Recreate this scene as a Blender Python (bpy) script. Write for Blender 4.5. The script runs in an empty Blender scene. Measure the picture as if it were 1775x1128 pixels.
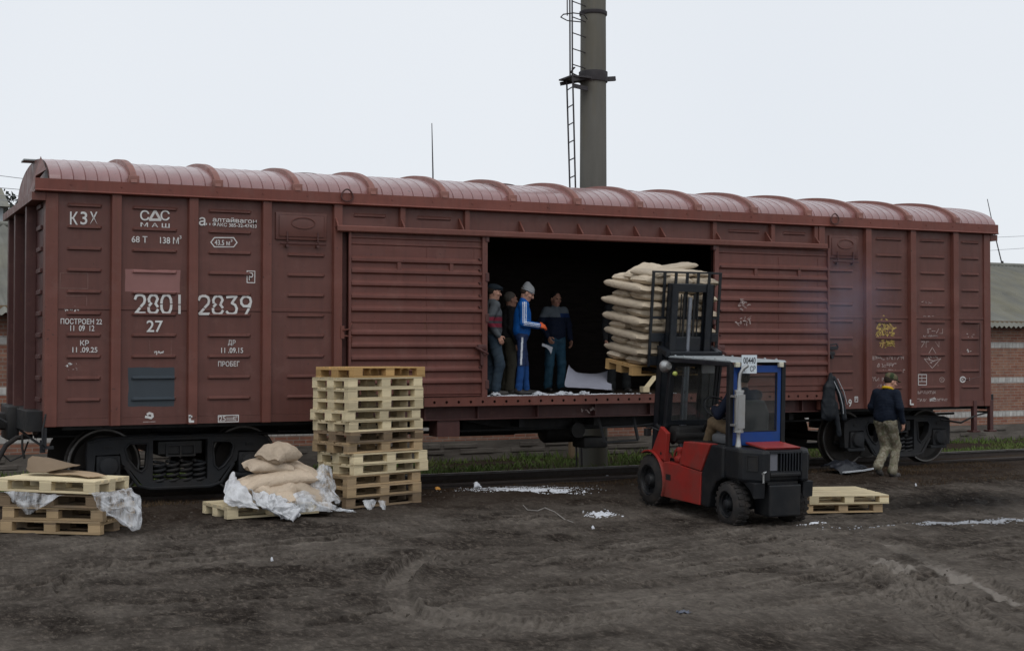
import bpy, bmesh, math, random
import numpy as np
from mathutils import Vector, Matrix, noise
R = math.radians
rng = random.Random(7)

# ---------------------------------------------------------------- camera, sky, sun, exposure
scene = bpy.context.scene
COL = scene.collection
CAM = Vector((-2.459, -18.143, 1.993)); YAW, PITCH, FPX = 0.4664, 0.0196, 2353.9
cam_data = bpy.data.cameras.new('camera'); cam_data.sensor_width = 36.0
cam_data.lens = FPX / 1775 * 36.0; cam_data.clip_end = 3000
cam = bpy.data.objects.new('camera', cam_data); COL.objects.link(cam)
cam.location = CAM; cam.rotation_euler = (math.pi / 2 + PITCH, -0.0014, -YAW)
scene.camera = cam

SUN_EL, SUN_AZ = R(52), R(200)
world = bpy.data.worlds.new('World'); scene.world = world; world.use_nodes = True
nt = world.node_tree; nt.nodes.clear()
w_out = nt.nodes.new('ShaderNodeOutputWorld'); w_mix = nt.nodes.new('ShaderNodeMixShader')
w_bg = nt.nodes.new('ShaderNodeBackground'); w_ov = nt.nodes.new('ShaderNodeBackground')
w_sky = nt.nodes.new('ShaderNodeTexSky'); w_sky.sky_type = 'NISHITA'; w_sky.sun_disc = False
w_sky.sun_elevation = SUN_EL; w_sky.sun_rotation = SUN_AZ
w_bg.inputs['Strength'].default_value = 0.10
nt.links.new(w_sky.outputs[0], w_bg.inputs['Color'])
# the cloud deck: an even pale grey with very soft broad patches
w_tc = nt.nodes.new('ShaderNodeTexCoord'); w_no = nt.nodes.new('ShaderNodeTexNoise')
w_no.inputs['Scale'].default_value = 1.4; w_no.inputs['Detail'].default_value = 3
w_ramp = nt.nodes.new('ShaderNodeValToRGB')
w_ramp.color_ramp.elements[0].position = 0.3; w_ramp.color_ramp.elements[0].color = (0.79, 0.83, 0.885, 1)
w_ramp.color_ramp.elements[1].position = 0.75; w_ramp.color_ramp.elements[1].color = (0.86, 0.89, 0.93, 1)
nt.links.new(w_tc.outputs['Generated'], w_no.inputs['Vector']); nt.links.new(w_no.outputs['Fac'], w_ramp.inputs[0])
nt.links.new(w_ramp.outputs[0], w_ov.inputs['Color']); w_ov.inputs['Strength'].default_value = 1.0
w_mix.inputs[0].default_value = 0.93
nt.links.new(w_bg.outputs[0], w_mix.inputs[1]); nt.links.new(w_ov.outputs[0], w_mix.inputs[2])
nt.links.new(w_mix.outputs[0], w_out.inputs['Surface'])

sun_data = bpy.data.lights.new('sun', 'SUN'); sun_data.energy = 0.8; sun_data.angle = R(30)
sun_data.color = (1.0, 0.97, 0.93)
sun = bpy.data.objects.new('sun', sun_data); COL.objects.link(sun)
sun_dir = Vector((math.sin(SUN_AZ) * math.cos(SUN_EL), math.cos(SUN_AZ) * math.cos(SUN_EL), math.sin(SUN_EL)))
sun.rotation_euler = sun_dir.to_track_quat('Z', 'Y').to_euler()
sun.location = (0, -10, 20)

vs = scene.view_settings; vs.view_transform = 'Standard'; vs.look = 'None'; vs.exposure = 0.0; vs.gamma = 1.0
vs.use_curve_mapping = False

# ---------------------------------------------------------------- measuring: photograph pixel -> point on a real plane
_f = Vector((math.sin(YAW) * math.cos(PITCH), math.cos(YAW) * math.cos(PITCH), math.sin(PITCH)))
_r = Vector((math.cos(YAW), -math.sin(YAW), 0)); _u = _r.cross(_f)
def at(px, py, X=None, Y=None, Z=None):
    d = _f + _r * ((px - 887.5) / FPX) - _u * ((py - 564) / FPX)
    if Y is not None: t = (Y - CAM.y) / d.y
    elif Z is not None: t = (Z - CAM.z) / d.z
    else: t = (X - CAM.x) / d.x
    return CAM + d * t

# ---------------------------------------------------------------- mesh helpers
class MB:
    """collects shapes; build() links them as one mesh object"""
    def __init__(s): s.v = []; s.f = []; s.m = []
    def add(s, vs_, fs_, mi=0, M=None):
        b = len(s.v)
        for p in vs_:
            p = Vector(p); s.v.append(M @ p if M else p)
        for f in fs_: s.f.append(tuple(b + i for i in f)); s.m.append(mi)
        return s
    def box(s, lo, hi, mi=0, M=None, c=0.0):
        x0, y0, z0 = lo; x1, y1, z1 = hi
        if c <= 0:
            vs_ = [(x0,y0,z0),(x1,y0,z0),(x1,y1,z0),(x0,y1,z0),(x0,y0,z1),(x1,y0,z1),(x1,y1,z1),(x0,y1,z1)]
            fs_ = [(3,2,1,0),(4,5,6,7),(0,1,5,4),(1,2,6,5),(2,3,7,6),(3,0,4,7)]
            return s.add(vs_, fs_, mi, M)
        bm = bmesh.new(); bmesh.ops.create_cube(bm, size=1)
        for v in bm.verts:
            v.co = Vector(((x0+x1)/2 + v.co.x*(x1-x0), (y0+y1)/2 + v.co.y*(y1-y0), (z0+z1)/2 + v.co.z*(z1-z0)))
        bmesh.ops.bevel(bm, geom=list(bm.edges), offset=c, segments=2, affect='EDGES', profile=0.5)
        return s.bm(bm, mi, M)
    def bm(s, bm, mi=0, M=None):
        bm.verts.index_update()
        s.add([v.co.copy() for v in bm.verts], [tuple(v.index for v in f.verts) for f in bm.faces], mi, M)
        bm.free(); return s
    def bar(s, a, b, w, h, mi=0, up=(0, 0, 1), c=0.0):
        a = Vector(a); b = Vector(b); d = (b - a); L = d.length; d.normalize()
        u = Vector(up); r = d.cross(u)
        if r.length < 1e-4: r = d.cross(Vector((1, 0, 0)))
        r.normalize(); u = r.cross(d)
        M = Matrix((r, d, u)).transposed().to_4x4(); M.translation = a
        return s.box((-w/2, 0, -h/2), (w/2, L, h/2), mi, M, c)
    def cyl(s, a, b, r0, r1=None, n=16, mi=0, caps=True):
        r1 = r0 if r1 is None else r1
        return s.lathe(a, b, [(0, r0), ((Vector(b)-Vector(a)).length, r1)], n, mi, caps)
    def lathe(s, a, b, prof, n=24, mi=0, caps=True):
        a = Vector(a); d = (Vector(b) - a).normalized()
        x = d.orthogonal().normalized(); y = d.cross(x)
        vs_ = []; fs_ = []
        for (t, r) in prof:
            for k in range(n):
                q = 2 * math.pi * k / n
                vs_.append(a + d * t + (x * math.cos(q) + y * math.sin(q)) * r)
        for i in range(len(prof) - 1):
            for k in range(n):
                k2 = (k + 1) % n
                fs_.append((i*n+k, i*n+k2, (i+1)*n+k2, (i+1)*n+k))
        if caps:
            fs_.append(tuple(reversed(range(n)))); fs_.append(tuple(range((len(prof)-1)*n, len(prof)*n)))
        return s.add(vs_, fs_, mi)
    def tube(s, pts, r, n=8, mi=0, closed=False):
        pts = [Vector(p) for p in pts]; N = len(pts); vs_ = []; fs_ = []
        ref = None
        for i, p in enumerate(pts):
            a = pts[(i - 1) % N] if (i > 0 or closed) else p
            b = pts[(i + 1) % N] if (i < N - 1 or closed) else p
            t = (b - a).normalized()
            if ref is None: ref = t.orthogonal().normalized()
            ref = (ref - t * ref.dot(t)).normalized(); q = t.cross(ref)
            rr = r[i] if isinstance(r, (list, tuple)) else r
            for k in range(n):
                an = 2 * math.pi * k / n
                vs_.append(p + (ref * math.cos(an) + q * math.sin(an)) * rr)
        for i in range(N if closed else N - 1):
            j = (i + 1) % N
            for k in range(n):
                k2 = (k + 1) % n; fs_.append((i*n+k, i*n+k2, j*n+k2, j*n+k))
        if not closed:
            fs_.append(tuple(reversed(range(n)))); fs_.append(tuple(range((N-1)*n, N*n)))
        return s.add(vs_, fs_, mi)
    def prism(s, poly, lo, hi, plane='XZ', mi=0, M=None):
        """extrude a 2-D outline; plane XZ -> along Y, YZ -> along X, XY -> along Z"""
        n = len(poly); P = {'XZ': lambda a, b, t: (a, t, b), 'YZ': lambda a, b, t: (t, a, b), 'XY': lambda a, b, t: (a, b, t)}[plane]
        vs_ = [P(a, b, lo) for a, b in poly] + [P(a, b, hi) for a, b in poly]
        fs_ = [tuple(range(n)), tuple(reversed(range(n, 2*n)))] + [(i, i+n, (i+1) % n + n, (i+1) % n) for i in range(n)]
        return s.add(vs_, fs_, mi, M)
    def build(s, name, mats, parent=None, smooth=None, off=None, bevel=0.0, recalc=True):
        me = bpy.data.meshes.new(name)
        vv = [v - off for v in s.v] if off is not None else s.v
        me.from_pydata([tuple(v) for v in vv], [], s.f)
        return finish(name, me, mats, parent, smooth, bevel, s.m, recalc)

def finish(name, me, mats, parent=None, smooth=None, bevel=0.0, mi=None, recalc=True):
    if not isinstance(mats, (list, tuple)): mats = [mats]
    for m in mats: me.materials.append(m)
    if mi is not None and len(mats) > 1: me.polygons.foreach_set('material_index', mi)
    if recalc:
        bm = bmesh.new(); bm.from_mesh(me); bmesh.ops.recalc_face_normals(bm, faces=bm.faces)
        bm.to_mesh(me); bm.free()
    if smooth is not None:
        me.polygons.foreach_set('use_smooth', [True] * len(me.polygons))
        if smooth < 180: me.set_sharp_from_angle(angle=R(smooth))
    me.update()
    o = bpy.data.objects.new(name, me); COL.objects.link(o)
    if parent: o.parent = parent
    if bevel > 0:
        md = o.modifiers.new('edge', 'BEVEL'); md.width = bevel; md.segments = 2; md.limit_method = 'ANGLE'; md.angle_limit = R(40)
    return o

def tag(o, label, cat, group=None):
    o['label'] = label; o['category'] = cat
    if group: o['group'] = group
    return o
def kind(o, k): o['kind'] = k; return o
def thing(name, label, cat, loc=(0, 0, 0), rot=(0, 0, 0), group=None):
    o = bpy.data.objects.new(name, None); COL.objects.link(o); o.empty_display_size = 0.1
    o.location = loc; o.rotation_euler = rot
    return tag(o, label, cat, group)
def dup_tree(o, parent=None):
    c = o.copy(); COL.objects.link(c); c.parent = parent
    for ch in list(o.children): dup_tree(ch, c)
    return c
def plate2d(outlines, y0, y1, M=None):
    """flat plate with holes (even-odd), outline in X-Z, thickness y0..y1 -> MB"""
    cu = bpy.data.curves.new('tmp', 'CURVE'); cu.dimensions = '2D'; cu.fill_mode = 'BOTH'; cu.extrude = (y1 - y0) / 2
    for ol in outlines:
        sp = cu.splines.new('POLY'); sp.points.add(len(ol) - 1); sp.use_cyclic_u = True
        for p, q in zip(sp.points, ol): p.co = (q[0], q[1], 0, 1)
    o = bpy.data.objects.new('tmp', cu); COL.objects.link(o)
    dg = bpy.context.evaluated_depsgraph_get()
    me = bpy.data.meshes.new_from_object(o.evaluated_get(dg))
    mb = MB()
    mb.add([(v.co.x, (y0 + y1) / 2 - v.co.z, v.co.y) for v in me.vertices], [tuple(p.vertices) for p in me.polygons], 0, M)
    bpy.data.objects.remove(o); bpy.data.curves.remove(cu); bpy.data.meshes.remove(me)
    return mb
def text_mb(body, w, h, space=1.0, depth=0.0, M=None, mi=0):
    """lettering in the X-Z plane, lower-left at the origin, stretched to w x h"""
    cu = bpy.data.curves.new('tmp', 'FONT'); cu.body = body; cu.space_character = space; cu.fill_mode = 'FRONT'
    cu.offset = 0.012
    o = bpy.data.objects.new('tmp', cu); COL.objects.link(o)
    dg = bpy.context.evaluated_depsgraph_get()
    me = bpy.data.meshes.new_from_object(o.evaluated_get(dg))
    mb = MB()
    if len(me.vertices):
        xs = [v.co.x for v in me.vertices]; ys = [v.co.y for v in me.vertices]
        sx = w / max(1e-6, max(xs) - min(xs)); sy = h / max(1e-6, max(ys) - min(ys))
        mb.add([((v.co.x - min(xs)) * sx, 0, (v.co.y - min(ys)) * sy) for v in me.vertices],
               [tuple(p.vertices) for p in me.polygons], mi, M)
    bpy.data.objects.remove(o); bpy.data.curves.remove(cu); bpy.data.meshes.remove(me)
    return mb

# ---------------------------------------------------------------- materials
def new_mat(name):
    m = bpy.data.materials.new(name); m.use_nodes = True
    t = m.node_tree; b = t.nodes['Principled BSDF']
    return m, t, b
def N(t, kind_, **kw):
    n = t.nodes.new('ShaderNode' + kind_)
    for k, v in kw.items():
        if k in n.inputs: n.inputs[k].default_value = v
        else: setattr(n, k, v)
    return n
def L(t, a, b): t.links.new(a, b)
def mixc(t, fac, a, b, mode='MIX'):
    n = t.nodes.new('ShaderNodeMix'); n.data_type = 'RGBA'; n.blend_type = mode
    for sock, val in ((n.inputs[0], fac), (n.inputs[6], a), (n.inputs[7], b)):
        if hasattr(val, 'is_output'): L(t, val, sock)
        elif isinstance(val, (int, float)): sock.default_value = val
        else: sock.default_value = (*val[:3], 1)
    return n.outputs[2]
def ramp(t, src, *stops):
    n = t.nodes.new('ShaderNodeValToRGB'); cr = n.color_ramp
    while len(cr.elements) < len(stops): cr.elements.new(0.5)
    for e, (p, c) in zip(cr.elements, stops):
        e.position = p; e.color = (c, c, c, 1) if isinstance(c, (int, float)) else (*c, 1)
    L(t, src, n.inputs[0]); return n.outputs[0]
def math_(t, op, a, b=None):
    n = t.nodes.new('ShaderNodeMath'); n.operation = op
    for s_, v in ((n.inputs[0], a), (n.inputs[1], b)):
        if v is None: continue
        if hasattr(v, 'is_output'): L(t, v, s_)
        else: s_.default_value = v
    return n.outputs[0]
def coords(t, scale=(1, 1, 1), which='Object'):
    tc = t.nodes.new('ShaderNodeTexCoord'); mp = t.nodes.new('ShaderNodeMapping')
    mp.inputs['Scale'].default_value = scale; L(t, tc.outputs[which], mp.inputs[0]); return mp.outputs[0]
def noise_tex(t, vec, scale, detail=4, rough=0.55):
    n = N(t, 'TexNoise', Scale=scale, Detail=detail, Roughness=rough); L(t, vec, n.inputs['Vector']); return n.outputs['Fac']
def bump(t, b, height, strength=0.3, dist=0.02):
    n = N(t, 'Bump', Strength=strength, Distance=dist); L(t, height, n.inputs['Height']); L(t, n.outputs[0], b.inputs['Normal'])
def simple(name, col, rough=0.6, metal=0.0, var=0.25, scale=6, bump_s=0.0, bump_scale=60, spec=0.5, dirt=None, dirt_amt=0.5, stretch=(1, 1, 1)):
    """paint, rubber, steel, cloth: a base colour with uneven tone, optional dirt patches and surface grain"""
    m, t, b = new_mat(name)
    v = coords(t, stretch); n = noise_tex(t, v, scale)
    c = mixc(t, n, [x * (1 - var) for x in col], [min(1, x * (1 + var)) for x in col])
    if dirt:
        d = ramp(t, noise_tex(t, v, scale * 0.45, 6, 0.65), (0.45, 0.0), (0.7, dirt_amt))
        c = mixc(t, d, c, dirt)
    L(t, c, b.inputs['Base Color'])
    b.inputs['Metallic'].default_value = metal; b.inputs['Specular IOR Level'].default_value = spec
    r = ramp(t, noise_tex(t, v, scale * 2.3), (0.3, max(0, rough - 0.1)), (0.7, min(1, rough + 0.1))); L(t, r, b.inputs['Roughness'])
    if bump_s: bump(t, b, noise_tex(t, v, bump_scale, 3), bump_s, 0.01)
    return m
# ---------------------------------------------------------------- shared materials
RUSTRED = (0.112, 0.043, 0.034)
def wagon_paint(name, base=RUSTRED, patches=(), rough=0.48, streak=0.5, spec=0.4):
    """red oxide wagon paint: uneven fading, drip streaks, dust; patches = overpainted rectangles (x0,x1,z0,z1,colour)"""
    m, t, b = new_mat(name)
    v = coords(t); vst = coords(t, (5.0, 5.0, 0.35))
    c = mixc(t, noise_tex(t, v, 1.3, 5), [x * 0.82 for x in base], [x * 1.2 for x in base])
    st = ramp(t, noise_tex(t, vst, 2.2, 5, 0.6), (0.45, 0.0), (0.75, streak))
    c = mixc(t, st, c, (base[0] * 0.62, base[1] * 0.66, base[2] * 0.7))
    du = ramp(t, noise_tex(t, v, 3.1, 8, 0.7), (0.54, 0.0), (0.70, 0.42))
    c = mixc(t, du, c, (0.17, 0.085, 0.07))
    rs = ramp(t, noise_tex(t, coords(t, (9, 9, 0.9)), 1.7, 7, 0.7), (0.60, 0.0), (0.70, 0.55)); c = mixc(t, rs, c, (0.115, 0.050, 0.026))
    fd = ramp(t, noise_tex(t, coords(t, (0.5, 1, 1.6)), 1.1, 5, 0.6), (0.52, 0.0), (0.70, 0.45)); c = mixc(t, fd, c, [min(1, x * 1.45 + 0.012) for x in base])
    chip = ramp(t, noise_tex(t, v, 21, 3, 0.5), (0.70, 0.0), (0.73, 0.8))
    c = mixc(t, chip, c, (0.045, 0.022, 0.02))
    if patches:
        sep = N(t, 'SeparateXYZ'); L(t, v, sep.inputs[0])
        wob = math_(t, 'MULTIPLY', math_(t, 'SUBTRACT', noise_tex(t, v, 3, 2), 0.5), 0.05)
        px = math_(t, 'ADD', sep.outputs[0], wob); pz = math_(t, 'ADD', sep.outputs[2], wob)
        for (x0, x1, z0, z1, pc) in patches:
            a = math_(t, 'MULTIPLY', math_(t, 'GREATER_THAN', px, x0), math_(t, 'LESS_THAN', px, x1))
            d = math_(t, 'MULTIPLY', math_(t, 'GREATER_THAN', pz, z0), math_(t, 'LESS_THAN', pz, z1))
            k = math_(t, 'MULTIPLY', math_(t, 'MULTIPLY', a, d), 0.94)
            pcn = mixc(t, noise_tex(t, v, 4, 4), [x * 0.85 for x in pc], [x * 1.12 for x in pc])
            c = mixc(t, k, c, pcn)
    L(t, c, b.inputs['Base Color'])
    L(t, ramp(t, noise_tex(t, v, 6, 4), (0.3, rough - 0.08), (0.7, rough + 0.12)), b.inputs['Roughness'])
    b.inputs['Specular IOR Level'].default_value = spec
    bump(t, b, noise_tex(t, v, 2.0, 2), 0.22, 0.04)
    return m
_a = at(217, 467, Y=0); _b = at(312, 508, Y=0); _c = at(222, 637.5, Y=0); _d = at(302, 704, Y=0)
M_side = wagon_paint('red_oxide_paint', patches=((_a.x, _b.x, _b.z, _a.z, (0.26, 0.125, 0.115)), (_c.x, _d.x, _d.z, _c.z, (0.032, 0.048, 0.060))))
M_red = wagon_paint('red_oxide_paint_trim', base=(0.140, 0.048, 0.035))
M_fascia = wagon_paint('red_oxide_paint_fascia', base=(0.160, 0.046, 0.032))
M_hoop = wagon_paint('red_oxide_paint_hoop', base=(0.21, 0.078, 0.058), spec=0.6)
M_door = wagon_paint('red_oxide_paint_door', base=(0.128, 0.045, 0.035))
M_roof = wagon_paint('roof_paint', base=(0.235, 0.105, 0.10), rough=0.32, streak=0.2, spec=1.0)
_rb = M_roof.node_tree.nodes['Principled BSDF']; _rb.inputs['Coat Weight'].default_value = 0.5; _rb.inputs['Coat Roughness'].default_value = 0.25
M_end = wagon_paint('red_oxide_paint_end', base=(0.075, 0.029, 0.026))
M_lining = simple('old_board_lining', (0.026, 0.021, 0.019), 0.9, var=0.5, scale=3, spec=0.1, stretch=(1, 1, 6))  # deep shade of the wagon interior is put into this near-black colour
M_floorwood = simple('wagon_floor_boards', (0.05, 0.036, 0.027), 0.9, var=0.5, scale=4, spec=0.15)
M_black = simple('grimy_black_steel', (0.0095, 0.0098, 0.0108), 0.62, var=0.35, scale=5, dirt=(0.028, 0.024, 0.02), dirt_amt=0.5, bump_s=0.15, bump_scale=40, spec=0.4)
M_bogie = simple('bogie_casting', (0.021, 0.0225, 0.0255), 0.7, var=0.3, scale=4, dirt=(0.045, 0.036, 0.028), dirt_amt=0.45, bump_s=0.3, bump_scale=70, spec=0.3)
M_wheel = simple('wheel_steel', (0.03, 0.026, 0.023), 0.6, metal=0.3, var=0.3, scale=6, dirt=(0.05, 0.035, 0.026))
M_tread = simple('bright_rail_steel', (0.17, 0.165, 0.16), 0.38, metal=0.85, var=0.3, scale=9, dirt=(0.10, 0.07, 0.05), dirt_amt=0.6)
M_railside = simple('rusty_rail_side', (0.035, 0.026, 0.022), 0.8, var=0.4, scale=8)
M_white = simple('stencil_white', (0.62, 0.62, 0.61), 0.7, var=0.14, scale=9, dirt=(0.36, 0.26, 0.24), dirt_amt=0.45)
M_chalk = simple('worn_white_paint', (0.42, 0.35, 0.33), 0.9, var=0.4, scale=16, dirt=(0.16, 0.06, 0.05), dirt_amt=0.9)
M_ghost = simple('ghost_line', (0.20, 0.115, 0.10), 0.9, var=0.5, scale=14, dirt=(0.10, 0.045, 0.036), dirt_amt=0.9)
M_yellow_old = simple('worn_yellow_paint', (0.50, 0.36, 0.10), 0.85, var=0.35, scale=16, dirt=(0.16, 0.06, 0.05), dirt_amt=0.9)
M_rubber = simple('tyre_rubber', (0.022, 0.021, 0.021), 0.8, var=0.25, scale=8, dirt=(0.07, 0.055, 0.045), dirt_amt=0.55, bump_s=0.2, bump_scale=50, spec=0.3)
M_dark = simple('dark_machine_paint', (0.0085, 0.0098, 0.0122), 0.5, var=0.25, scale=6, dirt=(0.034, 0.031, 0.028), dirt_amt=0.5, spec=0.3)
M_mast = simple('mast_blue_black', (0.0078, 0.0105, 0.0150), 0.42, var=0.25, scale=7, dirt=(0.04, 0.036, 0.03), dirt_amt=0.25, spec=0.5)
M_frred = simple('forklift_red_paint', (0.30, 0.023, 0.018), 0.42, var=0.18, scale=4, dirt=(0.13, 0.05, 0.04), dirt_amt=0.75, bump_s=0.04, bump_scale=8)
M_blue = simple('cab_blue_paint', (0.002, 0.040, 0.205), 0.42, var=0.15, scale=5, dirt=(0.015, 0.04, 0.10), dirt_amt=0.5)
M_grey = simple('grey_metal_paint', (0.30, 0.33, 0.34), 0.5, var=0.15, scale=6, dirt=(0.14, 0.13, 0.12), dirt_amt=0.5)
M_alu = simple('silver_muffler', (0.42, 0.43, 0.43), 0.40, metal=0.75, var=0.12, scale=10, dirt=(0.3, 0.26, 0.2), dirt_amt=0.4)

def glass_mat():
    m, t, b = new_mat('dusty_glass')
    t.nodes.remove(b); out = t.nodes['Material Output']
    tr = N(t, 'BsdfTransparent'); tr.inputs[0].default_value = (0.80, 0.84, 0.84, 1)
    gl = N(t, 'BsdfGlossy', Roughness=0.06); df = N(t, 'BsdfDiffuse'); df.inputs[0].default_value = (0.3, 0.3, 0.29, 1)
    fr = N(t, 'Fresnel', IOR=1.45)
    m1 = N(t, 'MixShader'); L(t, fr.outputs[0], m1.inputs[0]); L(t, tr.outputs[0], m1.inputs[1]); L(t, gl.outputs[0], m1.inputs[2])
    m2 = N(t, 'MixShader'); L(t, ramp(t, noise_tex(t, coords(t), 2.5, 5), (0.4, 0.03), (0.8, 0.2)), m2.inputs[0])
    L(t, m1.outputs[0], m2.inputs[1]); L(t, df.outputs[0], m2.inputs[2]); L(t, m2.outputs[0], out.inputs[0])
    return m
M_glass = glass_mat()
def film_mat(name, opac, col=(0.72, 0.76, 0.82)):
    m, t, b = new_mat(name)
    out = t.nodes['Material Output']
    b.inputs['Base Color'].default_value = (*col, 1); b.inputs['Roughness'].default_value = 0.3
    b.inputs['Specular IOR Level'].default_value = 0.35
    tl = N(t, 'BsdfTranslucent'); tl.inputs[0].default_value = (*col, 1)
    a = N(t, 'MixShader'); a.inputs[0].default_value = 0.35; L(t, b.outputs[0], a.inputs[1]); L(t, tl.outputs[0], a.inputs[2])
    tr = N(t, 'BsdfTransparent'); mx = N(t, 'MixShader')
    n = noise_tex(t, coords(t), 9, 6, 0.65)
    n = noise_tex(t, coords(t, (1.6, 1.6, 0.5)), 6, 4, 0.6)
    L(t, ramp(t, n, (0.34, max(0, opac - 0.3)), (0.66, min(1, opac + 0.3))), mx.inputs[0])
    L(t, tr.outputs[0], mx.inputs[1]); L(t, a.outputs[0], mx.inputs[2]); L(t, mx.outputs[0], out.inputs[0])
    bump(t, b, noise_tex(t, coords(t, (1.8, 1.8, 0.6)), 9, 3, 0.5), 0.3, 0.02)
    return m
M_film = film_mat('clear_stretch_film', 0.34, (0.88, 0.90, 0.93))
M_filmw = film_mat('white_plastic_film', 0.9, (0.84, 0.85, 0.87))

def wood(name, base, grey=(0.2, 0.18, 0.15), grey_amt=0.3, seed=0.0):
    m, t, b = new_mat(name)
    oi = N(t, 'ObjectInfo')
    tc = N(t, 'TexCoord'); ad = N(t, 'VectorMath', operation='ADD'); L(t, tc.outputs['Object'], ad.inputs[0])
    sc_ = N(t, 'VectorMath', operation='SCALE'); sc_.inputs['Scale'].default_value = 37.0
    cmb = N(t, 'CombineXYZ'); L(t, oi.outputs['Random'], cmb.inputs[0]); L(t, oi.outputs['Random'], cmb.inputs[1]); L(t, cmb.outputs[0], sc_.inputs[0])
    L(t, sc_.outputs[0], ad.inputs[1])
    mp = N(t, 'Mapping'); mp.inputs['Scale'].default_value = (1.2, 9, 14); L(t, ad.outputs[0], mp.inputs[0]); v = mp.outputs[0]
    g = noise_tex(t, v, 4, 6, 0.6)
    c = mixc(t, g, [x * 0.72 for x in base], [min(1, x * 1.18) for x in base])
    big = noise_tex(t, ad.outputs[0], 2.2, 4)
    c = mixc(t, ramp(t, big, (0.45, 0.0), (0.75, grey_amt)), c, grey)
    tone = ramp(t, oi.outputs['Random'], (0.0, 0.68), (1.0, 1.12))
    c = mixc(t, 1.0, c, tone, 'MULTIPLY')
    L(t, c, b.inputs['Base Color']); b.inputs['Roughness'].default_value = 0.78; b.inputs['Specular IOR Level'].default_value = 0.25
    bump(t, b, g, 0.25, 0.004)
    return m
M_pine = wood('fresh_pine', (0.76, 0.645, 0.42), (0.50, 0.41, 0.27), 0.5)
M_old = wood('weathered_wood', (0.26, 0.185, 0.115), (0.11, 0.09, 0.07), 0.8)
M_amber = wood('amber_wood', (0.52, 0.33, 0.14), (0.30, 0.17, 0.07), 0.4)
M_tan = wood('tan_used_wood', (0.46, 0.33, 0.19), (0.22, 0.17, 0.12), 0.7)
M_greywood = wood('grey_film_dusted_wood', (0.24, 0.22, 0.20), (0.42, 0.43, 0.44), 0.6)

# ---------------------------------------------------------------- ground: one sheet to the horizon, with ruts and tyre tracks
def vnoise(x, y, seed):
    r_ = np.random.RandomState(seed).rand(256, 256)
    xi = np.floor(x).astype(int); yi = np.floor(y).astype(int); fx = x - xi; fy = y - yi
    fx = fx * fx * (3 - 2 * fx); fy = fy * fy * (3 - 2 * fy)
    a = r_[xi % 256, yi % 256]; b_ = r_[(xi + 1) % 256, yi % 256]; c_ = r_[xi % 256, (yi + 1) % 256]; d_ = r_[(xi + 1) % 256, (yi + 1) % 256]
    return a + (b_ - a) * fx + (c_ - a) * fy + (a - b_ - c_ + d_) * fx * fy - 0.5
def fbm(x, y, seed, oct_=4):
    s = 0; a = 1.0
    for k in range(oct_): s = s + a * vnoise(x * 2**k + 17.3 * k, y * 2**k + 5.1 * k, seed + k); a *= 0.5
    return s
BASE_Y = [-500, -9, -6, -4.6, -2.8, -1.2, -0.3, 0.45, 1.0, 2.1, 2.5, 3.2, 4.2, 9, 500]
BASE_Z = [-0.13, -0.13, -0.12, -0.105, -0.045, 0.0, -0.01, -0.045, -0.09, -0.09, -0.13, -0.2, -0.28, -0.3, -0.3]
def ground_z(x, y): return float(np.interp(y, BASE_Y, BASE_Z))
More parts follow.
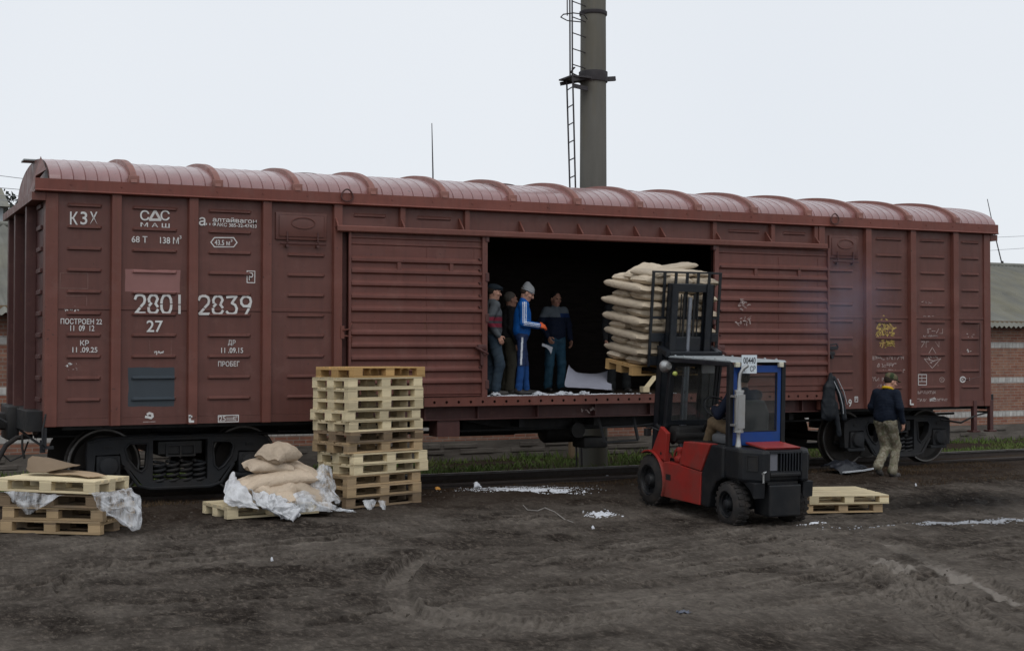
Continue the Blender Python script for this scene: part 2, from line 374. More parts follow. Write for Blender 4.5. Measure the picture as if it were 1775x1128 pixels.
def build_ground():
    xs = np.array([-600, -250, -100, -50, -30, -20, -13, -9, -6.5, -5.2] + list(np.arange(-4.5, 12.5, 0.036)) + list(np.arange(12.5, 16.5, 0.06)) + [17, 18, 19, 20, 22, 24, 27, 30, 35, 42, 60, 100, 200, 400, 900])
    ys = np.array([-300, -100, -50, -30, -20, -15, -12.5] + list(np.arange(-10.6, 0.3, 0.031)) + list(np.arange(0.3, 9, 0.12)) + [9.5, 11, 14, 18, 25, 40, 80, 200, 500, 1000])
    X, Y = np.meshgrid(xs, ys, indexing='ij')
    Z = np.interp(Y, BASE_Y, BASE_Z)
    yard = np.clip((-Y + 0.3) / 1.2, 0, 1)
    Z = Z + yard * (0.05 * fbm(X * 0.35, Y * 0.5, 3, 3) + 0.028 * fbm(X * 1.1, Y * 2.2, 11, 3) + 0.030 * fbm(X * 4.0, Y * 5, 21, 3) + 0.016 * fbm(X * 9, Y * 10, 25, 2))
    Z = Z + (1 - yard) * 0.03 * fbm(X * 1.5, Y * 1.5, 31, 3)
    dry_and_shade = np.clip(0.36 + 0.75 * fbm(X * 0.5, Y * 0.9, 41, 3) + 0.75 * fbm(X * 2.4, Y * 2.4, 45, 3) + 0.18 * np.clip((-Y - 6.5) / 2.5, 0, 1), 0, 1) * 0.75
    wet = np.zeros_like(X); strip = np.zeros_like(X)
    tracks = []
    def tr(pts, w=0.26, depth=0.022, tread=0.009, dryness=0.35): tracks.append(([Vector((p[0], p[1])) for p in pts], w, depth, tread, dryness))
    P = lambda *ps: [at(px, py, Z=-0.05).to_2d() for px, py in ps]
    tr(P((1385, 922), (1480, 950), (1600, 1000), (1775, 1108), (1900, 1200)), 0.32, 0.025, 0.016, 0.9)
    tr(P((1330, 925), (1420, 962), (1530, 1010), (1680, 1100), (1800, 1200)), 0.26, 0.014, 0.008, 0.3)
    tr(P((1500, 915), (1560, 940), (1680, 985), (1850, 1050)), 0.2, 0.02, 0.004, 0.8)
    tr(P((775, 938), (722, 966), (692, 995), (690, 1020), (720, 1045), (800, 1075)), 0.24, 0.035, 0.006, 0.9)
    tr(P((700, 1030), (900, 1060), (1050, 1085), (1260, 1140)), 0.28, 0.025, 0.008, 0.9)
    tr(P((690, 1085), (900, 1068), (1120, 1050), (1400, 1030), (1700, 1010)), 0.3, 0.02, 0.014, 0.6)
    tr(P((760, 1120), (1000, 1098), (1300, 1075), (1600, 1060)), 0.26, 0.02, 0.01, 0.25)
    tr(P((250, 935), (180, 965), (120, 1000), (150, 1050)), 0.24, 0.02, 0.008, 0.3)
    tr(P((-60, 1030), (150, 985), (350, 962), (560, 950)), 0.25, 0.02, 0.008, 0.3)
    tr(P((880, 930), (1000, 925), (1120, 915), (1260, 905)), 0.24, 0.014, 0.006, 0.15)
    for q in (((1538, 932), (1600, 955), (1684, 987)), ((1523, 957), (1545, 962), (1572, 973)), ((1703, 998), (1730, 1012), (1768, 1026)), ((1600, 965), (1640, 975), (1665, 990))): tr(P(*q), 0.17, 0.004, 0.0, 4.0)  # pale strips: sheen of smooth wet mud put into the soil colour
    r2 = random.Random(5)
    for k in range(22):
        y0 = r2.uniform(-10.2, -3.0); x0 = r2.uniform(-4, 6); ln = r2.uniform(3, 8); cv = r2.uniform(-0.03, 0.03); sl = r2.uniform(-0.3, 0.3)
        tr([(x0 + ln * s, y0 + sl * ln * s + cv * ln * s * s * 3) for s in np.linspace(0, 1, 7)], r2.uniform(0.16, 0.3), r2.uniform(0.006, 0.02), r2.uniform(0.002, 0.009), r2.uniform(-0.25, 0.35))
    for pts, w, depth, tread, dryness in tracks:
        s_acc = 0.0
        # resample smooth
        sm = []
        for i in range(len(pts) - 1):
            p0 = pts[max(0, i - 1)]; p1 = pts[i]; p2 = pts[i + 1]; p3 = pts[min(len(pts) - 1, i + 2)]
            for t_ in np.linspace(0, 1, 9)[:-1]:
                sm.append(0.5 * ((2 * p1) + (p2 - p0) * t_ + (2 * p0 - 5 * p1 + 4 * p2 - p3) * t_**2 + (3 * p1 - p0 - 3 * p2 + p3) * t_**3))
        sm.append(pts[-1])
        best = np.full(X.shape, 9.0); al = np.zeros_like(X); side = np.zeros_like(X)
        for a, b_ in zip(sm[:-1], sm[1:]):
            d = b_ - a; ln = d.length
            if ln < 1e-6: continue
            ix = np.where((xs > min(a.x, b_.x) - 0.7) & (xs < max(a.x, b_.x) + 0.7))[0]; iy = np.where((ys > min(a.y, b_.y) - 0.7) & (ys < max(a.y, b_.y) + 0.7))[0]
            if len(ix) and len(iy):
                sl = np.s_[ix[0]:ix[-1] + 1, iy[0]:iy[-1] + 1]
                u = ((X[sl] - a.x) * d.x + (Y[sl] - a.y) * d.y) / ln**2; uc = np.clip(u, 0, 1)
                ds = np.hypot(X[sl] - a.x - uc * d.x, Y[sl] - a.y - uc * d.y)
                up = ds < best[sl]
                cr = ((X[sl] - a.x) * d.y - (Y[sl] - a.y) * d.x) / ln
                best[sl] = np.where(up, ds, best[sl]); al[sl] = np.where(up, s_acc + uc * ln, al[sl]); side[sl] = np.where(up, cr, side[sl])
            s_acc += ln
        q = best / (w / 2)
        inn = np.clip((1.08 - q) / 0.16, 0, 1); rim = np.exp(-((q - 1.25) / 0.22)**2)
        fl_ = min(0.8, 0.25 * s_acc); fade = np.clip(al / fl_, 0, 1) * np.clip((s_acc - al) / fl_, 0, 1) * yard
        brk = np.clip(0.75 + 1.6 * vnoise(X * 1.3, Y * 1.3, 77), 0.15, 1)
        Z = Z + fade * brk * (-1.6 * depth * inn + 1.0 * depth * rim + 1.4 * tread * inn * np.sign(np.sin((al + np.abs(side) * 0.7) * 2 * math.pi / 0.13)))
        trd = np.sign(np.sin((al + np.abs(side) * 0.7) * 2 * math.pi / 0.13))
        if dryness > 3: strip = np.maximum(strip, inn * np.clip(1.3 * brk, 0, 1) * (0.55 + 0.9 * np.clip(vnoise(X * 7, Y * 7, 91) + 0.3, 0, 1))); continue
        dry_and_shade = dry_and_shade + 0.85 * fade * brk * (dryness * inn * (1.0 + 22 * tread * trd) + 0.4 * rim - 0.6 * np.exp(-((q - 1.0) / 0.10)**2))  # rut walls darkened, rims and tread bars lightened: relief shading put into colour
    # black wet churned mud right of the loose pallets
    mc = at(1650, 866, Z=-0.06); mud = np.clip(1.35 - np.hypot((X - mc.x) / 1.9, (Y - mc.y) / 0.75), 0, 1); wet = np.maximum(wet, mud)
    Z = Z + mud * (0.07 * fbm(X * 3.2, Y * 4, 51, 4) + 0.03 * fbm(X * 9, Y * 9, 57, 2))
    nx, ny = X.shape
    idx = np.arange(nx * ny).reshape(nx, ny)
    F = np.stack([idx[:-1, :-1], idx[1:, :-1], idx[1:, 1:], idx[:-1, 1:]], -1).reshape(-1, 4)
    me = bpy.data.meshes.new('ground')
    me.from_pydata(np.stack([X, Y, Z], -1).reshape(-1, 3).tolist(), [], F.tolist())
    for nm, arr in (('dry_and_shade', dry_and_shade), ('wet', wet), ('strip', strip)):
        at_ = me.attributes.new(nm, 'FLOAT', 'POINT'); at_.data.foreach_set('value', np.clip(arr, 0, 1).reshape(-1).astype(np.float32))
    m, t, b = new_mat('muddy_yard_soil')
    v = coords(t); vs2 = coords(t, (0.55, 1.7, 1))
    a_d = N(t, 'Attribute', attribute_name='dry_and_shade'); a_w = N(t, 'Attribute', attribute_name='wet')
    n1 = noise_tex(t, vs2, 1.6, 8, 0.65); n2 = noise_tex(t, v, 14, 6, 0.65); n3 = noise_tex(t, coords(t, (1, 0.6, 1)), 2.6, 8, 0.7)
    c = mixc(t, ramp(t, n1, (0.32, 0.0), (0.68, 1.0)), (0.044, 0.0365, 0.0305), (0.095, 0.080, 0.068))
    c = mixc(t, ramp(t, n3, (0.44, 0.0), (0.66, 0.6)), c, (0.024, 0.019, 0.016))
    n4 = noise_tex(t, coords(t, (1.0, 0.5, 1)), 8.5, 9, 0.78)
    c = mixc(t, ramp(t, n4, (0.50, 0.0), (0.60, 0.72)), c, (0.017, 0.0135, 0.0115))
    c = mixc(t, ramp(t, n4, (0.36, 0.75), (0.46, 0.0)), c, (0.165, 0.135, 0.110))
    n5 = noise_tex(t, coords(t, (0.9, 0.42, 1)), 24, 6, 0.75)
    c = mixc(t, ramp(t, n5, (0.50, 0.0), (0.60, 0.55)), c, (0.018, 0.0145, 0.012))
    c = mixc(t, ramp(t, n5, (0.37, 0.6), (0.46, 0.0)), c, (0.175, 0.148, 0.124))
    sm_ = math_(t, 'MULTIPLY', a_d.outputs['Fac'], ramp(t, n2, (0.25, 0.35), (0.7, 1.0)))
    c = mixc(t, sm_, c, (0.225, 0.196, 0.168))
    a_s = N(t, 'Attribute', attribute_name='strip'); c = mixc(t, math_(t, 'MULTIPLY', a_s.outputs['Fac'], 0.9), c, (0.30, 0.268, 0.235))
    sep = N(t, 'SeparateXYZ'); L(t, v, sep.inputs[0])
    yb = math_(t, 'ADD', sep.outputs[1], math_(t, 'MULTIPLY', n1, 1.6))
    brown = ramp(t, math_(t, 'MULTIPLY', math_(t, 'ADD', yb, 3.4), 0.25), (0.35, 0.0), (0.75, 0.7))
    c = mixc(t, brown, c, (0.034, 0.022, 0.015))
    c = mixc(t, math_(t, 'MULTIPLY', a_w.outputs['Fac'], 0.9), c, (0.011, 0.0095, 0.0085))
    vo = N(t, 'TexVoronoi', Scale=26.0); L(t, v, vo.inputs['Vector'])
    sp = ramp(t, vo.outputs['Distance'], (0.05, 0.55), (0.09, 0.0))
    sp = math_(t, 'MULTIPLY', sp, ramp(t, noise_tex(t, v, 5.5, 3), (0.6, 0.0), (0.66, 1.0)))
    c = mixc(t, sp, c, (0.16, 0.145, 0.13))
    L(t, c, b.inputs['Base Color'])
    L(t, ramp(t, a_w.outputs['Fac'], (0.0, 0.92), (1.0, 0.5)), b.inputs['Roughness']); b.inputs['Specular IOR Level'].default_value = 0.02
    h = math_(t, 'ADD', math_(t, 'MULTIPLY', n2, 0.7), math_(t, 'MULTIPLY', noise_tex(t, coords(t, (0.6, 1.4, 1)), 45, 5, 0.7), 0.5))
    h = math_(t, 'ADD', h, math_(t, 'MULTIPLY', n3, 0.9))
    bump(t, b, h, 1.0, 0.06)
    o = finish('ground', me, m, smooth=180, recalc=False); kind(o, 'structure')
build_ground()

# ---------------------------------------------------------------- grass (stuff)
def blades(name, n, region, hgt, mat, seed, clump=2.0, wid=0.008, thresh=0.0):
    r_ = np.random.RandomState(seed)
    x = r_.uniform(region[0], region[1], n); y = r_.uniform(region[2], region[3], n)
    den = fbm(x * clump * 0.5, y * clump, seed + 100, 3)
    k = den > thresh; x = x[k]; y = y[k]; den = den[k]; n = len(x)
    z = np.interp(y, BASE_Y, BASE_Z) - 0.015
    h = hgt * (0.45 + r_.rand(n)) * (0.7 + np.clip(den, 0, 1) * 1.2)
    a = r_.rand(n) * 6.283; b_ = r_.rand(n) * 6.283; ln = h * (0.15 + 0.75 * r_.rand(n)); w = wid * (0.6 + r_.rand(n))
    dx = np.cos(a) * w; dy = np.sin(a) * w; lx = np.cos(b_) * ln; ly = np.sin(b_) * ln
    V = np.stack([np.stack([x - dx, y - dy, z], -1), np.stack([x + dx, y + dy, z], -1),
                  np.stack([x + dx * .7 + lx * .4, y + dy * .7 + ly * .4, z + h * .6], -1), np.stack([x - dx * .7 + lx * .4, y - dy * .7 + ly * .4, z + h * .6], -1),
                  np.stack([x + lx, y + ly, z + h], -1)], 1).reshape(-1, 3)
    i = np.arange(n)[:, None] * 5
    F = [tuple(q) for q in (i + np.array([0, 1, 2, 3])).tolist()] + [tuple(q) for q in (i + np.array([3, 2, 4])).tolist()]
    me = bpy.data.meshes.new(name); me.from_pydata(V.tolist(), [], F)
    o = finish(name, me, mat, recalc=False); kind(o, 'stuff'); return o
M_green = simple('grass_green', (0.090, 0.140, 0.034), 0.8, var=0.6, scale=1.5, dirt=(0.10, 0.085, 0.035), dirt_amt=0.7, spec=0.2)
M_deadgrass = simple('dead_grass', (0.062, 0.040, 0.024), 0.9, var=0.5, scale=2.5, dirt=(0.14, 0.10, 0.055), dirt_amt=0.35, spec=0.15)
blades('grass', 26000, (-3, 30, 3.4, 7.9), 0.13, M_green, 1, 1.0, 0.011, -0.25)
blades('dead_grass', 20000, (-2.5, 17, -1.0, 1.0), 0.045, M_deadgrass, 2, 1.4, 0.005, -0.05)
blades('dead_grass', 2600, (12.5, 16.5, -2.4, -0.6), 0.045, M_deadgrass, 4, 1.4, 0.005, 0.0)

# ---------------------------------------------------------------- track
def rail(y, label, bury):
    t = thing('rail', label, 'rail', (0, y, 0), group='rails of the track under the wagon')
    hd = MB().prism([(-0.036, -0.001), (0.036, -0.001), (0.034, -0.035), (-0.034, -0.035)], -40, 75, 'YZ'); hd.build('rail_head', M_tread if y > 1 else M_railside, t)
    wb = MB().prism([(-0.011, -0.036), (0.011, -0.036), (0.013, -0.13), (-0.013, -0.13)], -40, 75, 'YZ')
    wb.prism([(-0.06, -0.155), (0.06, -0.155), (0.055, -0.131), (-0.055, -0.131)], -40, 75, 'YZ'); wb.build('rail_web', M_railside, t)
rail(0.78, 'near rail of the track, half buried in brown dirt under the wagon', 0)
rail(2.37, 'far rail of the track with bright worn top, in front of the grass strip', 0)

# ---------------------------------------------------------------- long brick barn behind the train
def brick_mat(name, c1, c2, mortar, scale=1.0, bw=0.26, bh=0.075, var=0.5):
    m, t, b = new_mat(name)
    tc = N(t, 'TexCoord'); sx = N(t, 'SeparateXYZ'); L(t, tc.outputs['Object'], sx.inputs[0])
    cx = N(t, 'CombineXYZ'); L(t, math_(t, 'ADD', sx.outputs[0], sx.outputs[1]), cx.inputs[0]); L(t, sx.outputs[2], cx.inputs[1])
    br = N(t, 'TexBrick'); br.offset = 0.5
    br.inputs['Color1'].default_value = (*c1, 1); br.inputs['Color2'].default_value = (*c2, 1); br.inputs['Mortar'].default_value = (*mortar, 1)
    br.inputs['Scale'].default_value = 1.0; br.inputs['Brick Width'].default_value = bw; br.inputs['Row Height'].default_value = bh; br.inputs['Mortar Size'].default_value = 0.008
    br.inputs['Bias'].default_value = -0.1
    L(t, cx.outputs[0], br.inputs['Vector'])
    v = tc.outputs['Object']
    c = mixc(t, ramp(t, noise_tex(t, v, 0.9, 6, 0.7), (0.4, 0.0), (0.72, var)), br.outputs['Color'], (0.20, 0.165, 0.14))
    c = mixc(t, ramp(t, noise_tex(t, v, 6, 4, 0.6), (0.35, 0.35), (0.65, 0.0)), c, (0.10, 0.055, 0.045))
    L(t, c, b.inputs['Base Color']); b.inputs['Roughness'].default_value = 0.9; b.inputs['Specular IOR Level'].default_value = 0.2
    bump(t, b, br.outputs['Fac'], -0.4, 0.01)
    return m
M_brick = brick_mat('old_red_brick', (0.26, 0.10, 0.065), (0.34, 0.17, 0.11), (0.30, 0.26, 0.22))
M_whitebrick = brick_mat('white_lime_brick', (0.50, 0.50, 0.48), (0.62, 0.61, 0.58), (0.28, 0.27, 0.25), bw=0.13, var=0.2, bh=0.15)
M_plinth = simple('grey_stone_plinth', (0.135, 0.12, 0.105), 0.9, var=0.5, scale=3, dirt=(0.06, 0.05, 0.045), dirt_amt=0.8, bump_s=0.8, bump_scale=9, spec=0.15, stretch=(0.6, 1, 2.4))
M_asb = simple('weathered_corrugated_roofing', (0.185, 0.185, 0.165), 0.9, var=0.4, scale=2.2, dirt=(0.28, 0.25, 0.14), dirt_amt=0.3, spec=0.2, stretch=(1, 0.3, 1))
WY, WZ = 8.0, -0.29
def build_barn():
    b = thing('brick_barn', 'long low brick barn with white brick bands and corrugated roof behind the train', 'barn', (20, WY, WZ))
    off = Vector((20, WY, WZ)); x0, x1 = -14, 48
    w = MB()
    for a, c_ in ((0.41, 0.615), (0.765, 1.485), (1.635, 2.415), (2.565, 3.05)): w.box((x0, WY, WZ + a - 0.0), (x1, WY + 0.3, WZ + c_))
    w.box((x0, WY + 9.7, WZ), (x1, WY + 10, WZ + 3.0)); w.box((x0, WY + 0.3, WZ), (x0 + 0.3, WY + 9.7, WZ + 3.0)); w.box((x1 - 0.3, WY + 0.3, WZ), (x1, WY + 9.7, WZ + 3.0))
    w.build('brick_wall', M_brick, b, off=off)
    for z0 in (0.615, 1.485, 2.415): MB().box((x0, WY - 0.004, WZ + z0), (x1, WY + 0.3, WZ + z0 + 0.15)).build('brick_band', M_whitebrick, b, off=off)
    pl = MB(); r_ = random.Random(8)
    pl.box((x0, WY - 0.02, WZ - 0.3), (x1, WY + 0.3, WZ + 0.41))
    for k in range(230):     # rough courses of rubble stone along the plinth
        x = r_.uniform(x0, x1 - 1); z = WZ + 0.02 + 0.12 * r_.randrange(3); l_ = r_.uniform(0.25, 0.7)
        pl.box((x, WY - r_.uniform(0.03, 0.06), z), (x + l_, WY, z + r_.uniform(0.08, 0.105)), c=0.012)
    pl.build('stone_plinth', M_plinth, b, off=off)
    # corrugated roof, two slopes
    n = 62 * 8 * 6; ys_ = [(WY - 0.35, 2.62), (WY + 0.9, 3.13), (WY + 2.15, 3.64), (WY + 3.4, 4.14), (WY + 5.0, 4.72)]
    vs_, fs_ = [], []
    xs_ = np.linspace(x0 - 0.3, x1 + 0.3, n)
    for j, (y, z) in enumerate(ys_):
        for lap in (0, 1):
            dz = 0.045 if lap else 0.0
            if j == 0 and lap == 0: continue
            for x in xs_: vs_.append((x, y, z + dz + 0.026 * math.sin(x * 2 * math.pi / 0.17)))
    rows = len(vs_) // n
    for r_i in range(rows - 1):
        for k in range(n - 1): fs_.append((r_i*n + k, r_i*n + k + 1, (r_i+1)*n + k + 1, (r_i+1)*n + k))
    rm = MB().add(vs_, fs_); rm.add([(x0 - .3, WY + 5, 4.72), (x1 + .3, WY + 5, 4.72), (x1 + .3, WY + 10.4, 2.6), (x0 - .3, WY + 10.4, 2.6)], [(0, 1, 2, 3)])
    rm.build('roof', M_asb, b, smooth=180, off=off, recalc=False)
    MB().tube([(x0 - .3, WY + 5, 4.745), (x1 + .3, WY + 5, 4.745)], 0.07, 8).build('ridge_cap', M_asb, b, smooth=60, off=off)
    MB().box((x0, WY - 0.03, WZ + 3.05), (x1, WY + 0.3, WZ + 3.12)).build('wall_plate', M_old, b, off=off)
build_barn()

# ---------------------------------------------------------------- steel chimney with caged ladder
M_chim = simple('streaked_grey_green_stack', (0.125, 0.122, 0.108), 0.8, var=0.45, scale=1.5, dirt=(0.15, 0.125, 0.07), dirt_amt=0.5, stretch=(2, 2, 0.35), spec=0.25)
M_iron = simple('dark_iron', (0.035, 0.031, 0.034), 0.7, var=0.3, scale=5)
def build_chimney():
    cx, cy = 10.95, 4.95; base = -0.3
    c = thing('chimney', 'tall grey-green steel chimney with caged ladder behind the boxcar', 'chimney', (cx, cy, base)); off = Vector((cx, cy, base))
    MB().lathe((cx, cy, base), (cx, cy, 22), [(0, 0.285), (5.3, 0.265), (9, 0.25), (16, 0.24), (22, 0.235)], 40).build('shaft', M_chim, c, smooth=60, off=off)
    for z in (8.62, 13.5): MB().lathe((cx, cy, z), (cx, cy, z + 1), [(0, 0.268), (0.01, 0.275), (0.07, 0.275), (0.08, 0.25)], 40).build('band', M_iron, c, smooth=40, off=off)
    MB().lathe((cx, cy, 7.3), (cx, cy, 8), [(0, 0.28), (0.01, 0.285), (0.2, 0.285), (0.21, 0.25)], 40).build('band', M_iron, c, smooth=40, off=off)
    p = MB(); p.bar((10.30, 4.62, 7.24), (10.78, 4.78, 7.36), 0.05, 0.07); p.bar((10.30, 5.1, 7.24), (10.78, 5.1, 7.36), 0.05, 0.07)
    p.box((10.27, 4.6, 7.30), (10.72, 5.12, 7.33)); p.bar((11.15, 4.9, 7.37), (11.42, 4.9, 7.41), 0.06, 0.09)
    p.bar((10.3, 4.6, 7.12), (10.7, 4.75, 7.12), 0.03, 0.08)
    p.build('platform', M_iron, c, off=off)
    ar = MB(); ar.tube([(10.29, 4.62, 7.3), (10.29, 4.62, 7.46), (10.45, 4.80, 7.52), (10.45, 4.98, 7.46), (10.72, 5.1, 7.42)], 0.014, 6); ar.build('handrail', M_iron, c, smooth=60, off=off)
    lad = MB().tube([(10.29, 4.60, 7.3), (10.42, 4.60, 2.9), (10.5, 4.6, -0.28)], 0.017, 6).tube([(10.37, 4.98, 7.3), (10.52, 4.98, 2.9), (10.6, 4.98, -0.28)], 0.017, 6)
    lo = lad.build('ladder', M_iron, c, smooth=60, off=off)
    for k in range(21):
        t = k / 21; z = 7.1 - 7.2 * t; q = (7.3 - z) / 7.58
        MB().tube([(10.29 + .21 * q, 4.60, z), (10.37 + .23 * q, 4.98, z + 0.0)], 0.012, 6).build('rung', M_iron, lo, smooth=60, off=off)
    up = MB().tube([(10.33, 4.68, 7.3), (10.30, 4.68, 13)], 0.016, 6).tube([(10.43, 4.95, 7.3), (10.40, 4.95, 13)], 0.016, 6)
    uo = up.build('ladder', M_iron, c, smooth=60, off=off)
    for k in range(15):
        z = 7.55 + 0.3 * k * 1.02
        MB().tube([(10.32, 4.68, z), (10.72, 4.86, z - 0.01)], 0.011, 6).build('rung', M_iron, uo, smooth=60, off=off)
    ho = MB()
    for z in (8.48, 9.4, 10.3): ho.tube([(10.70, 4.75, z), (10.45, 4.45, z), (10.22, 4.45, z), (10.14, 4.7, z + .02), (10.22, 4.95, z + .03), (10.45, 5.1, z + .02), (10.72, 5.0, z)], 0.012, 6)
    ho.tube([(10.16, 4.58, 8.45), (10.14, 4.58, 12)], 0.012, 6); ho.build('safety_cage', M_iron, c, smooth=60, off=off)
build_chimney()

# thin aerials and overhead wires
def aerial(label, pts, r, foot):
    t = thing('aerial', label, 'aerial', foot); MB().tube(pts, r, 6).build('mast_rod', M_iron, t, smooth=60, off=Vector(foot)); 
    MB().cyl(Vector(foot) - Vector((0, 0, 0.05)), Vector(foot) + Vector((0, 0, 0.12)), 0.05, 0.04, 8).build('mount', M_iron, t, smooth=40, off=Vector(foot))
a0 = at(751, 330, Y=13.05); aerial('thin upright aerial rod standing on the barn roof ridge behind the boxcar', [(a0.x, 13.05, 4.75), at(750, 300, Y=13.05), at(748, 214, Y=13.05)], [0.02, 0.018, 0.010], (a0.x, 13.05, 4.75))
a1 = at(1737, 459, Y=13.0); aerial('thin leaning aerial rod on the barn roof past the boxcar end', [(a1.x, 13.0, 4.75), at(1724, 405, Y=13.0), at(1711, 344, Y=13.0)], [0.022, 0.018, 0.012], (a1.x, 13.0, 4.75))
M_wire = simple('wire', (0.30, 0.31, 0.33), 0.6)
def wire(label, p, q, ext0, ext1, sag=0.3):
    p = Vector(p); q = Vector(q); d = (q - p); a = p - d * ext0; b = q + d * ext1
    pts = [a.lerp(b, k / 24) + Vector((0, 0, -sag * 4 * (k / 24) * (1 - k / 24))) for k in range(25)]
    o = MB().tube(pts, 0.010, 5).build('power_line', M_wire, smooth=60); tag(o, label, 'wire', 'overhead wires behind the train')
for (y0, y1, s) in ((306, 312, 'topmost of the four wires left of the boxcar roof'), (327, 331, 'second wire from the top left of the boxcar roof'), (340, 342, 'third wire from the top left of the boxcar roof'), (348, 351, 'lowest wire left of the boxcar roof')):
    wire(s, at(0, y0, Y=26), at(48, y1, Y=26), 14, 6, 0.0)
for (y0, y1, s) in ((410, 408, 'upper of two wires beyond the boxcar end'), (432, 429, 'lower of two wires beyond the boxcar end')):
    wire(s, at(1730, y0, Y=30), at(1775, y1, Y=30), 2, 12, 0.0)
# old wooden post by the barn wall, seen under the wagon
p0 = at(923, 783, Z=-0.27)
t = thing('wooden_post', 'grey weathered wooden post standing by the plinth, seen under the wagon', 'post', (p0.x, 7.4, -0.32))
MB().box((-0.055, -0.055, 0), (0.055, 0.055, 1.3), c=0.012).build('shaft', M_old, t)
# far grey shed and dark trees past the left end of the wagon
def far_tree(x, y, h, w, label, seed):
    t = thing('tree', label, 'tree', (x, y, -0.5)); r_ = np.random.RandomState(seed)
    MB().lathe((0, 0, 0), (0, 0, h * .8), [(0, h * .03), (h * .4, h * .02), (h * .8, h * .006)], 8).build('trunk', M_old, t, smooth=60)
    n = 6000; u = r_.normal(size=(n, 3)); u /= np.linalg.norm(u, axis=1)[:, None]; rr = r_.rand(n) ** 0.4
    c = u * rr[:, None] * np.array([w, w, h * .38]) + np.array([0, 0, h * .62]); c += 0.25 * w * np.sin(c[:, [1, 2, 0]] * 3 / w + seed)
    s = 0.026 * w * (0.6 + r_.rand(n)); a = r_.normal(size=(n, 3)); b_ = r_.normal(size=(n, 3))
    V = np.stack([c - a * s[:, None], c + b_ * s[:, None], c + a * s[:, None], c - b_ * s[:, None]], 1).reshape(-1, 3)
    F = (np.arange(n)[:, None] * 4 + np.arange(4)).tolist()
    me = bpy.data.meshes.new('crown'); me.from_pydata(V.tolist(), [], F); finish('crown', me, M_fartree, t, recalc=False)
M_fartree = simple('far_tree_foliage', (0.055, 0.062, 0.055), 0.9, var=0.4, scale=0.6, spec=0.1)
q = at(4, 376, Y=48); far_tree(q.x - 0.6, 48, 10.3, 2.6, 'dark tree rising above the shed left of the boxcar end', 5)
def far_shed():
    q = at(0, 405, Y=34)
    t = thing('grey_shed', 'pale grey shed with a white window, past the left end of the boxcar', 'shed', (q.x - 2.5, 34, -0.4)); g = simple('grey_render', (0.36, 0.39, 0.41), 0.9, var=0.15)
    MB().box((-3.2, 0, 0), (2.6, 5, 7.6)).build('wall', g, t)
    MB().prism([(-0.3, 7.61), (2.5, 8.6), (5.3, 7.61)], -3.4, 2.8, 'YZ').build('roof', M_asb, t)
    wf = MB().box((2.1, -0.05, 6.2), (2.58, 0.0, 6.3)).box((2.1, -0.05, 7.0), (2.58, 0, 7.1)).box((2.1, -0.05, 6.3), (2.16, 0, 7.0)).box((2.52, -0.05, 6.3), (2.58, 0, 7.0)).build('window', simple('white_frame', (0.75, 0.76, 0.78), 0.6), t)
    MB().box((2.16, -0.03, 6.3), (2.52, -0.005, 7.0)).build('pane', simple('window_pane', (0.10, 0.14, 0.18), 0.1), wf)
far_shed()
# ---------------------------------------------------------------- the covered goods wagon
WL, WW = 16.4, 3.15
ZB, ZT = 1.034, 4.06            # lower edge of the side sheet, underside of the eave
ZR0, ZR1 = 1.373, 3.905         # lowest and highest pressed rib
FLOOR, DTOP = 1.33, 3.73
DX0, DX1 = 6.24, 10.27          # the door opening
wagon = thing('boxcar', 'long red-brown covered goods wagon with its middle doors slid open', 'boxcar', (0, 0, 0))
def wpart(name, mb, mat, smooth=None, parent=None, bevel=0.0): return mb.build(name, mat, parent or wagon, smooth=smooth, bevel=bevel)

def rib_prism(mb, x0, x1, z, h=0.042, d=0.028, y=0.0, ends=0.03):
    """pressed horizontal rib with sloping ends, standing proud of the sheet"""
    prof = [(0.0, z - h*0.62), (-d, z - h*0.30), (-d, z + h*0.10), (0.0, z + h*0.62)]
    a = [(x0, y + 0.004, p[1]) for p in prof]; b = [(x0 + ends, y + p[0], p[1]) for p in prof]
    c = [(x1 - ends, y + p[0], p[1]) for p in prof]; e = [(x1, y + 0.004, p[1]) for p in prof]
    vs_ = a + b + c + e; fs_ = []
    for s in range(3):
        for k in range(3): fs_.append((s*4+k, s*4+k+1, s*4+4+k+1, s*4+4+k))
    mb.add(vs_, fs_)
POSTS = [0.808, 1.812, 2.82, 3.84]; PW = 0.145; PD = 0.075
left_edges = POSTS; right_edges = [WL - p - PW for p in POSTS]
bays = [(0.16, POSTS[0]), (POSTS[0]+PW, POSTS[1]), (POSTS[1]+PW, POSTS[2]), (POSTS[2]+PW, POSTS[3])]
bays += [(WL - b, WL - a) for a, b in reversed(bays)]
pitch = (ZR1 - ZR0) / 9
for i, (a, b) in enumerate(bays):
    mb = MB().box((a - 0.02, 0.0, ZB + 0.10), (b + 0.02, 0.045, ZT))
    mb.box((a - 0.012, -0.012, ZB), (b + 0.012, 0.045, ZB + 0.098))          # lower sill strip
    mb.prism([(-0.0, 2.545), (-0.012, 2.553), (-0.012, 2.585), (0.0, 2.592)], a - 0.005, b + 0.005, 'YZ')   # lapped seam half-way up
    w = b - a; hatch = i in (3, 4)
    m0 = 0.13 if i not in (0, 7) else 0.10
    for k in range(10):
        z = ZR0 + pitch * k
        if hatch and k > 7: continue
        if hatch: rib_prism(mb, (a + 0.22 if i == 3 else a + 0.10), (b - 0.10 if i == 3 else b - 0.22), z)
        else: rib_prism(mb, a + m0, b - m0, z)
    wpart('side_panel', mb, M_side)
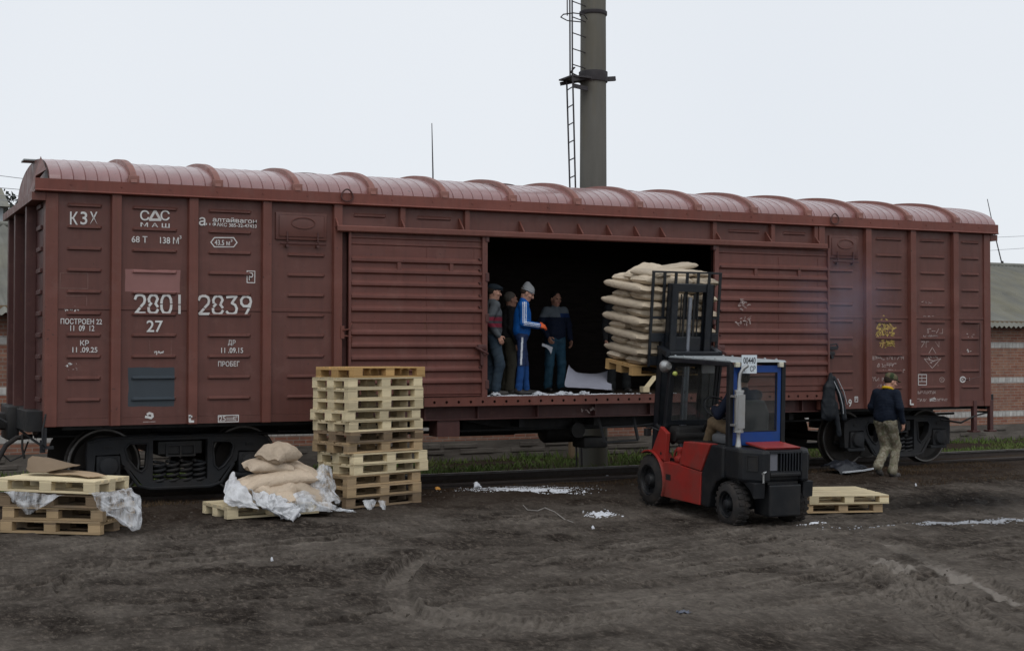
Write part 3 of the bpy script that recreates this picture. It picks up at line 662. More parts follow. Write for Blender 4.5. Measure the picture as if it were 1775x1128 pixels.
# plates above the doors and the blind sheet behind them
mb = MB().box((3.98, 0.0, DTOP + 0.02), (WL - 3.98, 0.045, ZT))
for a, b in ((4.15, 4.66), (5.12, 5.68), (10.6, 11.25), (11.7, 12.2)): rib_prism(mb, a, b, 3.93, 0.045, 0.022)
wpart('lintel_panel', mb, M_side)
wpart('side_panel', MB().box((3.99, 0.004, ZB + 0.17), (DX0 - 0.04, 0.045, DTOP)), M_end)
wpart('side_panel', MB().box((DX1 + 0.04, 0.004, ZB + 0.17), (WL - 3.99, 0.045, DTOP)), M_end)
# corner posts and uprights
for x in left_edges + right_edges:
    z0 = ZB - 0.004
    mb = MB().prism([(x, 0.001), (x + 0.012, -PD), (x + PW - 0.012, -PD), (x + PW, 0.001)], z0, ZT + 0.004, 'XY')
    wpart('side_post', mb, M_red, bevel=0.006)
for x0, x1 in ((0.0, 0.16), (WL - 0.16, WL)):
    wpart('corner_post', MB().box((x0, -0.028, ZB - 0.008), (x1, 0.17, ZT - 0.002), c=0.012), M_red)
for x in (4.843, 5.865, 10.265, 11.43, 12.33):
    wpart('upper_post', MB().prism([(x, 0.001), (x + 0.01, -0.06), (x + 0.085, -0.06), (x + 0.095, 0.001)], DTOP + 0.03, ZT + 0.003, 'XY'), M_red)
# loading hatches high in the bays next to the doors
def hatch(x0, x1):
    z0, z1 = 3.545, 3.93
    mb = MB().box((x0, -0.03, z0), (x1, 0.001, z1), c=0.014).box((x0 + 0.045, -0.042, z0 + 0.045), (x1 - 0.045, -0.028, z1 - 0.04), c=0.012)
    cx, cz = (x0 + x1) / 2 + 0.02, (z0 + z1) / 2 + 0.045
    ring = [(cx + 0.17 * math.cos(a), -0.043, cz + 0.075 * math.sin(a)) for a in np.linspace(0, 2 * math.pi, 28, endpoint=False)]
    mb.tube(ring, 0.011, 6, closed=True)
    h = wpart('hatch', mb, M_side, smooth=40)
    for xx in (x0 + 0.16, x1 - 0.14):
        k = MB().tube([(xx, -0.05, z0 + 0.11), (xx, -0.055, z0 - 0.02), (xx, -0.04, z0 - 0.09)], 0.011, 6).box((xx - 0.02, -0.06, z0 - 0.1), (xx + 0.02, 0, z0 - 0.07))
        wpart('hinge', k, M_end, parent=h)
    wpart('catch_bar', MB().tube([(x0 + 0.06, -0.05, z0 - 0.055), (x1 - 0.02, -0.05, z0 - 0.055)], 0.012, 6), M_end, parent=h)
hatch(3.02, 3.76); hatch(12.68, 13.32)
# eave fascia, seen along the whole side
mb = MB().prism([(0.05, ZT), (-0.10, ZT), (-0.115, ZT + 0.012), (-0.10, ZT + 0.03), (-0.10, ZT + 0.165), (-0.075, ZT + 0.17), (0.05, ZT + 0.17)], -0.14, WL + 0.12, 'YZ')
for k in range(26):
    x = 0.3 + k * 0.63; mb.cyl((x, -0.099, ZT + 0.10), (x, -0.108, ZT + 0.10), 0.012, n=8)
wpart('eave_fascia', mb, M_fascia)
mb = MB().box((-0.10, 0.0, ZT - 0.004), (WL + 0.08, 0.05, ZT + 0.02))
wpart('eave_soffit', mb, M_end)
for x in (4.02, 12.72):
    ring = [(x + 0.085 * math.cos(a) * (1 - 0.25 * math.sin(a)), -0.128, ZT + 0.13 + 0.085 * math.sin(a)) for a in np.linspace(0, 2 * math.pi, 18, endpoint=False)]
    wpart('lifting_ring', MB().tube(ring, 0.011, 6, closed=True), M_end, smooth=60)
# roof: barrel of seamed sheets with stiffening hoops
RC, RA, RH, RZ = WW / 2, WW / 2 + 0.055, 0.435, ZT + 0.150
def rpt(a, dr=0.0): return RC - (RA + dr) * math.cos(a), RZ + (RH + dr) * math.sin(a)
RIBX = [1.09 + 1.11 * k for k in range(14)]
vs_, fs_ = [], []; A = np.linspace(0.03, math.pi - 0.03, 40)
xs_ = [0.04]; seam = []
edges_ = [0.04] + RIBX + [WL + 0.10]
for a, b in zip(edges_[:-1], edges_[1:]):
    n = max(3, round((b - a) / 0.158))
    for k in range(1, n + 1):
        x = a + (b - a) * k / n
        if k < n: xs_ += [x - 0.012, x - 0.004, x + 0.004, x + 0.012]; seam += [x]
        else: xs_ += [x]
depth = {}
for x in seam: depth[round(x - 0.004, 5)] = -0.010; depth[round(x + 0.004, 5)] = 0.004
for x in xs_:
    dent = 0.03 * math.exp(-((x - 7.0) / 0.5) ** 2)
    for a in A:
        d = depth.get(round(x, 5), 0.0) + 0.008 * noise.noise(Vector((x * 1.1, a * 2, 3)))
        y, z = rpt(a, d); vs_.append((x, y, z - dent * math.exp(-((a - 0.9) / 0.4) ** 2)))
nA = len(A)
for i in range(len(xs_) - 1):
    for k in range(nA - 1): fs_.append((i*nA + k, (i+1)*nA + k, (i+1)*nA + k + 1, i*nA + k + 1))
mb = MB().add(vs_, fs_)
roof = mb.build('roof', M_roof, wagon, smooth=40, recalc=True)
for e, x in ((0, 0.042), (1, WL + 0.098)):
    ring = [(x, *rpt(a)) for a in A]
    MB().add(ring + [(x, A_y, RZ - 0.06) for A_y in (RC + RA, RC - RA)], [tuple(range(nA + 2))]).build('gable_sheet', M_red, roof)
for x in RIBX:
    prof = []; vs2, fs2 = [], []
    for a in A:
        y0, z0 = rpt(a, -0.01); y1, z1 = rpt(a, 0.055)
        vs2 += [(x - 0.05, y0, z0), (x - 0.04, y1, z1), (x + 0.04, y1, z1), (x + 0.05, y0, z0)]
    for k in range(nA - 1):
        for j in range(3): fs2.append((k*4 + j, k*4 + j + 1, k*4 + 4 + j + 1, k*4 + 4 + j))
    fs2 += [(0, 1, 2, 3), tuple(reversed(range((nA-1)*4, nA*4)))]
    h = MB().add(vs2, fs2).box((x - 0.07, -0.098, RZ - 0.01), (x + 0.07, -0.03, RZ + 0.11), c=0.008)
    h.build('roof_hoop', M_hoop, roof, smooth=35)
for px in (530, 868, 1083, 1360):      # loading hatches on the ridge
    x = at(px, 310, Y=1.6).x
    mb = MB().lathe((x, 1.75, RZ + RH - 0.03), (x, 1.75, 9), [(0, 0.26), (0.045, 0.27), (0.055, 0.30), (0.07, 0.30), (0.085, 0.24), (0.09, 0.0)], 24)
    mb.build('roof_hatch', M_end, roof, smooth=35)
wb_ = MB().box((-0.10, RC - 0.20, RZ + RH - 0.004), (0.25, RC + 0.10, RZ + RH + 0.016))
wb_.build('roof_walkway', M_grey, roof)
# walls one does not see from outside, lining, floor
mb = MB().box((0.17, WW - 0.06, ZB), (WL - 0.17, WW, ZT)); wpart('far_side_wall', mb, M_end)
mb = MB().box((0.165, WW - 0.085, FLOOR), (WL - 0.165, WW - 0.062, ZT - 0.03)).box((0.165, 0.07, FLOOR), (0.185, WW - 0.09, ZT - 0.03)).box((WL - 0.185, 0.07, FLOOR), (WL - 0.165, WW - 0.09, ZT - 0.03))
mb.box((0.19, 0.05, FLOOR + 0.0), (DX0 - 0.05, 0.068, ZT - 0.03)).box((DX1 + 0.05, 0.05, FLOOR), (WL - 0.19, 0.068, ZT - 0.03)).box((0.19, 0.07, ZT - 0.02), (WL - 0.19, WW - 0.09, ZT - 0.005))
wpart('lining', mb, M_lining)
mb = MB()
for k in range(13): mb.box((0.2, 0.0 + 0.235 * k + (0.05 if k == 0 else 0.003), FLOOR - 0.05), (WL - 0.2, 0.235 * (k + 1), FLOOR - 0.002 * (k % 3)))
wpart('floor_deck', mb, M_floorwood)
# end wall on the left: sheet, two deep uprights, eave band, headstock
def end_wall(x, s):
    mb = MB().box((min(x, x + s*0.05), 0.17, ZB), (max(x, x + s*0.05), WW - 0.17, ZT + 0.0)) if s > 0 else MB().box((x - 0.05, 0.17, ZB), (x, WW - 0.17, ZT))
    for k in range(10):
        z = ZR0 + pitch * k
        o_ = x - s * 0.0
        mb.box((min(o_, o_ - s*0.03), 0.24, z - 0.03), (max(o_, o_ - s*0.03), 0.62, z + 0.03), c=0.008)
    e = wpart('end_wall', mb, M_end)
    for y in (0.80, 2.0, 2.75):
        a, b = (x - s*0.13, x)
        MB().box((min(a, b), y, ZB + 0.02), (max(a, b), y + 0.14, ZT - 0.03), c=0.006).build('end_post', M_end, e)
    a, b = x - s*0.17, x
    MB().box((min(a, b), -0.03, ZT - 0.11), (max(a, b), WW + 0.02, ZT - 0.006)).build('end_eave', M_red, e)
    a, b = x - s*0.19, x + s*0.02
    MB().box((min(a, b), 0.10, ZB - 0.07), (max(a, b), WW - 0.1, ZB + 0.20), c=0.008).build('headstock', M_black, e)
end_wall(0.0, 1); end_wall(WL, -1)
# end corner sheet, left: step bracket; right: two legs with feet and an uncoupling rod
mb = MB().box((0.0, -0.03, 0.78), (0.035, 0.10, ZB - 0.01)).box((0.0, -0.03, 0.75), (0.12, 0.02, 0.79)).tube([(0.02, -0.03, 1.2), (-0.02, -0.06, 1.0), (-0.02, -0.06, 0.82), (0.02, -0.03, 0.78)], 0.012, 6)
wpart('corner_step', mb, M_bogie)
for x in (16.02, 16.42):
    mb = MB().box((x - 0.05, -0.03, 0.60), (x + 0.03, 0.05, ZB + 0.10), c=0.006).box((x - 0.10, -0.06, 0.565), (x + 0.08, 0.09, 0.60), c=0.006)
    wpart('corner_step', mb, M_end)
wpart('uncoupling_rod', MB().tube([(15.3, 0.1, 0.80), (15.7, 0.02, 0.74), (16.0, -0.02, 0.86), (16.45, 0.05, 0.92), (16.6, 0.6, 0.9)], 0.018, 6), M_black, smooth=60)
wpart('grab_rail', MB().tube([(15.72, 0.0, 2.50), (15.72, -0.06, 2.50), (16.10, -0.06, 2.49), (16.10, -0.06, 1.55), (15.80, -0.06, 1.50), (15.80, 0.0, 1.50)], 0.011, 6), M_end, smooth=60)

# sliding doors
DRIB = [3.30, 3.14, 2.96, 2.78, 2.60, 2.265, 2.09, 1.91, 1.745, 1.57]
def door(x0, x1, lift, hand):
    y = -0.085
    mb = MB().box((x0, y, FLOOR + 0.02), (x1, y + 0.05, DTOP - 0.05))
    for z in DRIB: rib_prism(mb, x0 + 0.03, x1 - 0.02, z + lift, 0.078, 0.038, y, 0.015)
    for z in (3.53, 3.62, 2.43, 1.40): mb.prism([(y + 0.002, z + lift - 0.03), (y - 0.014, z + lift - 0.015), (y - 0.014, z + lift + 0.008), (y + 0.002, z + lift + 0.012)], x0 + 0.02, x1 - 0.02, 'YZ')
    for xx in (0.355, 0.735): xa = x0 + (x1 - x0) * xx; mb.box((xa - 0.03, y - 0.03, DRIB[1] + lift), (xa + 0.03, y, DRIB[0] + lift), c=0.006)
    for xx in (0.56, 0.91): xa = x0 + (x1 - x0) * xx; mb.box((xa - 0.008, y - 0.006, FLOOR + 0.06), (xa, y, DTOP - 0.2))
    d = wpart('sliding_door', mb, M_door)
    for xa, w_ in ((x0, 0.035), (x1 - 0.085, 0.085)) if hand > 0 else ((x0, 0.085), (x1 - 0.035, 0.035)):
        MB().box((xa, y - 0.05, FLOOR + 0.0), (xa + w_, y + 0.052, DTOP - 0.03), c=0.006).build('door_stile', M_door, d)
    xe = x1 + 0.0 if hand > 0 else x0
    for z in (3.60, 3.02, 2.42, 1.45): MB().box((xe - 0.035, y - 0.065, z), (xe + 0.022, y + 0.03, z + 0.13), c=0.01).build('door_hinge', M_end, d)
    for z in (3.3, 3.14, 2.95, 2.77, 2.6, 2.2, 2.0, 1.72): MB().cyl((xe - hand * 0.12, y - 0.055, z + 0.05), (xe - hand * 0.12, y, z + 0.05), 0.016, n=8).build('door_bolt', M_end, d, smooth=40)
    xh = xe - hand * 0.10
    hd = MB().box((xh - 0.07, y - 0.09, 2.02), (xh + 0.07, y - 0.04, 2.10), c=0.01).tube([(xh - 0.1, y - 0.07, 2.06), (xh + 0.0, y - 0.10, 2.0), (xh + 0.09, y - 0.08, 1.96)], 0.018, 6).cyl((xh + 0.03, y - 0.1, 1.98), (xh + 0.03, y, 1.98), 0.03, n=10).box((xh - 0.02, y - 0.08, 1.80), (xh + 0.02, y - 0.03, 2.05))
    hd.build('door_lock', M_end, d, smooth=40)
    return d
d1 = door(4.05, 6.205, 0.0, 1); d2 = door(10.255, 12.60, 0.055, -1)
wpart('door_stop', MB().tube([(3.98, -0.10, 2.30), (4.05, -0.14, 2.31), (4.08, -0.14, 2.38), (4.10, -0.1, 2.40)], 0.012, 6).tube([(4.0, -0.08, 2.22), (4.09, -0.13, 2.21), (4.1, -0.1, 2.12)], 0.012, 6).box((3.95, -0.09, 2.18), (4.0, -0.05, 2.36)), M_red)
wpart('door_catch', MB().box((12.62, -0.10, 2.02), (12.80, -0.03, 2.08), c=0.008).box((12.60, -0.12, 1.93), (12.72, -0.04, 1.99), c=0.008).tube([(12.6, -0.1, 2.1), (12.75, -0.12, 2.12), (12.82, -0.08, 2.06)], 0.013, 6).cyl((12.66, -0.13, 1.9), (12.66, -0.03, 1.9), 0.03, n=10), M_bogie, smooth=40)
# running rail over the doors, with gusset brackets
mb = MB().prism([(-0.17, DTOP - 0.055), (-0.185, DTOP - 0.04), (-0.185, DTOP + 0.02), (-0.17, DTOP + 0.035), (0.0, DTOP + 0.035), (0.0, DTOP + 0.015), (-0.15, DTOP + 0.015), (-0.15, DTOP - 0.055)], 3.86, 12.52, 'YZ')
rr = wpart('door_rail', mb, M_red)
for px, py in ((583, 395), (698, 399), (800, 402), (905, 402), (955, 404), (1007, 406), (1057, 408), (1105, 410), (1150, 412), (1245, 414), (1333, 418), (1416, 420)):
    x = at(px, py, Y=-0.1).x
    MB().prism([(0.0, DTOP + 0.03), (-0.165, DTOP + 0.034), (-0.165, DTOP + 0.05), (-0.012, DTOP + 0.21), (0.0, DTOP + 0.21)], x - 0.012, x + 0.012, 'YZ').build('gusset', M_red, rr)
# threshold plate with its row of holes and the sill beam below
hx = list(np.arange(5.35, 12.45, 0.193))
circ = lambda cx, cz, r, n=10: [(cx + r * math.cos(2*math.pi*k/n), cz + r * math.sin(2*math.pi*k/n)) for k in range(n)]
pl = plate2d([[(5.19, FLOOR - 0.125), (12.47, FLOOR - 0.125), (12.47, FLOOR - 0.003), (5.19, FLOOR - 0.003)]] + [circ(x, FLOOR - 0.065, 0.021) for x in hx], -0.15, -0.142)
pl.box((5.19, -0.14, FLOOR - 0.125), (12.47, 0.0, FLOOR - 0.117)).box((5.19, -0.149, FLOOR - 0.001), (12.47, 0.05, FLOOR + 0.006))
wpart('threshold_plate', pl, M_red)
mb = MB().box((3.9, 0.06, 1.015), (12.5, 0.12, FLOOR - 0.13)).box((3.9, -0.03, 1.0), (12.5, 0.12, 1.014))
for x in (4.6, 5.25, 6.1, 7.1, 8.1, 9.1, 10.1, 11.2, 12.1): mb.box((x, -0.02, 1.02), (x + 0.02, 0.06, FLOOR - 0.13))
wpart('sill_beam', mb, M_end)
wpart('hanger_bracket', MB().box((5.46, 0.0, 0.76), (5.82, 0.03, 1.0), c=0.006).box((5.46, 0.03, 0.76), (5.48, 0.3, 1.0)), M_end)

# the body of the old wagon is racked: its top rises slightly towards the far end
def rack():
    for o in wagon.children_recursive:
        if o.type != 'MESH': continue
        for v in o.data.vertices:
            if v.co.z > 1.05: v.co.z += (v.co.z - 1.05) / 3.0 * (-0.032 + 0.115 * v.co.x / WL)
rack()
wpart('gable_corner', MB().add([(-0.145, -0.06, ZT), (-0.145, 0.45, ZT), (0.02, 0.62, RZ + 0.36), (0.02, 0.1, RZ + 0.12), (-0.13, -0.06, ZT + 0.16)], [(0, 1, 2, 3, 4)]), M_red)
# ---- lettering (paint on the sheet)
def letter(body, x0, y0, x1, y1, mat=None, space=1.0, Y=-0.0125, name='lettering'):
    a = at(x0, y1, Y=Y); b = at(x1, y0, Y=Y); c = at(x0, y0, Y=Y); 
    h = c.z - a.z
    mb = text_mb(body, b.x - a.x, h, space, M=Matrix.Translation((a.x, Y, a.z)))
    return wpart(name, mb, mat or M_white)
def stroke(mb, pts, w, Y=-0.004, z_off=0.0):
    """flat painted stroke through (x,z) points"""
    for (ax, az), (bx, bz) in zip(pts[:-1], pts[1:]):
        Y -= 0.00012
        d = Vector((bx - ax, bz - az)); 
        if d.length < 1e-6: continue
        d.normalize(); n = Vector((-d.y, d.x)) * w / 2; e = d * w * 0.25
        mb.add([(ax - e.x + n.x, Y, az - e.y + n.y), (bx + e.x + n.x, Y, bz + e.y + n.y), (bx + e.x - n.x, Y, bz + e.y - n.y), (ax - e.x - n.x, Y, az - e.y - n.y)], [(0, 1, 2, 3)])
Z1 = lambda x, y: (x / 3.761, 260 + y / 3.76)
Z2 = lambda x, y: (x / 3.761, 540 + y / 3.76)
Z7 = lambda x, y: (1400 + x / 4.029, 380 + y / 4.029)
Z8 = lambda x, y: (1380 + x / 3.76, 600 + y / 3.76)
def lt(zf, body, x0, y0, x1, y1, **k):
    k.setdefault('Y', -0.0125); a = zf(x0, y0); b = zf(x1, y1); return letter(body, a[0], a[1], b[0], b[1], **k)
lt(Z1, 'К', 455, 405, 507, 490); lt(Z1, '3', 523, 405, 568, 490); lt(Z1, 'Х', 584, 405, 635, 490)
lt(Z1, 'С', 912, 395, 972, 462); lt(Z1, 'С', 1045, 395, 1105, 462)
a0_, b0_, c0_ = [at(*Z1(*p), Y=-0.004) for p in ((975, 458), (1010, 399), (1045, 458))]
mb = MB(); stroke(mb, [(a0_.x, a0_.z), (b0_.x, b0_.z), (c0_.x, c0_.z), (a0_.x, a0_.z)], 0.032); wpart('lettering', mb, M_white)
lt(Z1, 'М А Ш', 915, 475, 1105, 503)
lt(Z1, '68 Т', 857, 562, 960, 605); lt(Z1, '138 М', 1042, 568, 1165, 612); lt(Z1, '3', 1169, 560, 1182, 582)
lt(Z1, 'а', 1295, 440, 1338, 495); lt(Z1, '. .', 1342, 478, 1370, 493); lt(Z1, 'алтайвагон', 1385, 438, 1672, 470); lt(Z1, 'ФАКС 385-32-47433', 1385, 474, 1672, 500)
lt(Z1, '43.5 м', 1398, 588, 1498, 622); lt(Z1, '3', 1502, 585, 1514, 602); lt(Z1, 'Р', 1622, 800, 1650, 852)
def outline(zf, pts, w=0.014, mat=None, closed=True, Y=-0.004):
    q = [at(*zf(*p), Y=Y) for p in pts]; q = [(p.x, p.z) for p in q]
    mb = MB(); stroke(mb, q + ([q[0]] if closed else []), w, Y); return wpart('painted_outline', mb, mat or M_white)
outline(Z1, [(1374, 604), (1397, 574), (1522, 574), (1544, 606), (1522, 634), (1397, 634)])
outline(Z1, [(1610, 790), (1661, 792), (1660, 868), (1610, 866)], 0.012)
lt(Z2, 'ПОСТРОЕН 22', 395, 48, 665, 85); lt(Z2, '11  09  12', 458, 93, 615, 130); lt(Z2, '27', 955, 60, 1062, 137)
lt(Z2, 'КР', 522, 190, 580, 225); lt(Z2, '11 .09.25', 472, 235, 635, 270); lt(Z2, 'ДР', 1486, 187, 1536, 225); lt(Z2, '11 .09.15', 1442, 237, 1585, 272); lt(Z2, 'ПРОБЕГ', 1422, 325, 1562, 360)
lt(Z2, '25', 1430, 682, 1472, 716, Y=-0.016); lt(Z2, 'кг', 1520, 684, 1548, 712, Y=-0.016); outline(Z2, [(1424, 680), (1555, 676), (1555, 718), (1424, 722)], 0.012, Y=-0.016)
mb = MB()
for k in range(6):
    p = at(*Z2(1478 + 7 * k, 690), Y=-0.004); stroke(mb, [(p.x, p.z), (p.x, p.z - 0.045)], 0.006, Y=-0.017)
wpart('lettering', mb, M_white)
for o_ in wagon.children:      # lettering on the lower sill strip stands on that strip
    pass
def mark(zf, pts, w, Y=-0.016, mat=None):
    q = [at(*zf(*p), Y=Y) for p in pts]; mb = MB(); stroke(mb, [(p.x, p.z) for p in q], w, Y); return wpart('painted_mark', mb, mat or M_white)
mark(Z2, [(950, 688), (965, 690), (985, 695), (995, 685), (992, 670), (975, 664), (962, 672)], 0.032)
mark(Z2, [(935, 722), (1012, 720)], 0.012, mat=M_chalk)
mark(Z2, [(1238, 678), (1238, 718), (1262, 718)], 0.03, Y=-PD - 0.004); mark(Z2, [(1236, 692), (1252, 684)], 0.022, Y=-PD - 0.004)
# the running number, stencilled with gaps
SEG = {'2': [[(0, .78), (.12, .95), (.38, 1), (.62, 1), (.9, .92), (1, .74), (.92, .56), (.6, .36)], [(.48, .27), (.06, 0), (1, 0)]],
       '8': [[(.1, .62), (.05, .78), (.2, .95), (.42, 1)], [(.58, 1), (.82, .95), (.95, .78), (.8, .6)], [(.3, .55), (.1, .42)], [(.72, .54), (.95, .36)], [(.02, .30), (.05, .12), (.25, .01), (.42, 0)], [(.58, 0), (.8, .03), (.97, .18)]],
       '0': [[(.44, 1), (.2, .95), (.04, .75), (0, .56)], [(0, .44), (.03, .22), (.2, .04), (.44, 0)], [(.56, 0), (.82, .05), (.97, .25), (1, .44)], [(1, .56), (.96, .78), (.8, .95), (.56, 1)]],
       '1': [[(.5, 1), (.5, .55)], [(.5, .42), (.5, 0)]],
       '3': [[(.02, .95), (.95, 1), (.5, .62), (.82, .52), (.98, .32), (.9, .1), (.6, 0), (.2, .02), (0, .14)]],
       '9': [[(.92, .6), (.7, .46), (.3, .46), (.08, .6), (.05, .8), (.25, .97), (.45, 1)], [(.6, 1), (.9, .92), (1, .72), (.86, .4)], [(.78, .3), (.5, 0)]]}
def stencil(zf, s, x0, y0, x1, y1, dy):
    n = len(s); 
    for i, ch in enumerate(s):
        w = (x1 - x0) / n; xa = x0 + i * w + w * 0.1; ww = w * 0.74; yy = dy * i / n
        mb = MB(); k = 0
        for seg in SEG[ch]:
            q = [at(*zf(xa + u * ww, y1 + yy - v * (y1 - y0)), Y=-0.015) for u, v in seg]
            stroke(mb, [(p.x, p.z) for p in q], 0.033, Y=-0.015 - 0.001 * SEG[ch].index(seg))
        wpart('running_number', mb, M_white)
stencil(Z1, '2801', 872, 948, 1215, 1065, 2); stencil(Z1, '2839', 1286, 954, 1650, 1070, 4)
# ghost outlines, scratches and worn notices
outline(Z1, [(392, 806), (572, 808), (572, 908), (390, 905)], 0.008, M_ghost); outline(Z1, [(430, 955), (565, 955), (565, 1040)], 0.008, M_ghost, False)
outline(Z2, [(975, 190), (978, 283), (1116, 283), (1116, 190)], 0.007, M_ghost, False)
sr = random.Random(12)
def scuff(zf, x0, y0, x1, y1, n, mat, wmin=0.006, wmax=0.02, ln=14):
    mb = MB()
    for k in range(n):
        x = sr.uniform(x0, x1); y = sr.uniform(y0, y1); a = sr.uniform(-0.6, 0.6)
        if sr.random() < 0.4: a += 1.5
        l_ = sr.uniform(0.3, 1) * ln
        q = [at(*zf(x + l_ * t * math.cos(a), y + l_ * t * math.sin(a) + sr.uniform(-2, 2)), Y=-0.005) for t in (0, 0.5, 1)]
        stroke(mb, [(p.x, p.z) for p in q], sr.uniform(wmin, wmax), Y=-0.005)
    return wpart('paint_wear', mb, mat)
scuff(Z1, 425, 1028, 500, 1042, 12, M_white, ln=22); scuff(Z2, 435, 325, 455, 355, 4, M_white, ln=16); scuff(Z2, 1000, 258, 1075, 275, 10, M_white, ln=14); scuff(Z2, 405, 340, 510, 390, 6, M_chalk, 0.004, 0.01)
def ghost_text(zf, x0, y0, x1, y1, mat, w=0.012):
    """half-worn chalk lettering nobody can read any more: broken strokes of letter size"""
    mb = MB(); h = y1 - y0; x = x0
    while x < x1:
        lw = h * sr.uniform(0.45, 0.75)
        if sr.random() < 0.85:
            cols = [(x, y0), (x + lw, y0), (x, y0 + h / 2), (x + lw, y0 + h / 2), (x, y1), (x + lw, y1)]
            for e in sr.sample([(0, 4), (1, 5), (0, 1), (2, 3), (4, 5), (0, 5), (4, 1)], sr.randint(2, 3)):
                a, b = cols[e[0]], cols[e[1]]; q = [at(*zf(*p), Y=-0.005) for p in (a, b)]
                if sr.random() < 0.75: stroke(mb, [(p.x, p.z) for p in q], w, Y=-0.005)
        x += lw * 1.35
    return wpart('worn_lettering', mb, mat)
# yellow stencil: a worn triangle with lettering under it
mk = lambda zf, poly, mat, nm='painted_mark': wpart(nm, MB().add([(at(*zf(*p), Y=-0.004).x, -0.0045, at(*zf(*p), Y=-0.004).z) for p in poly], [tuple(range(len(poly)))]), mat)
outline(Z7, [(530, 670), (482, 760), (600, 760)], 0.03, M_yellow_old)
scuff(Z7, 490, 720, 600, 800, 40, M_yellow_old, 0.012, 0.03, 26); scuff(Z7, 470, 780, 612, 825, 26, M_yellow_old, 0.01, 0.022, 20); scuff(Z7, 500, 842, 600, 880, 30, M_yellow_old, 0.012, 0.028, 30)
for q_ in ((808, 672, 918, 690), (815, 760, 930, 792), (808, 806, 905, 815), (795, 850, 920, 888)): ghost_text(Z7, *q_, M_chalk)
outline(Z7, [(870, 890), (845, 935), (900, 940)], 0.012, M_chalk); outline(Z7, [(815, 970), (870, 1035), (930, 968), (880, 985), (850, 975)], 0.012, M_chalk); scuff(Z7, 830, 940, 915, 1010, 16, M_chalk, 0.008, 0.016, 22)
for q_ in ((425, 955, 660, 975), (485, 1003, 612, 1025), (518, 1046, 672, 1066)): ghost_text(Z7, *q_, M_chalk)
for q_ in ((470, 200, 600, 222), (470, 245, 605, 266), (470, 288, 560, 312), (795, 288, 920, 304), (770, 338, 985, 358)): ghost_text(Z8, *q_, M_chalk, 0.011)
outline(Z8, [(797, 180), (850, 180), (850, 248), (797, 248)], 0.012); outline(Z8, [(797, 203), (850, 203)], 0.01, closed=False); outline(Z8, [(797, 226), (850, 226)], 0.01, closed=False); outline(Z8, [(820, 180), (820, 226)], 0.009, closed=False)
cir = lambda cx, cy, r: [(cx + r * math.cos(k * math.pi / 9), cy + r * math.sin(k * math.pi / 9)) for k in range(18)]
outline(Z8, cir(950, 214, 15), 0.011, M_chalk); lt(Z8, 'К', 944, 206, 957, 222, mat=M_chalk)
outline(Z8, cir(1086, 212, 17), 0.02); lt(Z8, 'К', 1079, 203, 1094, 222); lt(Z8, '+ 1', 1108, 202, 1132, 220)
mark(Z8, [(746, 345), (746, 374), (765, 374)], 0.028, Y=-PD - 0.004); scuff(Z8, 870, 335, 905, 355, 14, M_white, 0.012, 0.02, 20)
lt(Z8, '9', 342, 342, 362, 390, Y=-0.016); outline(Z8, [(383, 326), (402, 326), (402, 358), (383, 358)], 0.012); lt(Z8, 'В', 387, 330, 398, 352)
scuff(Z7, 1090, 795, 1160, 820, 6, M_chalk); scuff(Z7, 1110, 900, 1140, 918, 6, M_white, 0.008, 0.016, 12); outline(Z7, [(775, 500), (870, 500), (870, 590), (775, 590)], 0.007, M_ghost); scuff(Z7, 790, 570, 870, 582, 8, M_chalk, 0.006, 0.012)
for q_ in ((1270, 515, 1286, 534), (1262, 548, 1290, 560)): scuff(lambda x, y: (x, y), *q_, 14, M_chalk, 0.008, 0.02, 8).location.y = -0.14
scuff(lambda x, y: (x, y), 1006, 706, 1028, 710, 8, M_chalk, 0.01, 0.016, 6).location.y = 0.0

# ---- running gear
def wheel_pair(parent, x):
    z = 0.478
    prof_t = [(0.0, 0.44), (0.005, 0.475), (0.10, 0.480), (0.112, 0.505), (0.135, 0.500), (0.138, 0.44)]
    for y, s in ((0.70, 1), (2.45, -1)):
        a = Vector((x, y, z)); b = a + Vector((0, s, 0))
        w = MB().lathe(a, b, [(0.012, 0.44), (0.0, 0.452), (0.0, 0.476), (0.10, 0.480), (0.112, 0.505), (0.135, 0.500), (0.138, 0.44)], 48, caps=False).build('wheel', M_tread if False else M_wheel, parent, smooth=40)
        MB().lathe(a, b, [(0.0, 0.449), (-0.002, 0.475)], 48, caps=False).build('rim', M_tread, w, smooth=30) if False else None
        MB().lathe(a, b, [(0.012, 0.44), (0.045, 0.40), (0.055, 0.18), (0.01, 0.14), (-0.02, 0.12), (-0.02, 0.0)], 48, caps=False).build('wheel_disc', M_wheel, w, smooth=50)
    MB().cyl((x, 0.72, z), (x, 2.43, z), 0.085, n=20).build('axle', M_black, parent, smooth=40)
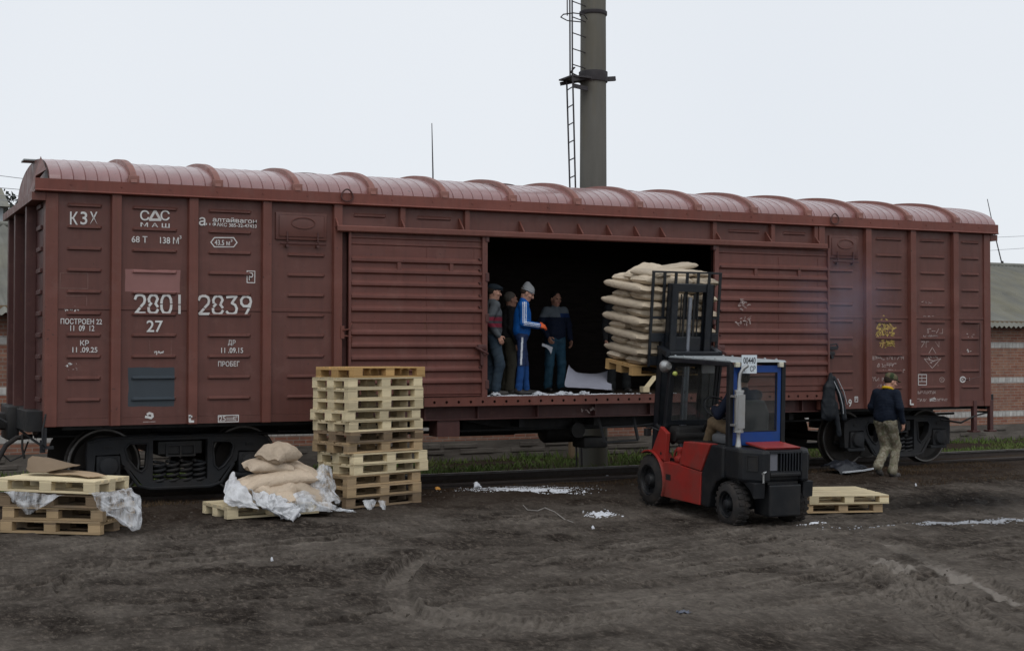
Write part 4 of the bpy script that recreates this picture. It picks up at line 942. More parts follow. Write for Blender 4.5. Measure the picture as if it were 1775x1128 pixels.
def bogie(cx):
    bg = bpy.data.objects.new('bogie', None); COL.objects.link(bg); bg.parent = wagon
    HB = 0.955
    for dx in (-HB, HB):
        # wheels are children of the bogie (thing > part > sub-part)
        z = 0.478
        for y, s in ((0.70, 1), (2.45, -1)):
            a = Vector((cx + dx, y, z)); b = a + Vector((0, s, 0))
            MB().lathe(a, b, [(-0.02, 0.0), (-0.02, 0.12), (0.01, 0.14), (0.055, 0.18), (0.045, 0.385), (0.012, 0.425), (0.0, 0.436), (0.0, 0.470), (0.012, 0.478), (0.10, 0.482), (0.112, 0.508), (0.135, 0.502), (0.14, 0.40), (0.14, 0.0)], 56, caps=False).build('wheel', M_wheel, bg, smooth=35)
            MB().lathe(a, b, [(-0.002, 0.449), (-0.003, 0.471), (0.009, 0.479)], 56, caps=False).build('wheel_rim', M_tread, bg, smooth=35)
        MB().cyl((cx + dx, 0.72, z), (cx + dx, 2.43, z), 0.085, n=16).build('axle', M_black, bg, smooth=40)
    for y0, y1, vis in ((0.385, 0.52, True), (2.63, 2.76, False)):
        ol = [(-1.23, 0.62), (-1.22, 0.80), (-1.08, 0.845), (-0.60, 0.86), (0.60, 0.86), (1.08, 0.845), (1.22, 0.80), (1.23, 0.62), (1.215, 0.34), (1.14, 0.33), (1.12, 0.62), (0.80, 0.63), (0.78, 0.50), (0.66, 0.40), (0.52, 0.22), (0.40, 0.15), (-0.40, 0.15), (-0.52, 0.22), (-0.66, 0.40), (-0.78, 0.50), (-0.80, 0.63), (-1.12, 0.62), (-1.14, 0.33), (-1.215, 0.34)]
        win = [(-0.37, 0.26), (-0.37, 0.80), (0.37, 0.80), (0.37, 0.26)]
        def tri(s): 
            p = [(s*0.44, 0.76), (s*0.68, 0.765), (s*0.735, 0.70), (s*0.70, 0.56), (s*0.60, 0.43), (s*0.52, 0.38), (s*0.46, 0.44)]
            return p
        P = lambda q: [(cx + a, b) for a, b in q]
        sf = plate2d([P(ol), P(win), P(tri(1)), P(tri(-1))], y0, y1).build('side_frame', M_bogie, bg, bevel=0.014)
        if vis:
            rim = MB()
            for s in (1, -1):
                q = tri(s); rim.tube([(cx + a, y0 - 0.004, b) for a, b in q], 0.017, 6, closed=True)
            rim.tube([(cx + a, y0 - 0.004, b) for a, b in ((-0.74, 0.46), (-0.56, 0.20), (-0.40, 0.155), (0.40, 0.155), (0.56, 0.20), (0.74, 0.46))], 0.022, 6)
            rim.tube([(cx + a, y0 - 0.004, b) for a, b in ((-1.2, 0.79), (-1.06, 0.832), (-0.6, 0.848), (0.6, 0.848), (1.06, 0.832), (1.2, 0.79))], 0.018, 6)
            rim.build('casting_rib', M_bogie, bg, smooth=50)
            for dx in (-HB, HB):
                ab = MB().box((cx + dx - 0.155, 0.355, 0.33), (cx + dx + 0.155, 0.56, 0.61), c=0.02).lathe((cx + dx, 0.36, 0.478), (cx + dx, 0.2, 0.478), [(0, 0.135), (0.02, 0.135), (0.035, 0.12), (0.05, 0.115), (0.065, 0.07), (0.066, 0)], 24)
                for a in range(4): an = R(45 + 90 * a); ab.cyl((cx + dx + 0.125 * math.cos(an), 0.35, 0.478 + 0.12 * math.sin(an)), (cx + dx + 0.125 * math.cos(an), 0.325, 0.478 + 0.12 * math.sin(an)), 0.014, n=6)
                ab.box((cx + dx - 0.19, 0.375, 0.27), (cx + dx + 0.19, 0.50, 0.33), c=0.012)
                ab.build('axle_box', M_bogie, bg, smooth=40)
                MB().box((cx + dx - 0.06, 0.372, 0.70), (cx + dx + 0.05, 0.386, 0.74)).build('casting_slot', M_black, bg)
            for k, dx in enumerate((-0.27, -0.09, 0.09, 0.27)):
                pts = [(cx + dx + 0.078 * math.cos(a), 0.46 + 0.078 * math.sin(a), 0.205 + 0.31 * a / (2 * math.pi * 4.6)) for a in np.linspace(0, 2 * math.pi * 4.6, 66)]
                MB().tube(pts, 0.021, 7).build('spring', M_bogie, bg, smooth=70)
            bo = MB().box((cx - 0.30, 0.40, 0.60), (cx + 0.30, 0.70, 0.78), c=0.015)
            bo.build('bolster', M_black, bg)
            MB().box((cx - 0.20, 0.365, 0.575), (cx + 0.20, 0.40, 0.60)).box((cx - 0.20, 0.365, 0.72), (cx + 0.20, 0.40, 0.745)).box((cx - 0.20, 0.365, 0.60), (cx - 0.175, 0.40, 0.72)).box((cx + 0.175, 0.365, 0.60), (cx + 0.2, 0.40, 0.72)).box((cx - 0.012, 0.368, 0.60), (cx + 0.012, 0.40, 0.72)).build('bolster_stop', M_bogie, bg)
            MB().box((cx - 0.37, 0.40, 0.17), (cx + 0.37, 0.54, 0.205)).build('spring_seat', M_bogie, bg)
    MB().box((cx - 0.22, 0.55, 0.56), (cx + 0.22, 2.6, 0.86), c=0.02).build('bolster', M_black, bg)
    MB().tube([(cx - 1.3, 0.6, 0.42), (cx - 0.4, 0.62, 0.36), (cx + 0.4, 0.62, 0.36), (cx + 1.3, 0.6, 0.42)], 0.025, 6).build('brake_rod', M_black, bg, smooth=60)
bogie(1.83); bogie(14.57)
# underframe
mb = MB().box((0.1, 1.33, 0.82), (WL - 0.1, 1.82, 1.27)).box((0.25, 0.12, 0.98), (3.9, 3.0, 1.27)).box((12.5, 0.12, 0.98), (WL - 0.25, 3.0, 1.27)).box((3.9, 0.13, 1.16), (12.5, 3.0, 1.27))
for x in (4.3, 5.6, 6.9, 8.2, 9.5, 10.8, 12.0): mb.box((x, 0.2, 0.86), (x + 0.09, 3.0, 1.16))
wpart('underframe', mb, M_black)
tr_ = MB().prism([(5.9, 1.0), (10.4, 1.0), (9.4, 0.84), (8.4, 0.78), (7.2, 0.80), (6.6, 0.86)], 0.5, 0.9, 'XZ'); wpart('equipment_cover', tr_, M_black)
wpart('brake_cylinder', MB().lathe((7.75, 1.1, 0.73), (9, 1.1, 0.73), [(0, 0.05), (0.02, 0.16), (0.06, 0.19), (0.62, 0.19), (0.68, 0.15), (0.78, 0.06), (0.79, 0)], 20).cyl((7.3, 1.1, 0.73), (7.78, 1.1, 0.73), 0.03), M_black, smooth=40)
wpart('air_reservoir', MB().lathe((6.2, 1.0, 0.86), (8, 1.0, 0.86), [(0, 0.0), (0.01, 0.1), (0.06, 0.17), (1.0, 0.17), (1.06, 0.1), (1.07, 0)], 20), M_black, smooth=40)
st = MB().bar((8.22, 0.1, 1.0), (8.30, 0.02, 0.60), 0.055, 0.03).bar((8.86, 0.1, 1.0), (8.90, 0.02, 0.62), 0.05, 0.03).bar((8.3, 0.03, 0.60), (8.90, 0.03, 0.62), 0.03, 0.025).bar((8.26, 0.06, 0.83), (8.88, 0.06, 0.84), 0.025, 0.025)
st.bar((8.9, 0.08, 0.84), (9.35, 0.08, 0.88), 0.02, 0.02); wpart('side_step', st, M_bogie)
wpart('brake_block', MB().box((8.12, 0.35, 0.49), (8.55, 0.75, 0.66), c=0.03).bar((8.0, 0.5, 0.95), (8.2, 0.5, 0.55), 0.06, 0.05).lathe((8.0, 0.45, 0.78), (8.0, 0.0, 0.78), [(0, 0.12), (0.12, 0.12), (0.13, 0)], 16), M_black, smooth=40)
wpart('brake_pipe', MB().tube([(0.0, 0.9, 0.86), (3.9, 0.55, 0.84), (5.0, 0.5, 0.80), (12.4, 0.5, 0.82), (16.4, 0.9, 0.86)], 0.024, 6).tube([(3.2, 0.4, 0.88), (4.6, 0.35, 0.86)], 0.018, 6), M_black, smooth=60)
# coupler with its hose on the left end
cp = MB().box((-0.75, 1.43, 0.93), (-0.12, 1.72, 1.16), c=0.03).box((-1.25, 1.30, 0.86), (-0.72, 1.86, 1.22), c=0.07).box((-1.45, 1.26, 0.93), (-1.18, 1.45, 1.16), c=0.05).box((-1.36, 1.7, 0.9), (-1.18, 1.95, 1.18), c=0.05).box((-0.30, 1.2, 0.8), (-0.15, 1.95, 1.25), c=0.02)
wpart('coupler', cp, M_black, smooth=45)
wpart('brake_hose', MB().tube([(-0.02, 0.95, 0.86), (-0.22, 0.9, 0.85), (-0.36, 0.82, 0.76), (-0.46, 0.78, 0.58), (-0.54, 0.76, 0.36), (-0.60, 0.76, 0.16), (-0.70, 0.76, 0.05)], 0.033, 10).tube([(-0.15, 0.85, 0.9), (-0.16, 0.8, 0.72), (-0.13, 0.8, 0.58)], 0.015, 6), M_rubber, smooth=60)
wpart('hand_chain', MB().tube([(-0.5, 1.0, 0.98), (-0.44, 0.9, 0.68), (-0.30, 0.85, 0.55), (-0.14, 0.85, 0.62), (-0.08, 0.85, 0.8)], 0.012, 6), M_black, smooth=60)
wpart('uncoupling_rod', MB().tube([(-0.02, 0.1, 0.80), (-0.06, 0.5, 0.84), (-0.12, 1.2, 0.92), (-0.55, 1.35, 1.2)], 0.016, 6).box((-0.03, 0.05, 0.70), (0.03, 0.12, 0.86)), M_bogie, smooth=60)
# ---------------------------------------------------------------- pallets
PX_, PY_, PH_ = 1.2, 0.8, 0.144
def make_pallet_meshes():
    out = {}
    r_ = random.Random(2)
    dk = MB()
    for y, w in ((0.0725, 0.145), (0.235, 0.10), (0.40, 0.145), (0.565, 0.10), (0.7275, 0.145)):
        dk.box((r_.uniform(-.004, .004), y - w/2, 0.1225 + r_.uniform(-.001, .001)), (1.2 + r_.uniform(-.004, .004), y + w/2, 0.144 + r_.uniform(-.0015, .0015)), c=0.002)
    out['top_deck'] = dk
    cb = []
    for x0, x1 in ((0, 0.145), (0.5275, 0.6725), (1.055, 1.2)): cb.append(MB().box((x0, 0.001, 0.1005), (x1, 0.799, 0.1215), c=0.002))
    out['cross_board'] = cb
    bl = []
    for x0, x1 in ((0.001, 0.144), (0.529, 0.671), (1.056, 1.199)):
        for y0, y1 in ((0.001, 0.10), (0.3275, 0.4725), (0.70, 0.799)): bl.append(MB().box((x0, y0, 0.0225), (x1, y1, 0.1), c=0.004))
    out['block'] = bl
    out['bottom_board'] = [MB().box((0, y0, 0.0), (1.2, y1, 0.022), c=0.002) for y0, y1 in ((0, 0.10), (0.3275, 0.4725), (0.70, 0.80))]
    return out
_pm = make_pallet_meshes()
def make_pallet(mat):
    root = thing('pallet', 'pallet', 'pallet'); root['seed'] = 1
    _pm['top_deck'].build('top_deck', mat, root)
    for nm in ('cross_board', 'block', 'bottom_board'):
        for mb in _pm[nm]: mb.build(nm, mat, root)
    for ch in root.children: ch.material_slots[0].link = 'OBJECT'; ch.material_slots[0].material = mat
    del root['seed']
    return root
_pallet0 = [None]
def pallet(mat, label, M, group=None, mats2=None):
    if _pallet0[0] is None: _pallet0[0] = p = make_pallet(mat)
    else:
        p = dup_tree(_pallet0[0])
        if 'group' in p: del p['group']
    for i, ch in enumerate(sorted(p.children, key=lambda o: o.name)):
        ch.material_slots[0].material = (mats2[i % len(mats2)] if mats2 else mat)
    p.matrix_world = M; p['label'] = label; p['category'] = 'pallet'
    if group: p['group'] = group
    return p
def TR(x, y, z, rz=0, rx=0, ry=0): return Matrix.Translation((x, y, z)) @ Matrix.Rotation(rz, 4, 'Z') @ Matrix.Rotation(ry, 4, 'Y') @ Matrix.Rotation(rx, 4, 'X')
# tall stack of thirteen beside the left door
fl = at(590, 883, Z=0.0); fr = at(738, 868.5, Z=0.0); st_ang = math.atan2(fr.y - fl.y, fr.x - fl.x)
STK = Matrix.Translation((fl.x + 0.10, fl.y + 0.02, 0.0)) @ Matrix.Rotation(st_ang, 4, 'Z')
OFFS = [(0.0, 0.02), (0.0, 0.0), (0.01, 0.01), (0.12, 0.02), (0.105, 0.0), (0.03, 0.03), (0.055, 0.0), (0.045, 0.02), (-0.01, 0.01), (0.015, -0.01), (0.02, 0.01), (0.015, 0.0), (0.12, 0.03)]
KINDM = [(M_old, 'dark weathered pallet'), (M_tan, 'brown used pallet'), (M_tan, 'brown used pallet'), (M_pine, 'pale new pallet'), (M_pine, 'pale new pallet'), (M_tan, 'brown used pallet'), (M_old, 'dark weathered pallet')] + [(M_pine, 'pale new pallet')] * 5 + [(M_amber, 'amber coloured pallet')]
ORD = ['lowest', 'second', 'third', 'fourth', 'fifth', 'sixth', 'seventh', 'eighth', 'ninth', 'tenth', 'eleventh', 'twelfth', 'topmost']
pr = random.Random(21)
for k in range(13):
    w = ORD[k]; lab = f'{KINDM[k][1]}, {w} of the tall stack' if k in (0, 12) else f'{KINDM[k][1]}, {w} from the ground in the tall stack'
    dz = -0.005 + k * 0.1455
    Mx = STK @ Matrix.Diagonal((1.02, 1, 0.955, 1)) @ TR(OFFS[k][0], OFFS[k][1], dz, R(pr.uniform(-1.4, 1.4) + (3.0 if k == 12 else 0)), R(pr.uniform(-.25, .25)), R(pr.uniform(-.25, .25)))
    pallet(KINDM[k][0], lab, Mx, 'pallets in the tall stack', [KINDM[k][0], KINDM[k][0], M_tan] if k in (5, 6, 1) else None)
# stack at the left edge of the yard: three brown, one pale on top askew
fr = at(173.6, 925, Z=0.0); l0 = at(0, 920.5, Z=0.0); a_ls = math.atan2(fr.y - l0.y, fr.x - l0.x)
LST = Matrix.Translation((fr.x, fr.y, -0.02)) @ Matrix.Rotation(a_ls, 4, 'Z') @ Matrix.Translation((-1.2, 0, 0))
for k, (mt_, nm, dx, dy, rz) in enumerate(((M_tan, 'brown worn pallet, lowest of the short stack', 0, 0, 0), (M_tan, 'brown worn pallet, second of the short stack', 0.02, 0.01, 0.6), (M_old, 'dark worn pallet under the draped film in the short stack', -0.03, 0.02, -1.2))):
    pallet(mt_, nm, LST @ TR(dx, dy, k * 0.1455, R(rz)), 'pallets in the short stack', [mt_, M_old, mt_])
pallet(M_pine, 'pale new pallet lying tilted with cardboard on top of the short stack', LST @ TR(-0.04, -0.03, 0.467, R(-0.5), R(-0.8), R(0.9)), 'pallets in the short stack')
# pallet under the slumped sacks
fl = at(394, 900, Z=0.01); fr = at(560, 888, Z=0.01); a_sp = math.atan2(fr.y - fl.y, fr.x - fl.x)
SPL = Matrix.Translation((fl.x, fl.y, 0.005)) @ Matrix.Rotation(a_sp, 4, 'Z')
pallet(M_pine, 'pale pallet on the ground under the slumped heap of sacks', SPL)
# two pallets behind the forklift
fl = at(1405, 858, Z=0.145); fr = at(1539, 856, Z=0.145); a_rp = math.atan2(fr.y - fl.y, fr.x - fl.x)
RPL = Matrix.Translation((fr.x, fr.y, -0.085)) @ Matrix.Rotation(a_rp, 4, 'Z') @ Matrix.Translation((-1.06, 0, 0))
SQ = Matrix.Diagonal((0.90, 1.42, 0.79, 1))
pallet(M_tan, 'tan pallet lying flat under a paler one beyond the forklift', RPL @ TR(-0.07, 0.02, 0.0, R(1.0)) @ SQ, 'pallets beyond the forklift')
pallet(M_pine, 'pale slatted pallet lying on another beyond the forklift', RPL @ TR(0, 0, 0.115) @ SQ, 'pallets beyond the forklift', [M_pine, M_pine, M_tan])

# ---------------------------------------------------------------- sacks
def sack_mat(name, base, light):
    m, t, b = new_mat(name); v = coords(t)
    oi = N(t, 'ObjectInfo')
    c = mixc(t, noise_tex(t, v, 3.5, 5, 0.6), base, light)
    c = mixc(t, 1.0, c, ramp(t, oi.outputs['Random'], (0, 0.74), (1, 1.14)), 'MULTIPLY')
    c = mixc(t, ramp(t, noise_tex(t, v, 7, 6, 0.7), (0.55, 0.0), (0.75, 0.45)), c, (0.25, 0.19, 0.13))
    L(t, c, b.inputs['Base Color']); b.inputs['Roughness'].default_value = 0.62; b.inputs['Specular IOR Level'].default_value = 0.35
    vs2 = coords(t, (1.0, 3.0, 1.0))
    h = math_(t, 'ADD', noise_tex(t, vs2, 7, 5, 0.6), math_(t, 'MULTIPLY', noise_tex(t, v, 28, 3), 0.25))
    bump(t, b, h, 0.75, 0.04)
    return m
M_sack = sack_mat('beige_paper_sack', (0.43, 0.345, 0.245), (0.60, 0.51, 0.39))
M_sack2 = sack_mat('tan_woven_sack', (0.44, 0.345, 0.25), (0.60, 0.49, 0.375))
def sack_mesh(name, Ln, W, T, seed, box=2.6, bend=0.0, ear=0.05, sag=0.0, lump=0.02, wav=0.02):
    """a filled sack: pillow with flat seamed ends, creases running in from the seams"""
    nu, nv = 34, 18; r_ = random.Random(seed); o1 = Vector((seed * 3.7, seed * 1.3, 0))
    V, F = [], []
    def pt(u, v, s):
        su = abs(u)
        edge = max(0.0, (su - 0.86) / 0.14)                       # seam zone at the ends
        x = u * (Ln / 2 + ear * edge)
        wv = W / 2 * (1 - 0.10 * (1 - su) ** 2 * 0 - 0.05 * (su ** 4)) * (1 - 0.06 * math.sin(seed + u * 2.2) ** 2)
        y = v * wv
        prof = max(0.0, 1 - min(1, su / 0.985) ** (box * 1.9)) ** (1 / (box * 0.75)) * max(0.0, 1 - abs(v) ** box) ** (1 / (box * 0.72))
        p = Vector((u * 1.6, v * 1.1, s * 0.6)) + o1
        lum = 1 + 5 * lump * noise.noise(p * 1.6) 
        cr = lump * 0.55 * noise.noise(Vector((u * 2.0 * (1 if u > 0 else 1), v * 7.5, seed + s))) * (0.25 + su ** 2)
        z = s * (T / 2 * prof * lum + cr * prof)
        if s < 0: z *= 0.8
        z += bend * (u * u) * Ln * 0.25 + edge * wav * math.sin(v * 5 + seed) - sag * (v * v) * 0.05
        y += 0.012 * noise.noise(Vector((u * 4, seed, v)))
        return (x, y, z)
    ids = {}
    for s in (1, -1):
        for i in range(nu + 1):
            for j in range(nv + 1):
                u = -1 + 2 * i / nu; v = -1 + 2 * j / nv
                u = math.copysign(1 - (1 - abs(u)) ** 1.5, u); v = math.copysign(1 - (1 - abs(v)) ** 1.6, v)
                if s < 0 and (j in (0, nv) or i in (0, nu)): ids[(s, i, j)] = ids[(1, i, j)]; continue
                ids[(s, i, j)] = len(V); V.append(pt(u, v, s))
    for s in (1, -1):
        for i in range(nu):
            for j in range(nv):
                q = [ids[(s, i, j)], ids[(s, i + 1, j)], ids[(s, i + 1, j + 1)], ids[(s, i, j + 1)]]
                F.append(tuple(q if s > 0 else reversed(q)))
    mb = MB(); mb.v = [Vector(v) for v in V]; mb.f = F; mb.m = [0] * len(F)
    return mb
def sack(mb_or_me, mat, label, M, group, nm='sack'):
    if isinstance(mb_or_me, MB): o = mb_or_me.build(nm, mat, smooth=180)
    else: o = bpy.data.objects.new(nm, mb_or_me); COL.objects.link(o)
    o.matrix_world = M; tag(o, label, 'sack', group); return o
# slumped heap on the pallet by the left bogie
def heap(px, py, Y, rz, rx, ry, mesh, lab):
    p = at(px, py, Y=Y); sack(mesh, M_sack2, lab, TR(p.x, p.y, p.z, R(rz), R(rx), R(ry)), 'slumped sacks on the ground pallet')
yb = SPL.translation.y
heap(448, 850, yb + 0.42, 12, -6, 6, sack_mesh('s', 0.56, 0.44, 0.24, 11, 2.9, -0.2, 0.03, lump=0.045), 'tan sack half hidden by white film at the left foot of the heap')
heap(474, 853, yb + 0.26, 16, 18, -16, sack_mesh('s', 0.58, 0.40, 0.22, 12, 2.9, 0.0, 0.04, lump=0.045), 'tan sack leaning in the middle of the heap, under the long sack')
heap(497, 866, yb + 0.20, 62, 12, 8, sack_mesh('s', 0.42, 0.34, 0.20, 13, 2.9, -0.1, 0.03, lump=0.045), 'small slumped tan sack at the front foot of the heap')
heap(538, 857, yb + 0.30, -8, 10, 32, sack_mesh('s', 0.52, 0.40, 0.20, 14, 2.9, 0.0, 0.05, lump=0.045), 'tan sack sliding off the right side of the heap')
heap(478, 831, yb + 0.36, 8, 4, -5, sack_mesh('s', 0.90, 0.42, 0.22, 15, 2.9, -0.16, 0.06, lump=0.045), 'long tan sack lying right across the heap')
heap(466, 808, yb + 0.44, 4, 6, 3, sack_mesh('s', 0.52, 0.42, 0.18, 16, 2.9, -0.14, 0.04, lump=0.045), 'plump tan sack directly under the topmost one of the heap')
heap(516, 810, yb + 0.55, -14, 4, 24, sack_mesh('s', 0.52, 0.34, 0.13, 17, 2.9, 0.0, 0.08, lump=0.045), 'flat tan sack with folded end pointing right, near the heap top')
heap(440, 845, yb + 0.30, -20, 8, 10, sack_mesh('s', 0.42, 0.36, 0.20, 19, 2.9, -0.1, 0.03, lump=0.045), 'small tan sack poking from the white film at the left end of the heap')
heap(505, 836, yb + 0.46, 20, 6, 12, sack_mesh('s', 0.46, 0.38, 0.18, 20, 2.9, -0.1, 0.03, lump=0.045), 'tan sack at the back of the heap, beside the clear film')
heap(484, 786, yb + 0.42, 34, 10, -4, sack_mesh('s', 0.44, 0.40, 0.25, 18, 2.9, -0.25, 0.03, lump=0.045), 'bulging tan sack on the very top of the heap')

# ---------------------------------------------------------------- crumpled films and cardboard
def sheet(name, fn, nu, nv, mat, label, cat, crump=0.03, seed=0, freq=3.2, group=None, smooth=180, thick=0.002):
    V, F = [], []
    for i in range(nu + 1):
        for j in range(nv + 1):
            u = i / nu; v = j / nv; p = Vector(fn(u, v))
            q = Vector((u * freq, v * freq, seed * 5.3))
            d = Vector((noise.noise(q), noise.noise(q + Vector((31, 0, 0))), noise.noise(q + Vector((0, 47, 0)))))
            rd = 1 - 2 * abs(noise.noise(q * 1.7 + Vector((9, 9, 0))))
            rd2 = 1 - 2 * abs(noise.noise(q * 4.1 + Vector((2, 5, 0))))
            V.append(p + d * crump + Vector((0.3, -0.7, 0.6)) * (crump * 0.8 * rd + crump * 0.07 * rd2))
    for i in range(nu):
        for j in range(nv): F.append((i*(nv+1)+j, (i+1)*(nv+1)+j, (i+1)*(nv+1)+j+1, i*(nv+1)+j+1))
    mb = MB(); mb.v = V; mb.f = F; mb.m = [0] * len(F)
    o = mb.build(name, mat, smooth=smooth, recalc=False); tag(o, label, cat, group)
    md = o.modifiers.new('thick', 'SOLIDIFY'); md.thickness = thick
    return o
def quad_fn(a, b, c, d, bow=(0, 0, 0)):
    a, b, c, d, bow = map(Vector, (a, b, c, d, bow))
    return lambda u, v: (a.lerp(b, u)).lerp(d.lerp(c, u), v) + bow * (16 * u * (1 - u) * v * (1 - v)) 
def spline_fn(rows):
    """rows of points: v runs down the rows, u along them"""
    rows = [[Vector(p) for p in r_] for r_ in rows]
    def cr(P, t):
        n = len(P) - 1; x = min(n - 1e-6, max(0, t * n)); i = int(x); f = x - i
        p0 = P[max(0, i-1)]; p1 = P[i]; p2 = P[i+1]; p3 = P[min(n, i+2)]
        return 0.5 * ((2*p1) + (p2-p0)*f + (2*p0-5*p1+4*p2-p3)*f*f + (3*p1-p0-3*p2+p3)*f**3)
    return lambda u, v: cr([cr(r_, u) for r_ in rows], v)
A = lambda px, py, Y: at(px, py, Y=Y)
# over the left end of the heap
y0 = yb
sheet('plastic_film', spline_fn([[A(391, 838, y0+.35), A(404, 822, y0+.45), A(412, 838, y0+.4)], [A(386, 858, y0+.12), A(402, 850, y0+.08), A(428, 850, y0+.12)], [A(390, 872, y0+.02), A(412, 868, y0-.04), A(440, 872, y0-.02)], [A(402, 880, y0-.02), A(424, 878, y0-.06), A(446, 884, y0-.06)]]),
      44, 44, M_filmw, 'white plastic film standing up at the left end of the sack heap', 'plastic film', 0.035, 1)
sheet('plastic_film', spline_fn([[A(432, 852, y0+.10), A(452, 858, y0+.02), A(470, 858, y0+.0), A(488, 866, y0+.02)], [A(440, 866, y0+.0), A(458, 872, y0-.06), A(480, 870, y0-.08), A(505, 874, y0-.04)], [A(452, 882, y0-.06), A(470, 886, y0-.10), A(492, 888, y0-.12), A(515, 880, y0-.08)], [A(478, 896, y0-.10), A(494, 900, y0-.13), A(506, 903, y0-.15), A(518, 893, y0-.12)]]),
      50, 44, M_filmw, 'white plastic sheet spilling over the front edge of the sack pallet', 'plastic film', 0.045, 2, 6)
sheet('plastic_film', spline_fn([[A(496, 868, y0+.02), A(520, 852, y0+.08), A(545, 862, y0+.1)], [A(495, 884, y0-.07), A(520, 872, y0-.04), A(552, 876, y0-.02)], [A(505, 893, y0-.10), A(530, 890, y0-.10), A(575, 888, y0-.08)]]),
      40, 34, M_film, 'clear film crumpled over the front right corner of the sack pallet', 'plastic film', 0.04, 3)
sheet('plastic_film', spline_fn([[A(540, 822, y0+.5), A(556, 808, y0+.6), A(572, 814, y0+.65)], [A(536, 838, y0+.35), A(560, 832, y0+.30), A(579, 838, y0+.55)], [A(545, 856, y0+.25), A(562, 852, y0+.2), A(578, 856, y0+.35)], [A(556, 872, y0+.1), A(570, 868, y0+.1), A(590, 876, y0+.15)]]),
      40, 46, M_film, 'clear film ballooning between the sack heap and the tall pallet stack', 'plastic film', 0.05, 4)
sheet('plastic_film', spline_fn([[A(552, 868, y0+.05), A(572, 872, y0+.0), A(590, 882, y0-.05), A(612, 884, y0-.05)], [A(545, 886, y0-.03), A(568, 886, y0-.06), A(592, 886, y0-.08), A(618, 888, y0-.08)]]),
      44, 16, M_film, 'strip of clear film trailing over the ground towards the tall stack', 'plastic film', 0.025, 5)
ty = STK.translation.y
sheet('plastic_film', spline_fn([[A(628, 868, ty+.03), A(642, 866, ty+.03), A(654, 868, ty+.04)], [A(632, 877, ty-.02), A(641, 878, ty-.03), A(648, 878, ty-.02)], [A(637, 884, ty-.04), A(640, 886, ty-.04), A(644, 884, ty-.04)]]), 20, 16, M_film, 'tuft of clear film hanging under the lowest pallet of the tall stack', 'plastic film', 0.015, 6)
sheet('plastic_film', spline_fn([[A(655, 868, ty+.03), A(661, 867, ty+.03), A(668, 869, ty+.04)], [A(659, 877, ty-.01), A(664, 878, ty-.02), A(668, 878, ty-.01)], [A(664, 884, ty-.03), A(666, 885, ty-.03), A(668, 884, ty-.03)]]), 14, 14, M_film, 'small wisp of clear film right of the larger tuft under the tall stack', 'plastic film', 0.012, 7)
# films of the short stack
ly = LambdaY = None
def LS(x, y, z): return (LST @ Vector((x, y, z)))
sheet('plastic_film', spline_fn([[LS(-0.05+.1, -0.02, .45), LS(.3, -0.03, .44), LS(.62, -0.02, .43), LS(.78, -.02, .43)], [LS(.14, -.05, .37), LS(.33, -.07, .33), LS(.55, -.06, .34), LS(.70, -.04, .39)], [LS(.24, -.05, .30), LS(.36, -.07, .26), LS(.50, -.06, .28), LS(.6, -.04, .34)], [LS(.33, -.03, .25), LS(.38, -.05, .215), LS(.44, -.05, .24), LS(.5, -.03, .3)]]),
      40, 34, M_film, 'clear film hanging in a pointed swag from the front of the short stack', 'plastic film', 0.025, 8)
sheet('plastic_film', spline_fn([[LS(1.08, -.02, .44), LS(1.18, .0, .45), LS(1.24, .3, .45), LS(1.22, .6, .45)], [LS(1.14, -.05, .37), LS(1.27, .05, .36), LS(1.36, .3, .37), LS(1.36, .55, .4)], [LS(1.2, -.05, .29), LS(1.34, .1, .24), LS(1.46, .3, .23), LS(1.44, .5, .3)], [LS(1.28, 0, .22), LS(1.40, .15, .10), LS(1.53, .25, .02), LS(1.48, .4, .12)]]),
      44, 44, M_film, 'clear film draped down the right side of the short stack', 'plastic film', 0.045, 9)
M_card = simple('brown_cardboard', (0.40, 0.29, 0.18), 0.85, var=0.15, scale=4, dirt=(0.25, 0.17, 0.1), dirt_amt=0.5, bump_s=0.1, bump_scale=20)
TOPM = LST @ TR(-0.04, -0.03, 0.615, R(-0.5), R(-0.8), R(0.9))
def TP(x, y, z): return TOPM @ Vector((x, y, z))
sheet('cardboard_sheet', spline_fn([[TP(.22, .50, .06), TP(.45, .42, .02), TP(.75, .34, .03), TP(1.0, .22, .015)], [TP(.25, .70, .09), TP(.5, .66, .05), TP(.85, .6, .04), TP(1.12, .42, .02)]]), 24, 10, M_card, 'pale brown cardboard sheet lying on top of the short pallet stack', 'cardboard', 0.012, 3, 3, smooth=30, thick=0.006)
sheet('cardboard_sheet', spline_fn([[TP(.10, .45, .06), TP(.22, .36, .035), TP(.4, .35, .04)], [TP(.04, .60, .16), TP(.22, .55, .14), TP(.62, .52, .10)], [TP(.02, .72, .19), TP(.25, .72, .17), TP(.66, .66, .11)]]), 20, 14, simple('dark_cardboard', (0.19, 0.135, 0.085), 0.9, var=0.2, scale=4), 'dark folded cardboard flap propped on the short pallet stack', 'cardboard', 0.010, 6, 3, smooth=30, thick=0.006)
